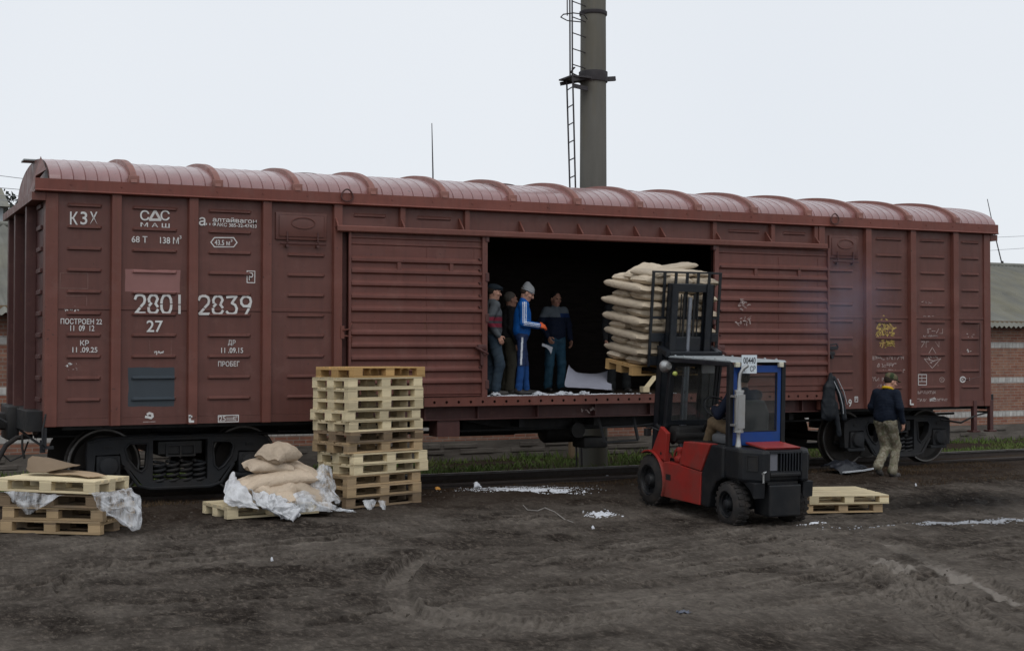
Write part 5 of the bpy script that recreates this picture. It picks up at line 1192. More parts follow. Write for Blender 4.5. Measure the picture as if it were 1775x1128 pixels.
# ---------------------------------------------------------------- the forklift truck
FK = Vector((7.85, -4.59, -0.115)); FYAW, FPIT, FTILT = R(-3.0), R(2.0), R(4.6)
fork = thing('forklift', 'red and black forklift truck with blue cab back holding up a pallet of sacks', 'forklift', FK, (FPIT, 0, FYAW))
FM = Matrix.Translation(FK) @ Matrix.Rotation(FYAW, 4, 'Z') @ Matrix.Rotation(FPIT, 4, 'X')
TM = Matrix.Translation((0, 2.14, 0.4)) @ Matrix.Rotation(FTILT, 4, 'X') @ Matrix.Translation((0, -2.14, -0.4))
def fp(name, mb, mat, smooth=None, bevel=0.0, parent=None):
    if name in CABSET: mb.v = [Vector((v.x * 0.858 - 0.066 + (0.064 if name in ('number_plate', 'plate_text') else 0.03 if name in MUF else 0.0), v.y + 0.06, v.z)) for v in mb.v]
    elif name in CWSET: mb.v = [Vector((cwx(v.x), v.y, v.z)) for v in mb.v]
    return mb.build(name, mat, parent or fork, smooth=smooth, bevel=bevel)
MUF = {'muffler', 'heat_shield', 'tailpipe', 'tailpipe_mouth', 'exhaust_elbow', 'clamp'}
def cwx(x): return float(np.interp(x, [-0.70, -0.565, -0.285, 0.285, 0.565, 0.70], [-0.66, -0.53, -0.25, 0.19, 0.445, 0.58]))
CABSET = {'rear_post', 'front_post', 'roof_rail', 'roof', 'roof_fastening', 'cab_back', 'rear_window', 'window_seal', 'windscreen_frame', 'windscreen', 'work_light', 'mirror', 'muffler', 'heat_shield', 'tailpipe', 'tailpipe_mouth', 'exhaust_elbow', 'clamp', 'number_plate', 'plate_text'}
CWSET = {'counterweight', 'wheel_arch', 'tail_recess', 'tail_block', 'tail_bar', 'grille', 'grille_screen', 'radiator_plate', 'tow_pin', 'hood'}
def mast_part(name, mb, mat, smooth=None, bevel=0.0, parent=None):
    kx, cx_ = (0.985, 0.047) if name in ('carriage', 'load_backrest', 'fork_tine') else (0.879, 0.059)
    mb.v = [TM @ Vector((v.x * kx + cx_, v.y, v.z + (0.05 if name == 'inner_mast' or (name == 'mast_crossbar' and v.z > 2.5) else 0))) for v in mb.v]; return fp(name, mb, mat, smooth, bevel, parent)
def wheel(x, y, r, w, s):
    a = (x, y, r); b = (x + s, y, r)            # s points outward
    n = 40
    prof = [(-w, r * 0.62), (-w + 0.01, r * 0.80), (-w + 0.03, r * 0.95), (-w * 0.72, r), (-w * 0.28, r), (-0.03, r * 0.95), (-0.01, r * 0.80), (0, r * 0.62), (-0.02, r * 0.60), (-0.03, r * 0.52)]
    t = MB().lathe(a, b, prof, n, caps=False)
    for k in range(22):        # tread lugs
        an = 2 * math.pi * k / 22
        for sd in (-1, 1):
            Mx = Matrix.Translation(a) @ Matrix.Rotation(an + (0.07 if sd > 0 else 0), 4, 'X') @ Matrix.Translation((-w / 2 * s + sd * w * 0.2, 0, r * 0.985))
            t.box((-w * 0.17, -r * 0.07, -0.01), (w * 0.17, r * 0.07, 0.012), 0, Mx)
    wo = fp('wheel', t, M_rubber, smooth=45)
    rm = MB().lathe(a, b, [(-w + 0.02, 0.0), (-w + 0.02, r * 0.6), (-0.012, r * 0.615), (-0.006, r * 0.57), (-0.03, r * 0.54), (-0.07, r * 0.5), (-0.075, r * 0.32), (-0.03, r * 0.25), (0.0, r * 0.22), (0.012, r * 0.15), (0.014, 0.0)], 32, caps=False)
    for k in range(6): an = k * math.pi / 3; rm.cyl((x - 0.075 * s, y + r * 0.41 * math.cos(an), r + r * 0.41 * math.sin(an)), (x - 0.055 * s, y + r * 0.41 * math.cos(an), r + r * 0.41 * math.sin(an)), 0.013, n=6)
    fp('rim', rm, M_dark, smooth=40, parent=wo)
wheel(-0.575, 0.0, 0.268, 0.20, -1); wheel(0.475, 0.0, 0.268, 0.20, 1)
wheel(-0.60, 1.87, 0.338, 0.24, -1); wheel(0.60, 1.87, 0.338, 0.24, 1)
# counterweight: shouldered casting with wheel arches, tail slot and grille
shell = [(-0.555, 0.37), (-0.565, -0.20), (-0.55, -0.26), (-0.40, -0.455), (-0.37, -0.47), (-0.285, -0.475), (-0.285, -0.40), (0.285, -0.40), (0.285, -0.475), (0.37, -0.47), (0.40, -0.455), (0.55, -0.26), (0.565, -0.20), (0.555, 0.37), (0.33, 0.37), (0.30, -0.05), (-0.30, -0.05), (-0.33, 0.37)]
cw = MB().prism(shell, 0.57, 0.955, 'XY')
c0 = fp('counterweight', cw, M_dark, bevel=0.035)
for s in (-1, 1):
    side = [(0.37, 0.956), (0.585, 0.60), (0.60, 0.18), (0.42, 0.165), (0.37, 0.34), (0.26, 0.50), (0.10, 0.572), (0.10, 0.956)]
    xo = 0.56 if s < 0 else 0.45; mb = MB().prism(side, min(s * xo, s * 0.34), max(s * xo, s * 0.34), 'YZ'); fp('counterweight_arm', mb, M_dark, bevel=0.02, parent=c0)
    mb = MB().prism([(-0.02, 0.575), (-0.22, 0.545), (-0.36, 0.47), (-0.43, 0.38), (-0.44, 0.575)], min(s * 0.50, s * 0.34), max(s * 0.50, s * 0.34), 'YZ'); fp('wheel_arch', mb, M_dark, bevel=0.01, parent=c0)
    # dark recess let into the slanted rear shoulder
    d = Vector((0.15 * s, 0.195, 0)).normalized(); cx, cy = s * 0.475, -0.357; nrm = Vector((s * 0.195, -0.15, 0)).normalized()
    P0 = Vector((cx, cy, 0)); mb = MB()
    for (u0, u1, z0, z1, dep) in ((-0.06, 0.06, 0.72, 0.885, 0.003),):
        q = [P0 + d * u0 + nrm * dep, P0 + d * u1 + nrm * dep]; mb.add([(q[0].x, q[0].y, z0), (q[1].x, q[1].y, z0), (q[1].x, q[1].y, z1), (q[0].x, q[0].y, z1)], [(0, 1, 2, 3)])
        for (ua, ub, za, zb) in ((u0 - .012, u1 + .012, z1, z1 + .012), (u0 - .012, u1 + .012, z0 - .012, z0), (u0 - .012, u0, z0, z1), (u1, u1 + .012, z0, z1)):
            a = P0 + d * ua + nrm * 0.001; b_ = P0 + d * ub + nrm * 0.001; e = nrm * 0.012
            mb.add([(a.x, a.y, za), (b_.x, b_.y, za), (b_.x, b_.y, zb), (a.x, a.y, zb), (a.x + e.x, a.y + e.y, za), (b_.x + e.x, b_.y + e.y, za), (b_.x + e.x, b_.y + e.y, zb), (a.x + e.x, a.y + e.y, zb)], [(4, 5, 6, 7), (0, 1, 5, 4), (1, 2, 6, 5), (2, 3, 7, 6), (3, 0, 4, 7)])
    fp('tail_recess', mb, M_black, parent=c0)
fp('tail_block', MB().prism([(-0.285, 0.16), (0.285, 0.16), (0.295, 0.545), (-0.295, 0.545)], -0.46, -0.12, 'XZ'), M_dark, bevel=0.02, parent=c0)
fp('tail_block', MB().box((-0.28, -0.40, 0.545), (0.28, -0.1, 0.575)), M_black, parent=c0)
fp('tail_bar', MB().box((-0.285, -0.465, 0.640), (0.285, -0.39, 0.690), c=0.015), M_dark, parent=c0)
fp('tail_bar', MB().box((-0.285, -0.448, 0.690), (0.285, -0.40, 0.705)), M_mast, parent=c0)
gr = MB().box((-0.285, -0.398, 0.70), (0.285, -0.392, 0.93)); g0 = fp('grille', gr, M_black, parent=c0)
sl = MB()
for k in range(8):
    x = -0.10 + k * 0.054; sl.prism([(x, -0.46), (x + 0.02, -0.46), (x + 0.032, -0.405), (x + 0.012, -0.405)], 0.705, 0.92, 'XY')
sl.box((-0.285, -0.455, 0.92), (0.285, -0.40, 0.945))
fp('grille_screen', sl, M_mast, parent=c0)
fp('radiator_plate', MB().box((-0.275, -0.43, 0.71), (-0.13, -0.41, 0.915), c=0.004), simple('grey_radiator', (0.16, 0.165, 0.19), 0.5, metal=0.3), parent=c0)
fp('tow_pin', MB().cyl((-0.41, -0.50, 0.70), (-0.41, -0.50, 0.58), 0.012).tube([(-0.41, -0.49, 0.70), (-0.39, -0.52, 0.715), (-0.42, -0.53, 0.70), (-0.43, -0.5, 0.69)], 0.008, 6), M_alu, smooth=40)
fp('hood', MB().prism([(-0.36, 0.955), (0.06, 0.985), (0.06, 1.01), (-0.38, 0.98)], -0.30, 0.34, 'YZ'), M_frred, bevel=0.006)
# red side bodywork
AC = (1.87, 0.338)
arc = lambda r, a0, a1, n: [(AC[0] + r * math.cos(R(a)), AC[1] + r * math.sin(R(a))) for a in np.linspace(a0, a1, n)]
for s in (-1, 1):
    lo, hi = min(s * 0.565, s * 0.44), max(s * 0.565, s * 0.44)
    low = [(0.605, 0.175), (1.44, 0.165)] + arc(0.405, 205, 142, 8) + [(1.50, 0.625), (1.12, 0.622), (0.592, 0.592)]
    fp('side_skirt', MB().prism(low, lo, hi, 'YZ'), M_frred, bevel=0.008)
    fp('side_box', MB().prism([(0.60, 0.600), (1.125, 0.632), (1.02, 0.935), (0.385, 0.962)], lo, hi, 'YZ'), M_frred, bevel=0.012)
    fin = [(1.505, 0.63), (1.46, 1.0), (1.63, 1.075), (1.84, 0.745), (1.72, 0.715), (1.60, 0.655)]
    fp('mast_support', MB().prism(fin, min(s * 0.56, s * 0.50), max(s * 0.56, s * 0.50), 'YZ'), M_frred, bevel=0.008)
    ou = arc(0.405, 205, 62, 16); inn = arc(0.385, 205, 62, 16)
    mb = MB().prism(ou + list(reversed(inn)), min(s * 0.60, s * 0.36), max(s * 0.60, s * 0.36), 'YZ'); fp('fender', mb, M_frred, bevel=0.004)
    fp('side_slot', MB().box((min(s*0.5655, s*0.5675), 1.33, 0.395), (max(s*0.5655, s*0.5675), 1.45, 0.47)), M_black)
    fp('mast_hole', MB().cyl((s * 0.5602, 1.60, 0.72), (s * 0.562, 1.60, 0.72), 0.022), M_black)
fp('chassis', MB().box((-0.435, -0.08, 0.22), (0.435, 1.62, 0.60), c=0.02).box((-0.30, 1.5, 0.25), (0.30, 2.0, 0.55)).cyl((-0.5, 1.87, 0.338), (0.5, 1.87, 0.338), 0.09), M_black, smooth=40)
fp('axle', MB().box((-0.42, -0.06, 0.20), (0.42, 0.06, 0.33), c=0.02), M_black)
pm = MB().lathe((-0.42, 1.33, 0.63), (-0.42, 1.33, 1), [(0, 0.07), (0.05, 0.075), (0.07, 0.05), (0.13, 0.045), (0.15, 0.06), (0.19, 0.055), (0.2, 0)], 14).tube([(-0.42, 1.33, 0.8), (-0.45, 1.40, 0.78), (-0.45, 1.44, 0.70), (-0.42, 1.44, 0.62)], 0.018, 8).lathe((-0.46, 1.24, 0.67), (-0.46, 1.4, 0.67), [(0, 0.04), (0.1, 0.05), (0.14, 0.03)], 10)
fp('hydraulic_pump', pm, M_frred, smooth=45)
fp('engine_cover', MB().box((-0.43, 0.08, 0.60), (0.43, 1.12, 0.93), c=0.02), M_black)
fp('cab_floor', MB().box((-0.43, 1.1, 0.60), (0.43, 1.58, 0.66)), M_black)
# dashboard and pedals box, steering wheel, levers
fp('dashboard', MB().box((-0.42, 1.42, 0.86), (0.42, 1.66, 1.08), c=0.04).cyl((-0.44, 1.48, 0.96), (0.42, 1.48, 0.96), 0.075, n=16), M_black, smooth=45)
fp('steering_column', MB().tube([(-0.02, 1.46, 1.0), (-0.02, 1.12, 1.335)], 0.028, 10), M_black, smooth=60)
sw = MB(); cS = Vector((-0.02, 1.10, 1.35)); ax = Vector((0, -0.72, 0.69)).normalized(); ux = Vector((1, 0, 0)); uy = ax.cross(ux)
sw.tube([cS + (ux * math.cos(a) + uy * math.sin(a)) * 0.185 for a in np.linspace(0, 2*math.pi, 32, endpoint=False)], 0.014, 8, closed=True)
for a in (0.3, 2.84, 4.71): sw.tube([cS - ax * 0.03, cS + (ux * math.cos(a) + uy * math.sin(a)) * 0.18], 0.009, 6)
sw.cyl(cS - ax * 0.05, cS + ax * 0.0, 0.035); fp('steering_wheel', sw, M_dark, smooth=60)
lv = MB()
for x in (0.22, 0.27, 0.32): lv.tube([(x, 1.4, 1.05), (x, 1.32, 1.30)], 0.008, 6).lathe((x, 1.33, 1.27), (x, 1.31, 1.33), [(0, 0.0), (0.01, 0.018), (0.04, 0.018), (0.05, 0)], 8)
fp('lever', lv, M_black, smooth=60)
M_seat = simple('worn_grey_seat', (0.10, 0.105, 0.11), 0.8, var=0.3, scale=8)
se = MB().box((-0.26, 0.40, 0.93), (0.26, 0.86, 1.05), c=0.04); s0 = fp('seat', se, M_seat, smooth=40)
MB().prism([(-0.24, 1.02), (0.24, 1.02), (0.25, 1.35), (0.18, 1.50), (-0.18, 1.50), (-0.25, 1.35)], 0.30, 0.40, 'XZ').build('backrest', M_seat, s0, bevel=0.03)
# cab: posts, roof, blue back with window
for s in (-1, 1):
    fp('rear_post', MB().box((s * 0.445 - 0.035, 0.045, 0.93), (s * 0.445 + 0.035, 0.125, 1.965), c=0.01), M_dark)
    fp('front_post', MB().bar((s * 0.44, 1.64, 1.06), (s * 0.44, 1.505, 1.965), 0.05, 0.07, c=0.008), M_mast)
    fp('roof_rail', MB().bar((s * 0.45, 0.05, 1.955), (s * 0.45, 1.54, 1.955), 0.05, 0.05, c=0.006), M_mast)
rf = MB().prism([(0.02, 1.985), (1.52, 1.985), (1.56, 1.99), (1.50, 2.008), (0.06, 2.008)], -0.47, 0.47, 'YZ'); r0 = fp('roof', rf, M_grey, bevel=0.006)
bb = MB()
for y in (0.2, 0.45, 0.7, 0.95, 1.2, 1.42):
    for x in (-0.43, 0.43): bb.lathe((x, y, 2.009), (x, y, 2.1), [(0, 0.018), (0.012, 0.016), (0.018, 0)], 8)
fp('roof_fastening', bb, M_grey, smooth=40, parent=r0)
ol = [(-0.405, 0.965), (0.405, 0.965), (0.405, 1.945), (-0.405, 1.945)]; win = [(-0.335, 1.135), (0.335, 1.135), (0.335, 1.855), (-0.335, 1.855)]
bk = plate2d([ol, win], 0.06, 0.10); b0 = fp('cab_back', bk, M_blue, bevel=0.004)
fp('rear_window', MB().box((-0.338, 0.078, 1.132), (0.338, 0.084, 1.858)), M_glass, parent=b0)
fp('window_seal', MB().tube([(-0.335, 0.062, 1.135), (0.335, 0.062, 1.135), (0.335, 0.062, 1.855), (-0.335, 0.062, 1.855)], 0.010, 6, closed=True), M_black, parent=b0)
ws = plate2d([[(-0.41, 1.09), (0.41, 1.09), (0.41, 1.93), (-0.41, 1.93)], [(-0.37, 1.15), (0.37, 1.15), (0.37, 1.88), (-0.37, 1.88)]], -0.015, 0.015)
Mws = Matrix.Translation((0, 1.625, 1.09)) @ Matrix.Rotation(math.atan(0.135 / 0.9), 4, 'X') @ Matrix.Translation((0, 0, -1.09))
ws.v = [Mws @ v for v in ws.v]; w0 = fp('windscreen_frame', ws, M_mast)
g_ = MB().box((-0.372, -0.003, 1.148), (0.372, 0.003, 1.882)); g_.v = [Mws @ v for v in g_.v]; fp('windscreen', g_, M_glass, parent=w0)
for s in (-1, 1): fp('work_light', MB().box((s * 0.37 - 0.035, 0.0, 1.925), (s * 0.37 + 0.035, 0.06, 1.985), c=0.008), simple('cream_lens', (0.55, 0.53, 0.42), 0.4))
hl = MB().lathe((-0.50, 1.52, 1.88), (-0.52, 1.66, 1.86), [(0, 0.0), (0.01, 0.05), (0.05, 0.075), (0.10, 0.085), (0.115, 0.08), (0.12, 0.0)], 20); fp('headlamp', hl, M_alu, smooth=40)
fp('headlamp_bracket', MB().tube([(-0.44, 1.54, 1.92), (-0.50, 1.55, 1.93), (-0.50, 1.56, 1.88)], 0.012, 6), M_black)
fp('indicator', MB().lathe((-0.455, 1.46, 1.78), (-0.455, 1.40, 1.78), [(0, 0.03), (0.03, 0.03), (0.045, 0.015), (0.046, 0)], 12), simple('yellow_green_lens', (0.45, 0.50, 0.12), 0.3), smooth=40)
fp('mirror', MB().box((0.02, 1.38, 1.78), (0.25, 1.40, 1.90), c=0.01).tube([(0.14, 1.4, 1.88), (0.14, 1.45, 1.95)], 0.01, 6), M_grey)
# exhaust stack
mu = MB().lathe((-0.415, -0.035, 1.13), (-0.415, -0.035, 2), [(0, 0.02), (0.005, 0.068), (0.03, 0.068), (0.035, 0.060), (0.06, 0.062), (0.47, 0.062), (0.49, 0.060), (0.495, 0.068), (0.52, 0.066), (0.525, 0.03)], 22)
m0 = fp('muffler', mu, M_alu, smooth=35)
fp('heat_shield', MB().prism([(-0.47, -0.100), (-0.36, -0.100), (-0.355, -0.085), (-0.365, -0.094), (-0.465, -0.094), (-0.475, -0.085)], 1.19, 1.60, 'XY'), M_alu, parent=m0)
fp('tailpipe', MB().tube([(-0.415, -0.035, 1.64), (-0.415, -0.035, 1.78), (-0.405, -0.04, 1.85), (-0.37, -0.05, 1.91), (-0.31, -0.07, 1.95)], [0.032, 0.022, 0.022, 0.023, 0.025], 12), M_alu, smooth=60, parent=m0)
fp('tailpipe_mouth', MB().cyl((-0.312, -0.0695, 1.9495), (-0.304, -0.072, 1.953), 0.020), M_black, parent=m0)
fp('exhaust_elbow', MB().lathe((-0.415, -0.035, 0.96), (-0.415, -0.035, 2), [(0, 0.045), (0.05, 0.035), (0.12, 0.026), (0.18, 0.03)], 14), M_alu, smooth=50, parent=m0)
fp('clamp', MB().box((-0.50, -0.06, 1.21), (-0.43, 0.05, 1.235)).box((-0.50, -0.06, 1.56), (-0.43, 0.05, 1.585)), M_alu, parent=m0)
# number plate standing at the roof edge
pt_ = MB().box((-0.40, -0.012, 1.85), (-0.145, 0.0, 2.075), c=0.003); p0 = fp('number_plate', pt_, simple('white_plate', (0.62, 0.68, 0.72), 0.5, var=0.06), bevel=0)
M_plateblack = simple('plate_black', (0.015, 0.015, 0.02), 0.5)
fp('plate_text', text_mb('00440', 0.205, 0.075, M=Matrix.Translation((-0.375, -0.014, 1.972))), M_plateblack, parent=p0)
fp('plate_text', text_mb('Т', 0.045, 0.065, M=Matrix.Translation((-0.378, -0.014, 1.875))), M_plateblack, parent=p0)
fp('plate_text', text_mb('СВ', 0.095, 0.07, M=Matrix.Translation((-0.26, -0.014, 1.873))), M_plateblack, parent=p0)
# mast, carriage and forks (tilted back together)
def chan(x0, x1, y0, y1, z0, z1, s):
    w = 0.022; mb = MB().box((x0 if s < 0 else x1 - w, y0, z0), (x0 + w if s < 0 else x1, y1, z1))
    mb.box((x0, y0, z0), (x1, y0 + w, z1)).box((x0, y1 - w, z0), (x1, y1, z1)); return mb
for s in (-1, 1):
    a, b = sorted((s * 0.49, s * 0.385)); mast_part('outer_mast', chan(a, b, 2.06, 2.20, 0.30, 2.09, s), M_mast)
    a, b = sorted((s * 0.38, s * 0.255)); mast_part('inner_mast', chan(a, b, 2.07, 2.19, 0.40, 2.93, s), M_mast)
mast_part('mast_crossbar', MB().box((-0.255, 2.09, 2.82), (0.255, 2.17, 2.93), c=0.006), M_mast)
mast_part('mast_crossbar', MB().box((-0.43, 1.94, 2.00), (0.43, 2.05, 2.075), c=0.01).prism([(1.95, 2.0), (2.2, 2.09), (2.2, 2.13), (1.95, 2.075)], -0.50, -0.40, 'YZ').prism([(1.95, 2.0), (2.2, 2.09), (2.2, 2.13), (1.95, 2.075)], 0.40, 0.50, 'YZ'), M_mast)
mast_part('mast_crossbar', MB().box((-0.385, 2.08, 0.9), (0.385, 2.12, 1.02)).box((-0.385, 2.08, 0.42), (0.385, 2.16, 0.55)), M_mast)
mast_part('lift_cylinder', MB().cyl((-0.02, 2.11, 0.5), (-0.02, 2.11, 2.05), 0.052, n=18).cyl((-0.02, 2.11, 2.05), (-0.02, 2.11, 2.80), 0.034, n=16), simple('chromed_rod', (0.30, 0.32, 0.36), 0.35, metal=0.8, var=0.1), smooth=40)
for x in (-0.11, 0.07): mast_part('chain', MB().box((x - 0.018, 2.12, 1.85), (x + 0.018, 2.135, 2.85)), M_black)
mast_part('hose', MB().tube([(0.13, 2.12, 2.86), (0.14, 2.13, 2.4), (0.13, 2.12, 1.9)], 0.012, 6).tube([(-0.17, 2.12, 2.84), (-0.165, 2.12, 2.3), (-0.17, 2.12, 1.9)], 0.010, 6), M_black, smooth=60)
tl = MB().tube([(-0.36, 1.62, 0.86), (-0.36, 2.05, 1.05)], 0.035, 10).tube([(0.36, 1.62, 0.86), (0.36, 2.05, 1.05)], 0.035, 10); fp('tilt_cylinder', tl, M_black, smooth=60)
ca = MB().box((-0.54, 2.205, 1.86), (0.54, 2.245, 1.98), c=0.005).box((-0.54, 2.205, 2.18), (0.54, 2.245, 2.30), c=0.005).box((-0.36, 2.20, 1.98), (-0.28, 2.24, 2.18)).box((0.28, 2.20, 1.98), (0.36, 2.24, 2.18)).box((-0.2, 2.10, 1.9), (0.2, 2.2, 2.26), c=0.01)
mast_part('carriage', ca, M_mast)
br = MB()
for k in range(7):
    x = -0.535 + k * 0.1783; lo = 1.84 if k in (0, 6) else 2.50
    br.box((x - 0.018, 2.215, lo), (x + 0.018, 2.24, 3.13))
br.box((-0.553, 2.214, 3.115), (0.553, 2.241, 3.14)).box((-0.535, 2.21, 2.49), (0.535, 2.235, 2.525))
mast_part('load_backrest', br, M_mast)
for s in (-1, 1): mast_part('fork_tine', MB().box((s * 0.30 - 0.06, 2.245, 1.735), (s * 0.30 + 0.06, 2.285, 2.25), c=0.005).prism([(2.26, 1.735), (3.25, 1.755), (3.25, 1.77), (2.26, 1.785)], s * 0.30 - 0.06, s * 0.30 + 0.06, 'YZ'), M_black)
fp('mirror_arm', MB().tube([(-0.5, 1.68, 1.0), (-0.58, 1.80, 1.04), (-0.62, 1.86, 1.0)], 0.012, 6).box((-0.66, 1.82, 0.93), (-0.58, 1.90, 1.03), c=0.012).box((-0.64, 1.80, 1.04), (-0.56, 1.88, 1.055)), M_black)

# ---------------------------------------------------------------- the raised load
LM = FM @ TM
pallet(M_amber, 'amber pallet carried high on the forklift tines under the sacks', LM @ Matrix.Translation((-0.64, 2.29, 1.695)) @ Matrix.Scale(1.0, 4) @ Matrix.Rotation(0, 4, 'Z') @ Matrix.Translation((0, 0.09, 0)))
GL = 'sacks on the raised pallet'
meshX = [sack_mesh('s', 0.78, 0.455, 0.152, 30 + k, 3.6, 0.0, 0.0, lump=0.035, wav=0.0) for k in range(4)]
meshY = [sack_mesh('s', 1.04, 0.41, 0.130, 40 + k, 4.6, 0.0, 0.045, lump=0.035, wav=0.006) for k in range(3)]
meX = [m_.build('sack', M_sack, smooth=180) for m_ in meshX]; meY = [m_.build('sack', M_sack, smooth=180) for m_ in meshY]
meXd = [o.data for o in meX]; meYd = [o.data for o in meY]
for o in meX + meY: bpy.data.objects.remove(o)
lr = random.Random(9)
ROW = ['bottom', 'second', 'third', 'fourth', 'fifth', 'sixth', 'seventh', 'eighth', 'ninth', 'tenth', 'eleventh']
base = 1.695 + 0.144 + 0.055
y_near = 2.27
def load_sack(me, x, y, z, rz, lab, rx=0, ry=0, sc=1.0):
    M = LM @ TR(x - 0.06 + lr.uniform(-.03, .03), y + lr.uniform(-.025, .025), z + lr.uniform(-.008, .008), rz + R(lr.uniform(-4, 4)), rx + R(lr.uniform(-1.5, 1.5)), ry + R(lr.uniform(-1.5, 1.5)))
    if lr.random() < 0.5: M = M @ Matrix.Rotation(math.pi, 4, 'Z')
    sack(me, M_sack, lab, M @ Matrix.Scale(sc, 4), GL)
PT = 0.109
for k in range(11):
    z = base + k * PT; w = ROW[k]
    row = 'bottom row' if k == 0 else f'{w} row up'
    if k % 2 == 0:
        load_sack(meXd[(k + 1) % 4], -0.13, y_near + 0.25, z + 0.006, 0, f'beige sack in the {row} of the raised load, end-on beside the mast')
        load_sack(meXd[k % 4], -0.13, y_near + 0.76, z, 0, f'beige sack in the {row} of the raised load, end-on nearer the boxcar')
        load_sack(meYd[k % 3], 0.42, y_near + 0.52, z, R(90), f'beige sack in the {row} of the raised load, on the driver-right side')
    else:
        load_sack(meYd[k % 3], -0.38, y_near + 0.54, z, R(90), f'beige sack in the {row} of the raised load, lengthwise along the open side')
        load_sack(meXd[k % 4], 0.21, y_near + 0.26, z, 0, f'beige sack in the {row} of the raised load, lengthwise behind the mast')
z = base + 11 * PT
load_sack(meXd[1], -0.22, y_near + 0.62, z + 0.01, R(34), 'beige sack on top of the raised load, corner poking up at the left', R(4), R(-14), 0.78)
load_sack(meXd[0], -0.30, y_near + 0.24, z - 0.005, R(-62), 'small beige sack on top of the raised load, at the corner nearest the forklift lamp', R(2), R(3), 0.66)
load_sack(meXd[2], 0.08, y_near + 0.30, z - 0.005, R(-14), 'beige sack on top of the raised load, wide and flat behind the guard bars', R(5), R(-4), 0.74)
load_sack(meYd[1], 0.26, y_near + 0.66, z + 0.05, R(14), 'beige sack on top of the raised load, lying highest with a pointed end', R(2), R(-7), 0.72)
load_sack(meXd[3], 0.42, y_near + 0.36, z - 0.0, R(75), 'beige sack on top of the raised load, at the end by the right-hand door', R(3), R(2), 0.72)
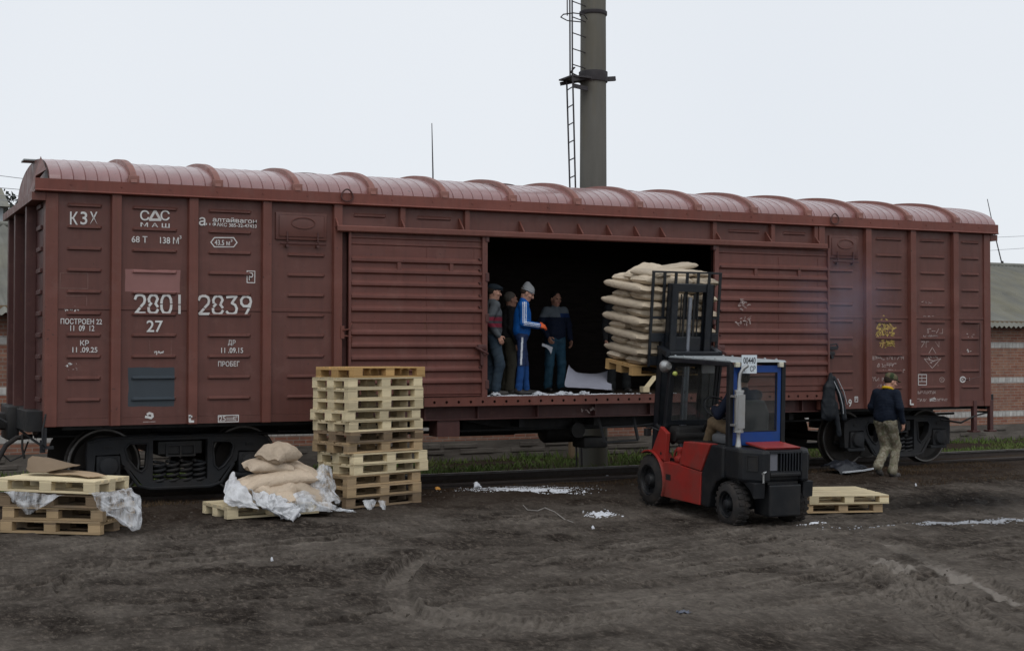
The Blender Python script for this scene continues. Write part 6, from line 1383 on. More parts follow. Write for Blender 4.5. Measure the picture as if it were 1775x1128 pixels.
# ---------------------------------------------------------------- people: one continuous skin surface each, clothing as children
class Field:
    """blend of rounded limbs and ellipsoids, turned into one closed surface"""
    def __init__(s, h=0.0065): s.p = []; s.h = h
    def cap(s, a, b, r0, r1=None, k=0.03, tag_=0):
        s.p.append(('c', np.array(a, float), np.array(b, float), r0, r0 if r1 is None else r1, k, tag_)); return s
    def ell(s, c, rad, Rm=None, k=0.03, tag_=0):
        s.p.append(('e', np.array(c, float), np.array(rad, float), np.eye(3) if Rm is None else np.array(Rm, float), 0, k, tag_)); return s
    def mesh(s, fold=0.0, seed=0, cuts=(), fscale=16.0):
        h = s.h; lo = np.full(3, 1e9); hi = -lo
        for q in s.p:
            if q[0] == 'c': r = max(q[3], q[4]); l_, u_ = np.minimum(q[1], q[2]) - r, np.maximum(q[1], q[2]) + r
            else: r = q[2].max(); l_, u_ = q[1] - r, q[1] + r
            lo = np.minimum(lo, l_); hi = np.maximum(hi, u_)
        lo -= 0.05; hi += 0.05; n = np.ceil((hi - lo) / h).astype(int) + 1
        D = np.full(n, 0.5, np.float32); own = np.zeros(n, np.int16); best = np.full(n, 9.0, np.float32)
        ax = [lo[i] + h * np.arange(n[i]) for i in range(3)]
        for q in s.p:
            k = q[5]; pad = k + 3 * h + 0.012
            if q[0] == 'c': r = max(q[3], q[4]); l_, u_ = np.minimum(q[1], q[2]) - r - pad, np.maximum(q[1], q[2]) + r + pad
            else: r = q[2].max(); l_, u_ = q[1] - r - pad, q[1] + r + pad
            i0 = np.maximum(0, ((l_ - lo) / h).astype(int)); i1 = np.minimum(n, ((u_ - lo) / h).astype(int) + 2)
            sl = tuple(slice(a, b) for a, b in zip(i0, i1))
            X, Y, Z = np.meshgrid(*(ax[i][i0[i]:i1[i]] for i in range(3)), indexing='ij')
            P = np.stack([X, Y, Z], -1)
            if q[0] == 'c':
                ba = q[2] - q[1]; pa = P - q[1]; t = np.clip(pa @ ba / max(1e-9, ba @ ba), 0, 1)
                d = np.linalg.norm(pa - t[..., None] * ba, axis=-1) - (q[3] + (q[4] - q[3]) * t)
            else:
                pl = (P - q[1]) @ q[3].T; k0 = np.linalg.norm(pl / q[2], axis=-1); k1 = np.linalg.norm(pl / q[2] ** 2, axis=-1) + 1e-9
                d = k0 * (k0 - 1) / k1
            up = d < best[sl]; best[sl] = np.where(up, d, best[sl]); own[sl] = np.where(up, q[6], own[sl])
            if k > 0:
                hh = np.clip(0.5 + 0.5 * (D[sl] - d) / k, 0, 1); D[sl] = D[sl] * (1 - hh) + d * hh - k * hh * (1 - hh)
            else: D[sl] = np.minimum(D[sl], d)
        if fold > 0 or cuts:
            near = np.abs(D) < 0.05 if not cuts else D < 0.08
            I = np.argwhere(near); P = lo + I * h; v = D[near].astype(np.float64)
            if fold > 0:
                r_ = np.random.RandomState(seed); w = np.zeros(len(P))
                for j in range(7):
                    kx = r_.normal(size=3) * fscale * (0.6 + 0.25 * j) * np.array([1, 1, 0.9]); w += np.abs(np.sin(P @ kx + r_.rand() * 6.28 + 1.5 * np.sin(P @ (r_.normal(size=3) * 9)))) / (1 + 0.35 * j)
                v = v + fold * (w / 4 - 0.6)
            for (pt, nr) in cuts: v = np.maximum(v, (P - np.array(pt)) @ np.array(nr, float))
            D[near] = v
        return s._nets(D, own, lo, h)
    @staticmethod
    def _nets(D, own, lo, h):
        ins = D < 0
        c = np.zeros(np.array(D.shape) - 1, np.int8)
        for dx in (0, 1):
            for dy in (0, 1):
                for dz in (0, 1): c += ins[dx:D.shape[0]-1+dx, dy:D.shape[1]-1+dy, dz:D.shape[2]-1+dz]
        act = (c > 0) & (c < 8); I = np.argwhere(act); vid = np.full(c.shape, -1, np.int64); vid[act] = np.arange(len(I))
        S = np.zeros((len(I), 3)); W = np.zeros(len(I))
        co = [(a, b, e) for a in (0, 1) for b in (0, 1) for e in (0, 1)]
        for a in range(8):
            for b in range(a + 1, 8):
                ca, cb = np.array(co[a]), np.array(co[b])
                if np.abs(ca - cb).sum() != 1: continue
                da = D[tuple((I + ca).T)]; db = D[tuple((I + cb).T)]; x = (da < 0) != (db < 0)
                t = np.where(x, da / np.where(x, da - db, 1), 0)[:, None]
                S += np.where(x[:, None], ca + (cb - ca) * t, 0); W += x
        V = lo + (I + S / W[:, None]) * h
        F = []
        for d in range(3):
            e1, e2 = (d + 1) % 3, (d + 2) % 3
            A_ = ins; sl0 = [slice(None)] * 3; sl1 = [slice(None)] * 3; sl0[d] = slice(0, -1); sl1[d] = slice(1, None)
            x = A_[tuple(sl0)] != A_[tuple(sl1)]; G = np.argwhere(x)
            G = G[(G[:, e1] > 0) & (G[:, e2] > 0) & (G[:, e1] < D.shape[e1] - 1) & (G[:, e2] < D.shape[e2] - 1)]
            u1 = np.zeros(3, int); u1[e1] = 1; u2 = np.zeros(3, int); u2[e2] = 1
            q = np.stack([vid[tuple((G - u1 - u2).T)], vid[tuple((G - u2).T)], vid[tuple(G.T)], vid[tuple((G - u1).T)]], -1)
            inside0 = A_[tuple(G.T)]; q[~inside0] = q[~inside0][:, ::-1]; F.append(q)
        F = np.concatenate(F); F = F[(F >= 0).all(1)]
        return V, F, own[tuple(I.T)]
def field_obj(name, res, mats, parent=None, paint=None):
    V, F, T = res
    me = bpy.data.meshes.new(name); me.from_pydata(V.tolist(), [], F.tolist())
    for m in mats: me.materials.append(m)
    if len(mats) > 1:
        fc = V[F].mean(1); ft = T[F[:, 0]]
        mi = paint(fc, ft) if paint else ft
        me.polygons.foreach_set('material_index', np.clip(mi, 0, len(mats) - 1).astype(np.int32))
    me.polygons.foreach_set('use_smooth', [True] * len(me.polygons)); me.update()
    o = bpy.data.objects.new(name, me); COL.objects.link(o)
    if parent: o.parent = parent
    return o
def cloth(name, col, var=0.25, rough=0.85, **k): return simple(name, col, rough, var=var, scale=9, bump_s=0.25, bump_scale=35, spec=0.2, **k)
M_skin = simple('skin', (0.46, 0.25, 0.18), 0.55, var=0.12, scale=14, spec=0.35)
M_skin2 = simple('weathered_skin', (0.38, 0.20, 0.14), 0.6, var=0.14, scale=14, spec=0.3)
M_eye = simple('dark_eye', (0.02, 0.017, 0.015), 0.3); M_lip = simple('lip', (0.32, 0.13, 0.11), 0.6)
def V3(*a): return np.array(a, float)
def unit(v): return v / (np.linalg.norm(v) + 1e-9)
def stance(h=1.72, lean=0.0, spread=0.10):
    s = h / 1.72
    J = dict(pel=V3(0, 0, .94), chest=V3(0, lean * .3, 1.24), neck=V3(0, lean * .5, 1.44), head=V3(0, .025 + lean * .6, 1.59))
    for sd, x in (('L', -1), ('R', 1)):
        J['hip' + sd] = V3(x * .09, 0, .90); J['kn' + sd] = V3(x * spread, .02, .48); J['an' + sd] = V3(x * (spread + .01), -.02, .09); J['toe' + sd] = V3(x * (spread + .04), .14, .03)
        J['sh' + sd] = V3(x * .185, lean * .45, 1.385); J['el' + sd] = V3(x * .235, -.03 + lean * .3, 1.10); J['wr' + sd] = V3(x * .24, .06 + lean * .2, .86)
    return {k: v * s for k, v in J.items()}
def frame(J):
    up = unit(J['neck'] - J['pel']); rt = J['shR'] - J['shL']; rt = unit(rt - up * (rt @ up)); fw = np.cross(up, rt); return rt, fw, up
def rot_yp(yaw, pitch, roll=0.0):
    cy, sy = math.cos(yaw), math.sin(yaw); cp, sp = math.cos(pitch), math.sin(pitch)
    Ry = np.array([[cy, -sy, 0], [sy, cy, 0], [0, 0, 1]]); Rp = np.array([[1, 0, 0], [0, cp, -sp], [0, sp, cp]])
    cr, sr_ = math.cos(roll), math.sin(roll); Rr = np.array([[cr, 0, sr_], [0, 1, 0], [-sr_, 0, cr]])
    return Ry @ Rr @ Rp
def add_head(F, J, Rh, s=1.0, k=0.02):
    c = J['head']; P = lambda *a: c + Rh @ (V3(*a) * s); RT = Rh.T
    F.ell(P(0, -.014, .032), V3(.077, .097, .092) * s, RT, .0); F.ell(P(0, .022, -.04), V3(.060, .072, .078) * s, RT, .03)
    F.ell(P(0, .062, -.092), V3(.030, .026, .022) * s, RT, .03); F.cap(P(0, .092, .014), P(0, .112, -.022), .010 * s, .0155 * s, .012)
    F.cap(P(-.038, .082, .030), P(.038, .082, .030), .012 * s, None, .014); F.ell(P(-.046, .058, -.022), V3(.022, .024, .02) * s, RT, .02); F.ell(P(.046, .058, -.022), V3(.022, .024, .02) * s, RT, .02)
    for x in (-1, 1):
        F.ell(P(x * .079, -.008, -.008), V3(.010, .021, .033) * s, RT, .008); F.ell(P(x * .030, .084, .010), V3(.013, .009, .007) * s, RT, .0, 1)
    F.cap(P(-.022, .086, -.056), P(.022, .086, -.056), .0085 * s, None, .006, 2)
    F.cap(J['neck'] - V3(0, 0, .03), c + Rh @ V3(0, -.02, -.05), .056 * s, .052 * s, .03)
def add_hand(F, w, d, back, s=1.0, curl=0.5, tag_=0, grow=1.0, thumb=1.0, spread=1.0):
    """palm, four bent fingers of their own lengths, thumb leaving the side of the palm. d: pointing direction, back: out of the back of the hand"""
    d = unit(d); back = unit(back - d * (back @ d)); lat = np.cross(d, back) * thumb
    for o in (-.026, -.009, .009, .026): F.cap(w + d * .012 + lat * o * .7, w + d * .078 * s + lat * o, .0145 * grow, .0125 * grow, .012, tag_)
    for o, ln in ((.030, .068), (.010, .078), (-.010, .073), (-.029, .056)):
        b = w + d * .082 * s + lat * o * spread; c1 = curl * (0.8 + 0.25 * abs(o) / .03)
        d1 = d * math.cos(c1 * .8) - back * math.sin(c1 * .8); m = b + d1 * ln * .5 * s
        d2 = d * math.cos(c1 * 2) - back * math.sin(c1 * 2); e = m + d2 * ln * .5 * s
        F.cap(b, m, .0098 * grow, .009 * grow, .006, tag_); F.cap(m, e, .009 * grow, .0075 * grow, .005, tag_)
    t0 = w + d * .028 * s + lat * .030; t1 = t0 + (d * .55 + lat * .75 - back * .25) * .045 * s; t2 = t1 + (d * .9 + lat * .2 - back * .35) * .032 * s
    F.cap(t0, t1, .0135 * grow, .0115 * grow, .012, tag_); F.cap(t1, t2, .011 * grow, .009 * grow, .006, tag_)
def add_shoe_sets(F, J, sd, s=1.0, sole=True):
    a, t = J['an' + sd], J['toe' + sd]; f = unit(t - a); f0 = unit(V3(f[0], f[1], 0)) if abs(f[2]) < 0.95 else f
    F.cap(a + V3(0, 0, .02), a, .052, .050, .02); F.cap(a - f * .03 + V3(0, 0, -.045), a + f * .06 + V3(0, 0, -.045), .042, .046, .03); F.cap(a + f * .05 + V3(0, 0, -.045), t, .048, .036, .03)
def person(label, loc, rz, J, top, bottom, head, hands, shoes, skin=None, hd=(0, 0, 0), hem=.80, sleeve=.94, fat=1.0, leg=1.0, seed=1, h=0.0068, group=None, hat=None, hair=None, gloves=None, collar=None, top_mats=None, paint=None, paint_b=None, bottom_mats=None, fold=.015, M=None, cat='man', extra=None):
    skin = skin or M_skin; rt, fw, up = frame(J); Rt = np.array([rt, fw, up]); Rh = rot_yp(*hd)
    F = Field(h)
    c, p, n = J['chest'], J['pel'], J['neck']
    # skin: kept slimmer than the clothing so only face, neck and hands show
    F.ell(p, V3(.14, .10, .12) * .9, Rt, .03); F.ell(p * .5 + c * .5, V3(.13, .09, .15), Rt, .05); F.ell(c, V3(.15, .10, .15), Rt, .05); F.cap(J['shL'] * .8 + n * .2 - up * .02, J['shR'] * .8 + n * .2 - up * .02, .05, None, .04)
    for sd in 'LR':
        F.cap(J['sh' + sd], J['el' + sd], .042, .036, .03); F.cap(J['el' + sd], J['wr' + sd], .036, .026, .02)
        F.cap(J['hip' + sd], J['kn' + sd], .068, .05, .03); F.cap(J['kn' + sd], J['an' + sd], .048, .036, .02); F.cap(J['an' + sd] - V3(0, 0, .03), J['toe' + sd], .033, .026, .02)
        hp = hands[sd]; add_hand(F, J['wr' + sd], V3(*hp[0]), V3(*hp[1]), curl=hp[2], thumb=hp[3] if len(hp) > 3 else (1 if sd == 'L' else -1))
    add_head(F, J, Rh)
    b = field_obj('person', F.mesh(), [skin, M_eye, M_lip])
    if M is not None: b.matrix_world = M
    else: b.location = loc; b.rotation_euler = (0, 0, rz)
    tag(b, label, cat, group)
    # upper garment
    G = Field(h); f = fat
    G.ell(p + up * .04, V3(.175 * f, .135 * f, .14), Rt, .03); G.ell(p * .5 + c * .5, V3(.172 * f, .132 * f, .18), Rt, .06); G.ell(c + fw * .0, V3(.19, .135 * f, .19), Rt, .06)
    G.cap(J['shL'] * .85 + n * .15 - up * .01, J['shR'] * .85 + n * .15 - up * .01, .072, None, .05); G.cap(n - up * .05, n + up * .005, .078, .068, .03)
    for sd in 'LR':
        e, w, sh = J['el' + sd], J['wr' + sd], J['sh' + sd]; we = e + (w - e) * sleeve
        G.cap(sh, e, .070, .060, .04, 1); G.cap(e, we, .059, .044, .03, 1); G.cap(we - unit(w - e) * .02, we, .046, .043, .01, 1)
    hz = p + up * (hem - .94)
    j = field_obj('jacket', G.mesh(fold, seed, [(hz, -up)]), top_mats or [top], b, paint)
    # trousers and shoes
    T = Field(h)
    T.ell(p - up * .0, V3(.158 * f, .122 * f, .13), Rt, .04); l_ = leg
    for sd in 'LR':
        hp_, kn, an = J['hip' + sd], J['kn' + sd], J['an' + sd]
        T.cap(hp_, kn, .090 * l_, .070 * l_, .05, 1); T.cap(kn, an + V3(0, 0, .0), .068 * l_, .060 * l_, .03, 1); T.cap(an + (kn - an) * .12, an + (kn - an) * .02, .066 * l_, .062 * l_, .02, 1)
    field_obj('trousers', T.mesh(fold * 1.1, seed + 3), bottom_mats or [bottom], b, paint_b)
    for sd in 'LR':
        S = Field(h); add_shoe_sets(S, J, sd); a = J['an' + sd]; cut = [] if abs(J['toe' + sd][2] - a[2]) > .12 else [((a + V3(0, 0, -.088)), (0, 0, -1))]
        field_obj('shoe', S.mesh(0, 0, cut), [shoes], b)
    hc = J['head']; Hp = lambda *a: hc + Rh @ V3(*a)
    if hair:
        H = Field(h); H.ell(Hp(0, -.022, .034), V3(.083, .101, .096), Rh.T, 0); 
        field_obj('hair', H.mesh(.004, 5, [(Hp(0, .035, .045), Rh @ unit(V3(0, .75, -.75))), (Hp(0, -.02, -.03), Rh @ V3(0, 0.3, -1))]), [hair], b)
    if hat:
        kd, mats = hat; H = Field(h)
        if kd == 'beanie':
            H.ell(Hp(0, -.012, .050), V3(.087, .106, .098), Rh.T, 0); H.cap(Hp(0, -.055, .115), Hp(0, -.06, .128), .040, None, .05)
            o = field_obj('beanie', H.mesh(.009, 4, [(Hp(0, 0, .028), Rh @ unit(V3(0, -.12, -1)))], 30), mats, b)
            B = Field(h); ring = [Hp(.088 * math.cos(a), -.010 + .104 * math.sin(a), .040 + .008 * math.sin(a)) for a in np.linspace(0, 2 * math.pi, 19)]
            for q0, q1 in zip(ring[:-1], ring[1:]): B.cap(q0, q1, .009, None, .008)
            field_obj('beanie_cuff', B.mesh(), mats, b)
        else:
            H.ell(Hp(0, -.012, .075), V3(.088, .108, .058 if kd == 'flat' else .072), Rh.T, 0)
            H.ell(Hp(0, -.012, .055), V3(.084, .103, .05), Rh.T, .02)
            if kd == 'flat': H.ell(Hp(0, .05, .078), V3(.085, .085, .03), Rh.T, .03)
            o = field_obj('cap', H.mesh(.003, 4, [(Hp(0, 0, .038), Rh @ V3(0, 0, -1))]), mats, b)
            B = Field(h); B.ell(Hp(0, .105 if kd != 'flat' else .092, .046), V3(.070, .068 if kd != 'flat' else .05, .009), Rh @ np.eye(3) if False else Rh.T, .0)
            field_obj('cap_peak', B.mesh(), mats[:1], b)
    if gloves:
        for sd in 'LR':
            g = Field(h * .8); hp = hands[sd]; w = J['wr' + sd]; e = J['el' + sd]
            g.cap(w - unit(w - e) * .03, w, .036, .034, .01); add_hand(g, w, V3(*hp[0]), V3(*hp[1]), curl=hp[2], grow=1.22, thumb=hp[3] if len(hp) > 3 else (1 if sd == 'L' else -1))
            field_obj('glove', g.mesh(), [gloves], b)
    if collar:
        C = Field(h); ctr = n + up * .01
        ring = [ctr + rt * .070 * math.cos(a) + fw * .072 * math.sin(a) + up * (.02 - .012 * math.sin(a)) for a in np.linspace(0, 2 * math.pi, 15)]
        for q0, q1 in zip(ring[:-1], ring[1:]): C.cap(q0, q1, .020, None, .012)
        field_obj('collar', C.mesh(), [collar], b)
    return b
FZ = FLOOR + 0.008
M_shoe = simple('black_shoe', (0.014, 0.013, 0.013), 0.6, var=0.3, dirt=(0.06, 0.05, 0.04), dirt_amt=0.6)
M_shoeg = simple('dusty_shoe', (0.035, 0.032, 0.03), 0.8, var=0.3, dirt=(0.12, 0.11, 0.10), dirt_amt=0.6)
M_denim = cloth('dark_denim', (0.028, 0.045, 0.065), 0.4, dirt=(0.10, 0.13, 0.15), dirt_amt=0.35)
M_denim2 = cloth('blue_denim', (0.020, 0.062, 0.10), 0.4, dirt=(0.07, 0.13, 0.17), dirt_amt=0.5)
gw = 'men standing in the open boxcar doorway'
# man in the flat cap by the door edge, facing right
J = stance(1.69, 0.02); J['elR'] = V3(.25, -.12, 1.10); J['wrR'] = V3(.22, .05, .90)
J['knR'] = V3(.10, .10, .47); J['anR'] = V3(.11, .03, .09); J['toeR'] = V3(.12, .20, .03)
M_swg = cloth('grey_knit', (0.085, 0.095, 0.105)); M_swr = cloth('maroon_knit', (0.16, 0.018, 0.035)); M_swd = cloth('dark_grey_knit', (0.045, 0.048, 0.055))
def stripes(fc, ft):
    z = fc[:, 2]; k = np.zeros(len(z), int)
    for a, b in ((1.12, 1.18), (1.03, 1.09)): k[(z > a) & (z < b)] = 1
    for a, b in ((1.18, 1.21), (1.09, 1.12), (1.00, 1.03)): k[(z > a) & (z < b)] = 2
    return k
p = at(852, 684, Y=0.42)
person('man in dark flat cap and maroon-striped grey sweater, half behind the left door', (p.x, 0.42, FZ), R(-100), J, M_swg, M_denim, None, {'L': ((0, .5, -1), (-1, 0, 0), .4), 'R': ((0, .5, -1), (1, 0, 0), .4)}, M_shoeg, hd=(R(-4), R(-8)), hem=.86, fat=1.12, leg=1.15, seed=2,
       hat=('flat', [cloth('dark_cap', (0.018, 0.026, 0.034))]), hair=cloth('dark_hair', (0.03, 0.025, 0.02)), top_mats=[M_swg, M_swr, M_swd], paint=stripes)
# bare-headed man behind him
J = stance(1.60, 0.02)
p = at(883, 680, Y=0.95)
person('bare-headed man in dark jacket and olive trousers, behind the man in blue', (p.x, 0.98, FZ), R(-98), J, cloth('black_jacket', (0.022, 0.022, 0.024)), cloth('olive_trousers', (0.060, 0.056, 0.042)), None, {'L': ((0, .3, -1), (-1, 0, 0), .5), 'R': ((0, .3, -1), (1, 0, 0), .5)}, M_shoeg, hd=(R(4), R(-4)), hem=.80, fat=1.05, leg=1.1, seed=5,
       hair=cloth('short_grey_hair', (0.12, 0.105, 0.09)), skin=M_skin2)
# man in the blue track suit, looking down at his orange gloves
J = stance(1.70, 0.05)
J['head'] = V3(0, .085, 1.555); J['neck'] = V3(0, .03, 1.435)
J['elR'] = V3(.22, .02, 1.09); J['wrR'] = V3(.10, .25, 1.06); J['elL'] = V3(-.22, .04, 1.09); J['wrL'] = V3(-.07, .27, 1.05)
J['anR'] = V3(.09, -.05, .09); J['toeR'] = V3(.10, .12, .03); J['knR'] = V3(.09, -.01, .48); J['anL'] = V3(-.11, .08, .09); J['toeL'] = V3(-.12, .25, .03); J['knL'] = V3(-.10, .06, .48)
M_tblue = cloth('royal_blue_tracksuit', (0.008, 0.095, 0.36), 0.2, 0.6); M_twh = cloth('white_stripe', (0.62, 0.66, 0.72), 0.1); M_tnavy = cloth('navy_track_trousers', (0.016, 0.030, 0.085), 0.25, 0.65)
_JB = {k: v.copy() for k, v in J.items()}
def blue_paint(fc, ft):
    k = np.zeros(len(fc), int)
    for a, b in (('shR', 'elR'), ('elR', 'wrR'), ('shL', 'elL'), ('elL', 'wrL')):
        A_, B_ = _JB[a], _JB[b]; ba = B_ - A_; t = (fc - A_) @ ba / (ba @ ba); on = (ft == 1) & (t > -.15) & (t < 1.0)
        sg = 1 if 'R' in a else -1; side = unit(np.cross(ba, V3(sg, 0, 0))); off = (fc - A_ - np.clip(t, 0, 1)[:, None] * ba) @ side; out = (fc - A_ - np.clip(t, 0, 1)[:, None] * ba) @ V3(sg, 0, 0) > 0.01
        for o in (-.024, 0, .024): k[on & out & (np.abs(off - o) < .0058)] = 1
    z = fc[:, 2]; fr_ = (ft == 0) & (fc[:, 1] > 0.02)
    # white piping down the chest side and a dark shoulder inset
    k[(ft == 0) & (np.abs(fc[:, 1] - 0.085 - 0.02 * np.sin(z * 14)) < .008) & (fc[:, 0] > 0.06) & (z > 1.12) & (z < 1.42)] = 1
    k[(ft == 0) & (fc[:, 1] > 0.035) & (fc[:, 1] < 0.075) & (fc[:, 0] > 0.05) & (z > 1.29) & (z < 1.42)] = 2
    return k
def trouser_paint(fc, ft):
    k = np.zeros(len(fc), int); z = fc[:, 2]
    k[(fc[:, 0] > 0.05) & (np.abs(fc[:, 1] + .012 * 0 - np.interp(z, [.48, .9], [-.02, .0])) < .014) & (z > .46) & (z < .88)] = 1
    k[(z < .44)] = 2
    return k
p = at(905, 686, Y=0.38)
person('man in blue track suit and grey beanie looking down at his orange gloves', (p.x, 0.40, FZ), R(-112), J, M_tblue, M_tnavy, None, {'R': ((-.25, .9, -.1), (.75, .25, .55), .55), 'L': ((.35, .9, -.05), (-.6, .2, .75), .6)}, M_shoe, hd=(R(-3), R(-28)), hem=.87, sleeve=.97, fat=.95, leg=.86, seed=7, h=0.0055,
       hat=('beanie', [cloth('grey_knit_beanie', (0.26, 0.27, 0.28), 0.2)]), gloves=simple('orange_glove', (0.62, 0.10, 0.022), 0.6, var=0.2, scale=20), top_mats=[M_tblue, M_twh, M_tnavy], paint=blue_paint, bottom_mats=[M_tnavy, M_twh, cloth('bright_blue_lower_leg', (0.012, 0.055, 0.19), 0.3)], paint_b=trouser_paint, hair=cloth('brown_hair', (0.06, 0.04, 0.03)))
# man in the grey and navy pullover, holding a folded paper
J = stance(1.66, 0.0, 0.12); J['elR'] = V3(.27, -.04, 1.12); J['wrR'] = V3(.21, .14, .90); J['elL'] = V3(-.28, -.03, 1.10); J['wrL'] = V3(-.27, .05, .86)
M_pgrey = cloth('grey_pullover_yoke', (0.11, 0.13, 0.15)); M_pnavy = cloth('navy_pullover', (0.008, 0.013, 0.03)); M_pblue = cloth('blue_panel', (0.012, 0.03, 0.10))
def yoke(fc, ft):
    k = np.ones(len(fc), int); k[fc[:, 2] > 1.235] = 0; k[(fc[:, 2] > 1.235) & (fc[:, 2] < 1.30) & (fc[:, 0] < -.02)] = 2; return k
p = at(962, 678, Y=1.7)
pm_ = person('man in navy pullover with grey yoke and blue jeans, standing apart from the others', (p.x, 1.7, FZ), R(182), J, M_pnavy, M_denim2, None, {'R': ((-.15, .55, -.8), (.9, .2, .2), .8), 'L': ((0, .3, -1), (-1, 0, 0), .5)}, M_shoe, hd=(R(4), R(-10)), hem=.86, fat=1.1, leg=1.1, seed=9,
       hair=cloth('black_hair_short', (0.012, 0.012, 0.012)), top_mats=[M_pgrey, M_pnavy, M_pblue], paint=yoke, skin=M_skin2)
q = at(949, 598, Y=1.5)
fo = sheet('folded_paper', spline_fn([[Vector((q.x - .10, 1.5, q.z + .03)), Vector((q.x, 1.5, q.z + .0)), Vector((q.x + .09, 1.49, q.z - .04))], [Vector((q.x - .12, 1.48, q.z - .02)), Vector((q.x - .01, 1.47, q.z - .06)), Vector((q.x + .05, 1.48, q.z - .16))]]), 10, 8, simple('paper', (0.52, 0.54, 0.58), 0.8, var=0.08), "folded white paper held in the navy pullover man's hand", 'paper', 0.006, 4, 3, thick=0.002)
# worker deep in the wagon behind the raised load: only dark legs show
J = stance(1.70, 0.02, 0.12); p = at(1076, 684, Y=0.9)
person('worker in black clothes inside the boxcar, mostly hidden behind the raised load', (p.x, 0.95, FZ), R(160), J, cloth('black_jacket_worker', (0.012, 0.012, 0.013)), cloth('black_trousers', (0.010, 0.011, 0.012)), None, {'R': ((0, .4, -1), (1, 0, 0), .5), 'L': ((0, .4, -1), (-1, 0, 0), .5)}, M_shoe, hem=.82, leg=1.15, seed=11, hair=cloth('black_hair', (0.012, 0.011, 0.01)), skin=M_skin2)
# walking man seen from behind, camouflage cap and trousers
def camo(name, cols):
    m, t, b = new_mat(name); v = coords(t)
    c = cols[0]
    for i, cc in enumerate(cols[1:]):
        n = noise_tex(t, coords(t, (1, 1, 0.8)), 11 + 5 * i, 3, 0.5)
        f = ramp(t, n, (0.47 + 0.03 * i, 0.0), (0.49 + 0.03 * i, 1.0)); c = mixc(t, f, c, cc)
    L(t, c, b.inputs['Base Color']); b.inputs['Roughness'].default_value = 0.9; b.inputs['Specular IOR Level'].default_value = 0.15
    bump(t, b, noise_tex(t, v, 22, 4), 0.4, 0.015); return m
M_camo = camo('camouflage_trousers', [(0.22, 0.20, 0.145), (0.135, 0.135, 0.085), (0.165, 0.14, 0.10), (0.26, 0.24, 0.185)])
M_camo2 = camo('camouflage_cap', [(0.09, 0.10, 0.055), (0.035, 0.05, 0.025), (0.12, 0.10, 0.06)])
J = stance(1.66, 0.07)
J['head'] = V3(.02, .13, 1.525); J['neck'] = V3(0, .06, 1.39); J['chest'] = V3(0, .03, 1.20)
J['knR'] = V3(.07, .19, .49); J['anR'] = V3(.06, .10, .09); J['toeR'] = V3(.07, .27, .03)
J['knL'] = V3(-.06, .12, .47); J['anL'] = V3(-.05, -.16, .19); J['toeL'] = V3(-.055, -.04, .05)
J['elR'] = V3(.27, -.03, 1.12); J['wrR'] = V3(.27, .06, .88); J['elL'] = V3(-.27, .03, 1.12); J['wrL'] = V3(-.24, .20, .95)
p = at(1540, 826, Z=0.0)
person('walking man seen from behind in navy jacket, camouflage cap and camouflage trousers', (p.x - 0.05, p.y, 0.0), R(-72), J, cloth('navy_work_jacket', (0.006, 0.010, 0.020)), M_camo, None, {'R': ((0, .25, -1), (1, 0, 0), .5), 'L': ((.1, .9, -.2), (-.7, 0, .6), .5)}, M_shoeg, hd=(R(-30), R(-18)), hem=.80, fat=1.16, leg=1.16, seed=13,
       hat=('cap', [M_camo2]), hair=cloth('dark_brown_hair', (0.03, 0.022, 0.018)), collar=cloth('yellow_hood_edge', (0.60, 0.38, 0.015), 0.15), fold=.018)
# the driver
J = dict(pel=V3(0, .52, 1.12), chest=V3(0, .50, 1.40), neck=V3(0, .52, 1.60), head=V3(0, .56, 1.745))
for sd, x in (('L', -1), ('R', 1)):
    J['hip' + sd] = V3(x * .09, .56, 1.10); J['kn' + sd] = V3(x * .15, .98, 1.17); J['an' + sd] = V3(x * .15, 1.16, .78); J['toe' + sd] = V3(x * .16, 1.32, .73); J['sh' + sd] = V3(x * .185, .51, 1.545)
J['elL'] = V3(-.28, .66, 1.30); J['wrL'] = V3(-.19, .90, 1.36); J['elR'] = V3(.27, .70, 1.30); J['wrR'] = V3(.24, 1.00, 1.32)
person('driver in dark blue jacket and khaki trousers seated at the forklift wheel', None, 0, J, None, cloth('khaki_trousers', (0.14, 0.10, 0.06)), None, {'L': ((.25, .85, .1), (-.7, .0, .7), 1.0), 'R': ((0, .9, -.3), (.5, 0, .8), .9)}, M_shoe, hd=(R(0), R(-6)), hem=1.06 - 1.12 + .94, fat=1.05, leg=1.05, seed=17, M=FM, cat='driver',
       top_mats=[cloth('blue_black_jacket', (0.012, 0.030, 0.062)), cloth('navy_sleeve', (0.010, 0.014, 0.028))], hat=('cap', [cloth('blue_cap', (0.02, 0.05, 0.10))]), hair=cloth('brown_hair_driver', (0.04, 0.03, 0.022)))

# dark jacket hung from the door catch
Jk = Field(0.0085); j0 = at(1440, 646, Y=-0.16)
X = lambda px, py, dy=0: np.array(at(px, py, Y=-0.16 + dy))
Jk.cap(X(1440, 648), X(1438, 672), .035, .075, .04); Jk.cap(X(1437, 672), X(1436, 715), .11, .125, .05); Jk.ell(X(1437, 705), V3(.15, .075, .24), None, .05)
Jk.cap(X(1445, 655), X(1459, 690, -.03), .045, .055, .03); Jk.cap(X(1459, 690, -.03), X(1464, 724, -.03), .055, .05, .03); Jk.cap(X(1432, 680), X(1428, 722), .06, .055, .03)
Jk.cap(X(1448, 700, -.02), X(1455, 752, -.02), .05, .045, .04)
for q in Jk.p:
    pass
V_, F_, T_ = Jk.mesh(.016, 8, (), 12); off = V3(j0.x, -0.16, j0.z); V_[:, 1] = -0.16 + np.clip((V_[:, 1] + 0.16) * 0.75, -0.2, 0.07)
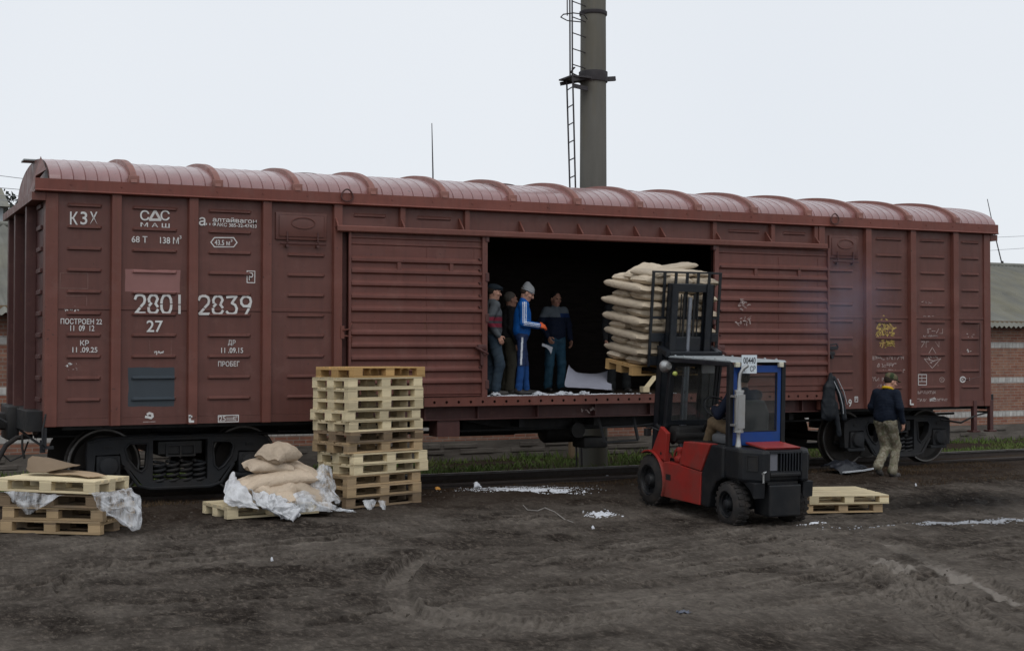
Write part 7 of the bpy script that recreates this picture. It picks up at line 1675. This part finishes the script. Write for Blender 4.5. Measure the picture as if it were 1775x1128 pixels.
jk = field_obj('hanging_jacket', (V_ - off, F_, T_), [cloth('black_nylon_jacket', (0.014, 0.017, 0.021), 0.3, 0.5)]); jk.location = off
tag(jk, 'dark jacket with thin white piping hung on the boxcar side next to the right door', 'jacket')
pp = [X(1446, 660, -.07), X(1456, 682, -.10), X(1461, 702, -.11), X(1462, 716, -.10)]
MB().tube([Vector(q - off) for q in pp], 0.008, 6).build('piping', simple('white_piping', (0.4, 0.42, 0.44), 0.6), jk, smooth=60)
pp = [X(1452, 655, -.06), X(1463, 678, -.09), X(1469, 700, -.09)]
MB().tube([Vector(q - off) for q in pp], 0.006, 6).build('piping', bpy.data.materials['white_piping'], jk, smooth=60)
# ---------------------------------------------------------------- spills, scraps, smoke
M_powder = simple('white_powder', (0.68, 0.70, 0.74), 0.95, var=0.08, scale=30, spec=0.1)
M_powder_dim = simple('trodden_powder', (0.34, 0.35, 0.37), 0.95, var=0.4, scale=20, spec=0.1)
def spill(name, cx, cy, rx, ry, n, seed, mat, zf, core=0.9, rot=0.0, smin=0.006, smax=0.035, lab=None):
    """powder: a low crusted patch in the middle and crumbs thinning outwards"""
    r_ = random.Random(seed); mb = MB()
    def blob(x, y, s, hgt):
        k = r_.randint(6, 9); a0 = r_.random() * 6; z = zf(x, y)
        ring = []
        for i in range(k):
            a = a0 + 2 * math.pi * i / k; q = s * r_.uniform(.6, 1.25); ring.append((x + q * math.cos(a) * 1.3, y + q * math.sin(a), z - 0.01))
        top = [(x + (p[0] - x) * .6, y + (p[1] - y) * .6, z + hgt) for p in ring]
        mb.add(ring + top, [tuple(range(k, 2 * k))] + [(i, (i + 1) % k, k + (i + 1) % k, k + i) for i in range(k)])
    for i in range(n):
        u = r_.gauss(0, .5); v = r_.gauss(0, .5); d = math.hypot(u, v)
        if noise.noise(Vector((u * 2.2, v * 2.2, seed))) < -0.12 and d > .3: continue
        x = cx + (u * rx * math.cos(rot) - v * ry * math.sin(rot)); y = cy + (u * rx * math.sin(rot) + v * ry * math.cos(rot))
        s = r_.uniform(smin, smax) * (1.5 if d < .5 * core else 0.55 + 0.4 * r_.random()); blob(x, y, s, 0.004 + 0.25 * s)
    o = mb.build(name, mat, smooth=50); kind(o, 'stuff'); 
    return o
dg_ = bpy.context.evaluated_depsgraph_get(); _gr = bpy.data.objects['ground']; bpy.context.view_layer.update()
def gz(x, y):
    hit, loc, nrm, idx = _gr.ray_cast(Vector((x, y, 5)), Vector((0, 0, -1)))
    return loc.z if hit else ground_z(x, y)
a = at(905, 847, Z=0.0); spill('spilled_powder', a.x, a.y, 0.85, 0.36, 2600, 3, M_powder, gz, rot=-0.42, smin=0.002, smax=0.011)
a = at(930, 852, Z=0.0); spill('spilled_powder', a.x, a.y, 0.50, 0.20, 2600, 9, M_powder, gz, rot=-0.42, smin=0.004, smax=0.022)
a = at(1044, 881, Z=0.0); spill('spilled_powder', a.x, a.y, 0.17, 0.14, 800, 5, M_powder, gz, smin=0.003, smax=0.02)
a = at(1690, 893, Z=-0.03); spill('spilled_powder', a.x, a.y, 1.6, 0.13, 900, 6, M_powder_dim, gz, rot=-0.12, smax=0.022)
a = at(1412, 900, Z=-0.03); spill('spilled_powder', a.x, a.y, 0.22, 0.05, 60, 7, M_powder, gz, smax=0.02)
fz = lambda x, y: FLOOR + 0.002
spill('spilled_powder', 7.75, 0.34, 1.2, 0.22, 800, 11, M_powder, fz, smax=0.028)
spill('spilled_powder', 6.75, 0.10, 0.45, 0.07, 240, 12, M_powder, fz, smax=0.03)
spill('spilled_powder', 7.35, 0.75, 0.45, 0.3, 420, 13, M_powder_dim, fz, smax=0.035)
# scraps of paper and film on the wagon floor
M_paper = simple('grey_white_paper', (0.50, 0.52, 0.56), 0.8, var=0.1)
def W(px, py, Y): return at(px, py, Y=Y)
sheet('paper_sheet', spline_fn([[W(985, 632, 1.3), W(1000, 645, 1.35), W(1030, 648, 1.4), W(1062, 640, 1.4)], [W(978, 664, .9), W(1000, 668, .8), W(1030, 668, .8), W(1060, 672, .8)], [W(984, 671, .6), W(1005, 672, .55), W(1030, 674, .55), W(1060, 676, .5)]]), 26, 18, simple('lilac_grey_paper', (0.34, 0.35, 0.42), 0.8, var=0.08), 'large pale sheet curling up on the boxcar floor under the raised load', 'paper', 0.012, 15, 3, thick=0.003)
for (px, py, w_, s_, lab) in ((935, 680, .22, 21, 'crumpled white paper scrap by the feet of the man in jeans'), (975, 679, .30, 22, 'white paper scrap on the boxcar sill, right of the man in jeans'), (1012, 681, .10, 23, 'small white scrap on the boxcar sill under the pale sheet'), (858, 686, .14, 24, "white scrap beside the flat-capped man's shoes")):
    q = at(px, py, Y=0.16); z = FLOOR + 0.012
    sheet('paper_scrap', quad_fn((q.x - w_/2, .10, z), (q.x + w_/2, .08, z), (q.x + w_/2 * .9, .24, z + .02), (q.x - w_/2 * .8, .26, z + .01), (0, 0, .03)), 14, 10, M_paper, lab, 'paper', 0.03, s_, 4, 'paper scraps in the boxcar doorway', thick=0.002)
q = at(1128, 668, Y=0.25)
bp = thing('broken_board', 'broken pale board with a wooden block leaning inside the boxcar under the load', 'board', (q.x, 0.25, FLOOR + 0.01))
MB().bar((-.12, 0, 0.05), (.22, 0.1, .34), 0.10, 0.022, c=0.003).build('plank', M_pine, bp); MB().box((-.17, -.05, .02), (-.05, .06, .11), c=0.004).build('block', M_pine, bp)
# scraps outside
def scrap(px, py, w_, col, lab, seed, cat='litter', Zg=0.0, lift=.03):
    q = at(px, py, Z=Zg); z = gz(q.x, q.y) + .008; m_ = bpy.data.materials.get(col[0]) or simple(col[0], col[1], 0.7, var=0.1)
    sheet('litter_scrap', quad_fn((q.x - w_/2, q.y - w_*.3, z), (q.x + w_/2, q.y - w_*.25, z), (q.x + w_*.4, q.y + w_*.4, z + lift*.5), (q.x - w_*.4, q.y + w_*.35, z + lift), (0, 0, lift)), 8, 8, m_, lab, cat, 0.02 * min(1, w_ * 8), seed, 4, 'scraps of litter on the yard', thick=0.002)
wp = ('litter_white', (0.62, 0.64, 0.68))
scrap(1053, 821, .13, wp, 'white crumpled scrap on the dirt left of the forklift front wheel', 31)
scrap(827, 845, .12, wp, 'white scrap at the left tip of the large powder spill', 32, lift=.06)
scrap(759, 848, .09, ('orange_peel', (0.55, 0.26, 0.05)), 'small orange scrap on the dirt right of the tall pallet stack', 33)
scrap(1499, 809, .04, wp, 'tiny white scrap on the slope by the black tarp', 34)
scrap(1588, 838, .03, wp, 'tiny white scrap on the brown slope beyond the loose pallets', 35)
scrap(472, 960, .03, wp, 'tiny white scrap on bare mud in front of the sack heap', 36, Zg=-.05)
scrap(1185, 1043, .12, ('grey_blue_rag', (0.09, 0.10, 0.13)), 'flat blue-grey rag pressed into the mud of the open yard', 37, Zg=-.06, lift=.008)
scrap(1028, 901, .04, wp, 'tiny white speck by the front of the smaller powder spill', 38)
q0 = [at(x, y, Z=0.0) for x, y in ((907, 873), (915, 880), (932, 879), (945, 876), (962, 880), (980, 888), (994, 891))]
o = MB().tube([(p.x, p.y, gz(p.x, p.y) + .012) for p in q0], [.004, .006, .007, .010, .006, .007, .004], 6).build('twine', simple('pale_twine', (0.30, 0.28, 0.26), 0.9), smooth=60); tag(o, 'pale length of twine lying on the mud below the large powder spill', 'twine')
# dark tarp with a pale edge by the right bogie
tb = [at(x, y, Z=0.02) for x, y in ((1404, 813), (1450, 811), (1497, 805), (1470, 797), (1425, 796))]
tp = sheet('tarp', spline_fn([[Vector((12.35, -0.75, .03)), Vector((12.7, -0.62, .04)), Vector((13.1, -0.42, .03)), Vector((13.3, -0.3, .03))], [Vector((12.3, -.5, .10)), Vector((12.7, -.38, .17)), Vector((13.0, -.2, .12)), Vector((13.25, -.15, .05))], [Vector((12.4, -.1, .08)), Vector((12.75, 0, .13)), Vector((13.1, .1, .09)), Vector((13.3, .05, .03))]]), 30, 20, simple('black_tarp', (0.012, 0.014, 0.02), 0.5, var=0.3), 'black folded tarp lying by the right bogie behind the forklift', 'tarp', 0.05, 41, 5, thick=0.01)
MB().bar((12.30, -.82, .05), (12.9, -.62, .045), 0.06, 0.02).bar((12.9, -.62, .045), (13.55, -.30, .05), 0.05, 0.02).build('pale_edge', simple('pale_strip', (0.50, 0.52, 0.55), 0.6), tp)
# pebbles and clods
def clods():
    r_ = random.Random(77); mb = MB()
    for i in range(2800):
        y = -10 + 9.8 * r_.random() ** 0.8; x = r_.uniform(-3, 14); s = r_.uniform(.004, .018) * (2.0 if r_.random() < .05 else 1); z = gz(x, y)
        k = 6; a0 = r_.random() * 6; ring = [(x + s * r_.uniform(.7, 1.3) * math.cos(a0 + i_ * 1.047), y + s * r_.uniform(.7, 1.3) * math.sin(a0 + i_ * 1.047), z - .004) for i_ in range(k)]
        top = [(x + (p[0] - x) * .55, y + (p[1] - y) * .55, z + s * r_.uniform(.5, .9)) for p in ring]
        mb.add(ring + top, [tuple(range(k, 2 * k))] + [(i_, (i_ + 1) % k, k + (i_ + 1) % k, k + i_) for i_ in range(k)])
    kind(mb.build('mud_clods', simple('mud_clod', (0.075, 0.064, 0.054), 0.95, var=0.7, scale=3, spec=0.1), smooth=50), 'stuff')
clods()
# blue exhaust drifting from the tailpipe along the wagon side
def smoke():
    bm = bmesh.new(); bmesh.ops.create_icosphere(bm, subdivisions=3, radius=1.0)
    c = at(1462, 520, Y=-0.9)
    for v in bm.verts: v.co = Vector((v.co.x * 1.35, v.co.y * 0.55, v.co.z * 1.05))
    me = bpy.data.meshes.new('exhaust_smoke'); bm.to_mesh(me); bm.free()
    m = bpy.data.materials.new('thin_blue_smoke'); m.use_nodes = True; t = m.node_tree; t.nodes.clear()
    out = N(t, 'OutputMaterial'); pv = N(t, 'VolumePrincipled'); pv.inputs['Color'].default_value = (0.52, 0.60, 0.86, 1)
    tc = N(t, 'TexCoord'); mp = N(t, 'Mapping'); mp.inputs['Scale'].default_value = (1 / 1.35, 1 / 0.55, 1 / 1.05); L(t, tc.outputs['Object'], mp.inputs[0])
    ln = N(t, 'VectorMath', operation='LENGTH'); L(t, mp.outputs[0], ln.inputs[0])
    fall = ramp(t, ln.outputs['Value'], (0.0, 1.0), (0.95, 0.0))
    fall = math_(t, 'POWER', fall, 1.6)
    n = ramp(t, noise_tex(t, coords(t, (1, 1, 0.7)), 1.3, 3), (0.38, 0.1), (0.65, 1.0))
    L(t, math_(t, 'MULTIPLY', math_(t, 'MULTIPLY', fall, n), 0.8), pv.inputs['Density']); L(t, pv.outputs[0], out.inputs['Volume'])
    o = finish('exhaust_smoke', me, m, recalc=False); o.location = c; kind(o, 'stuff')
smoke()
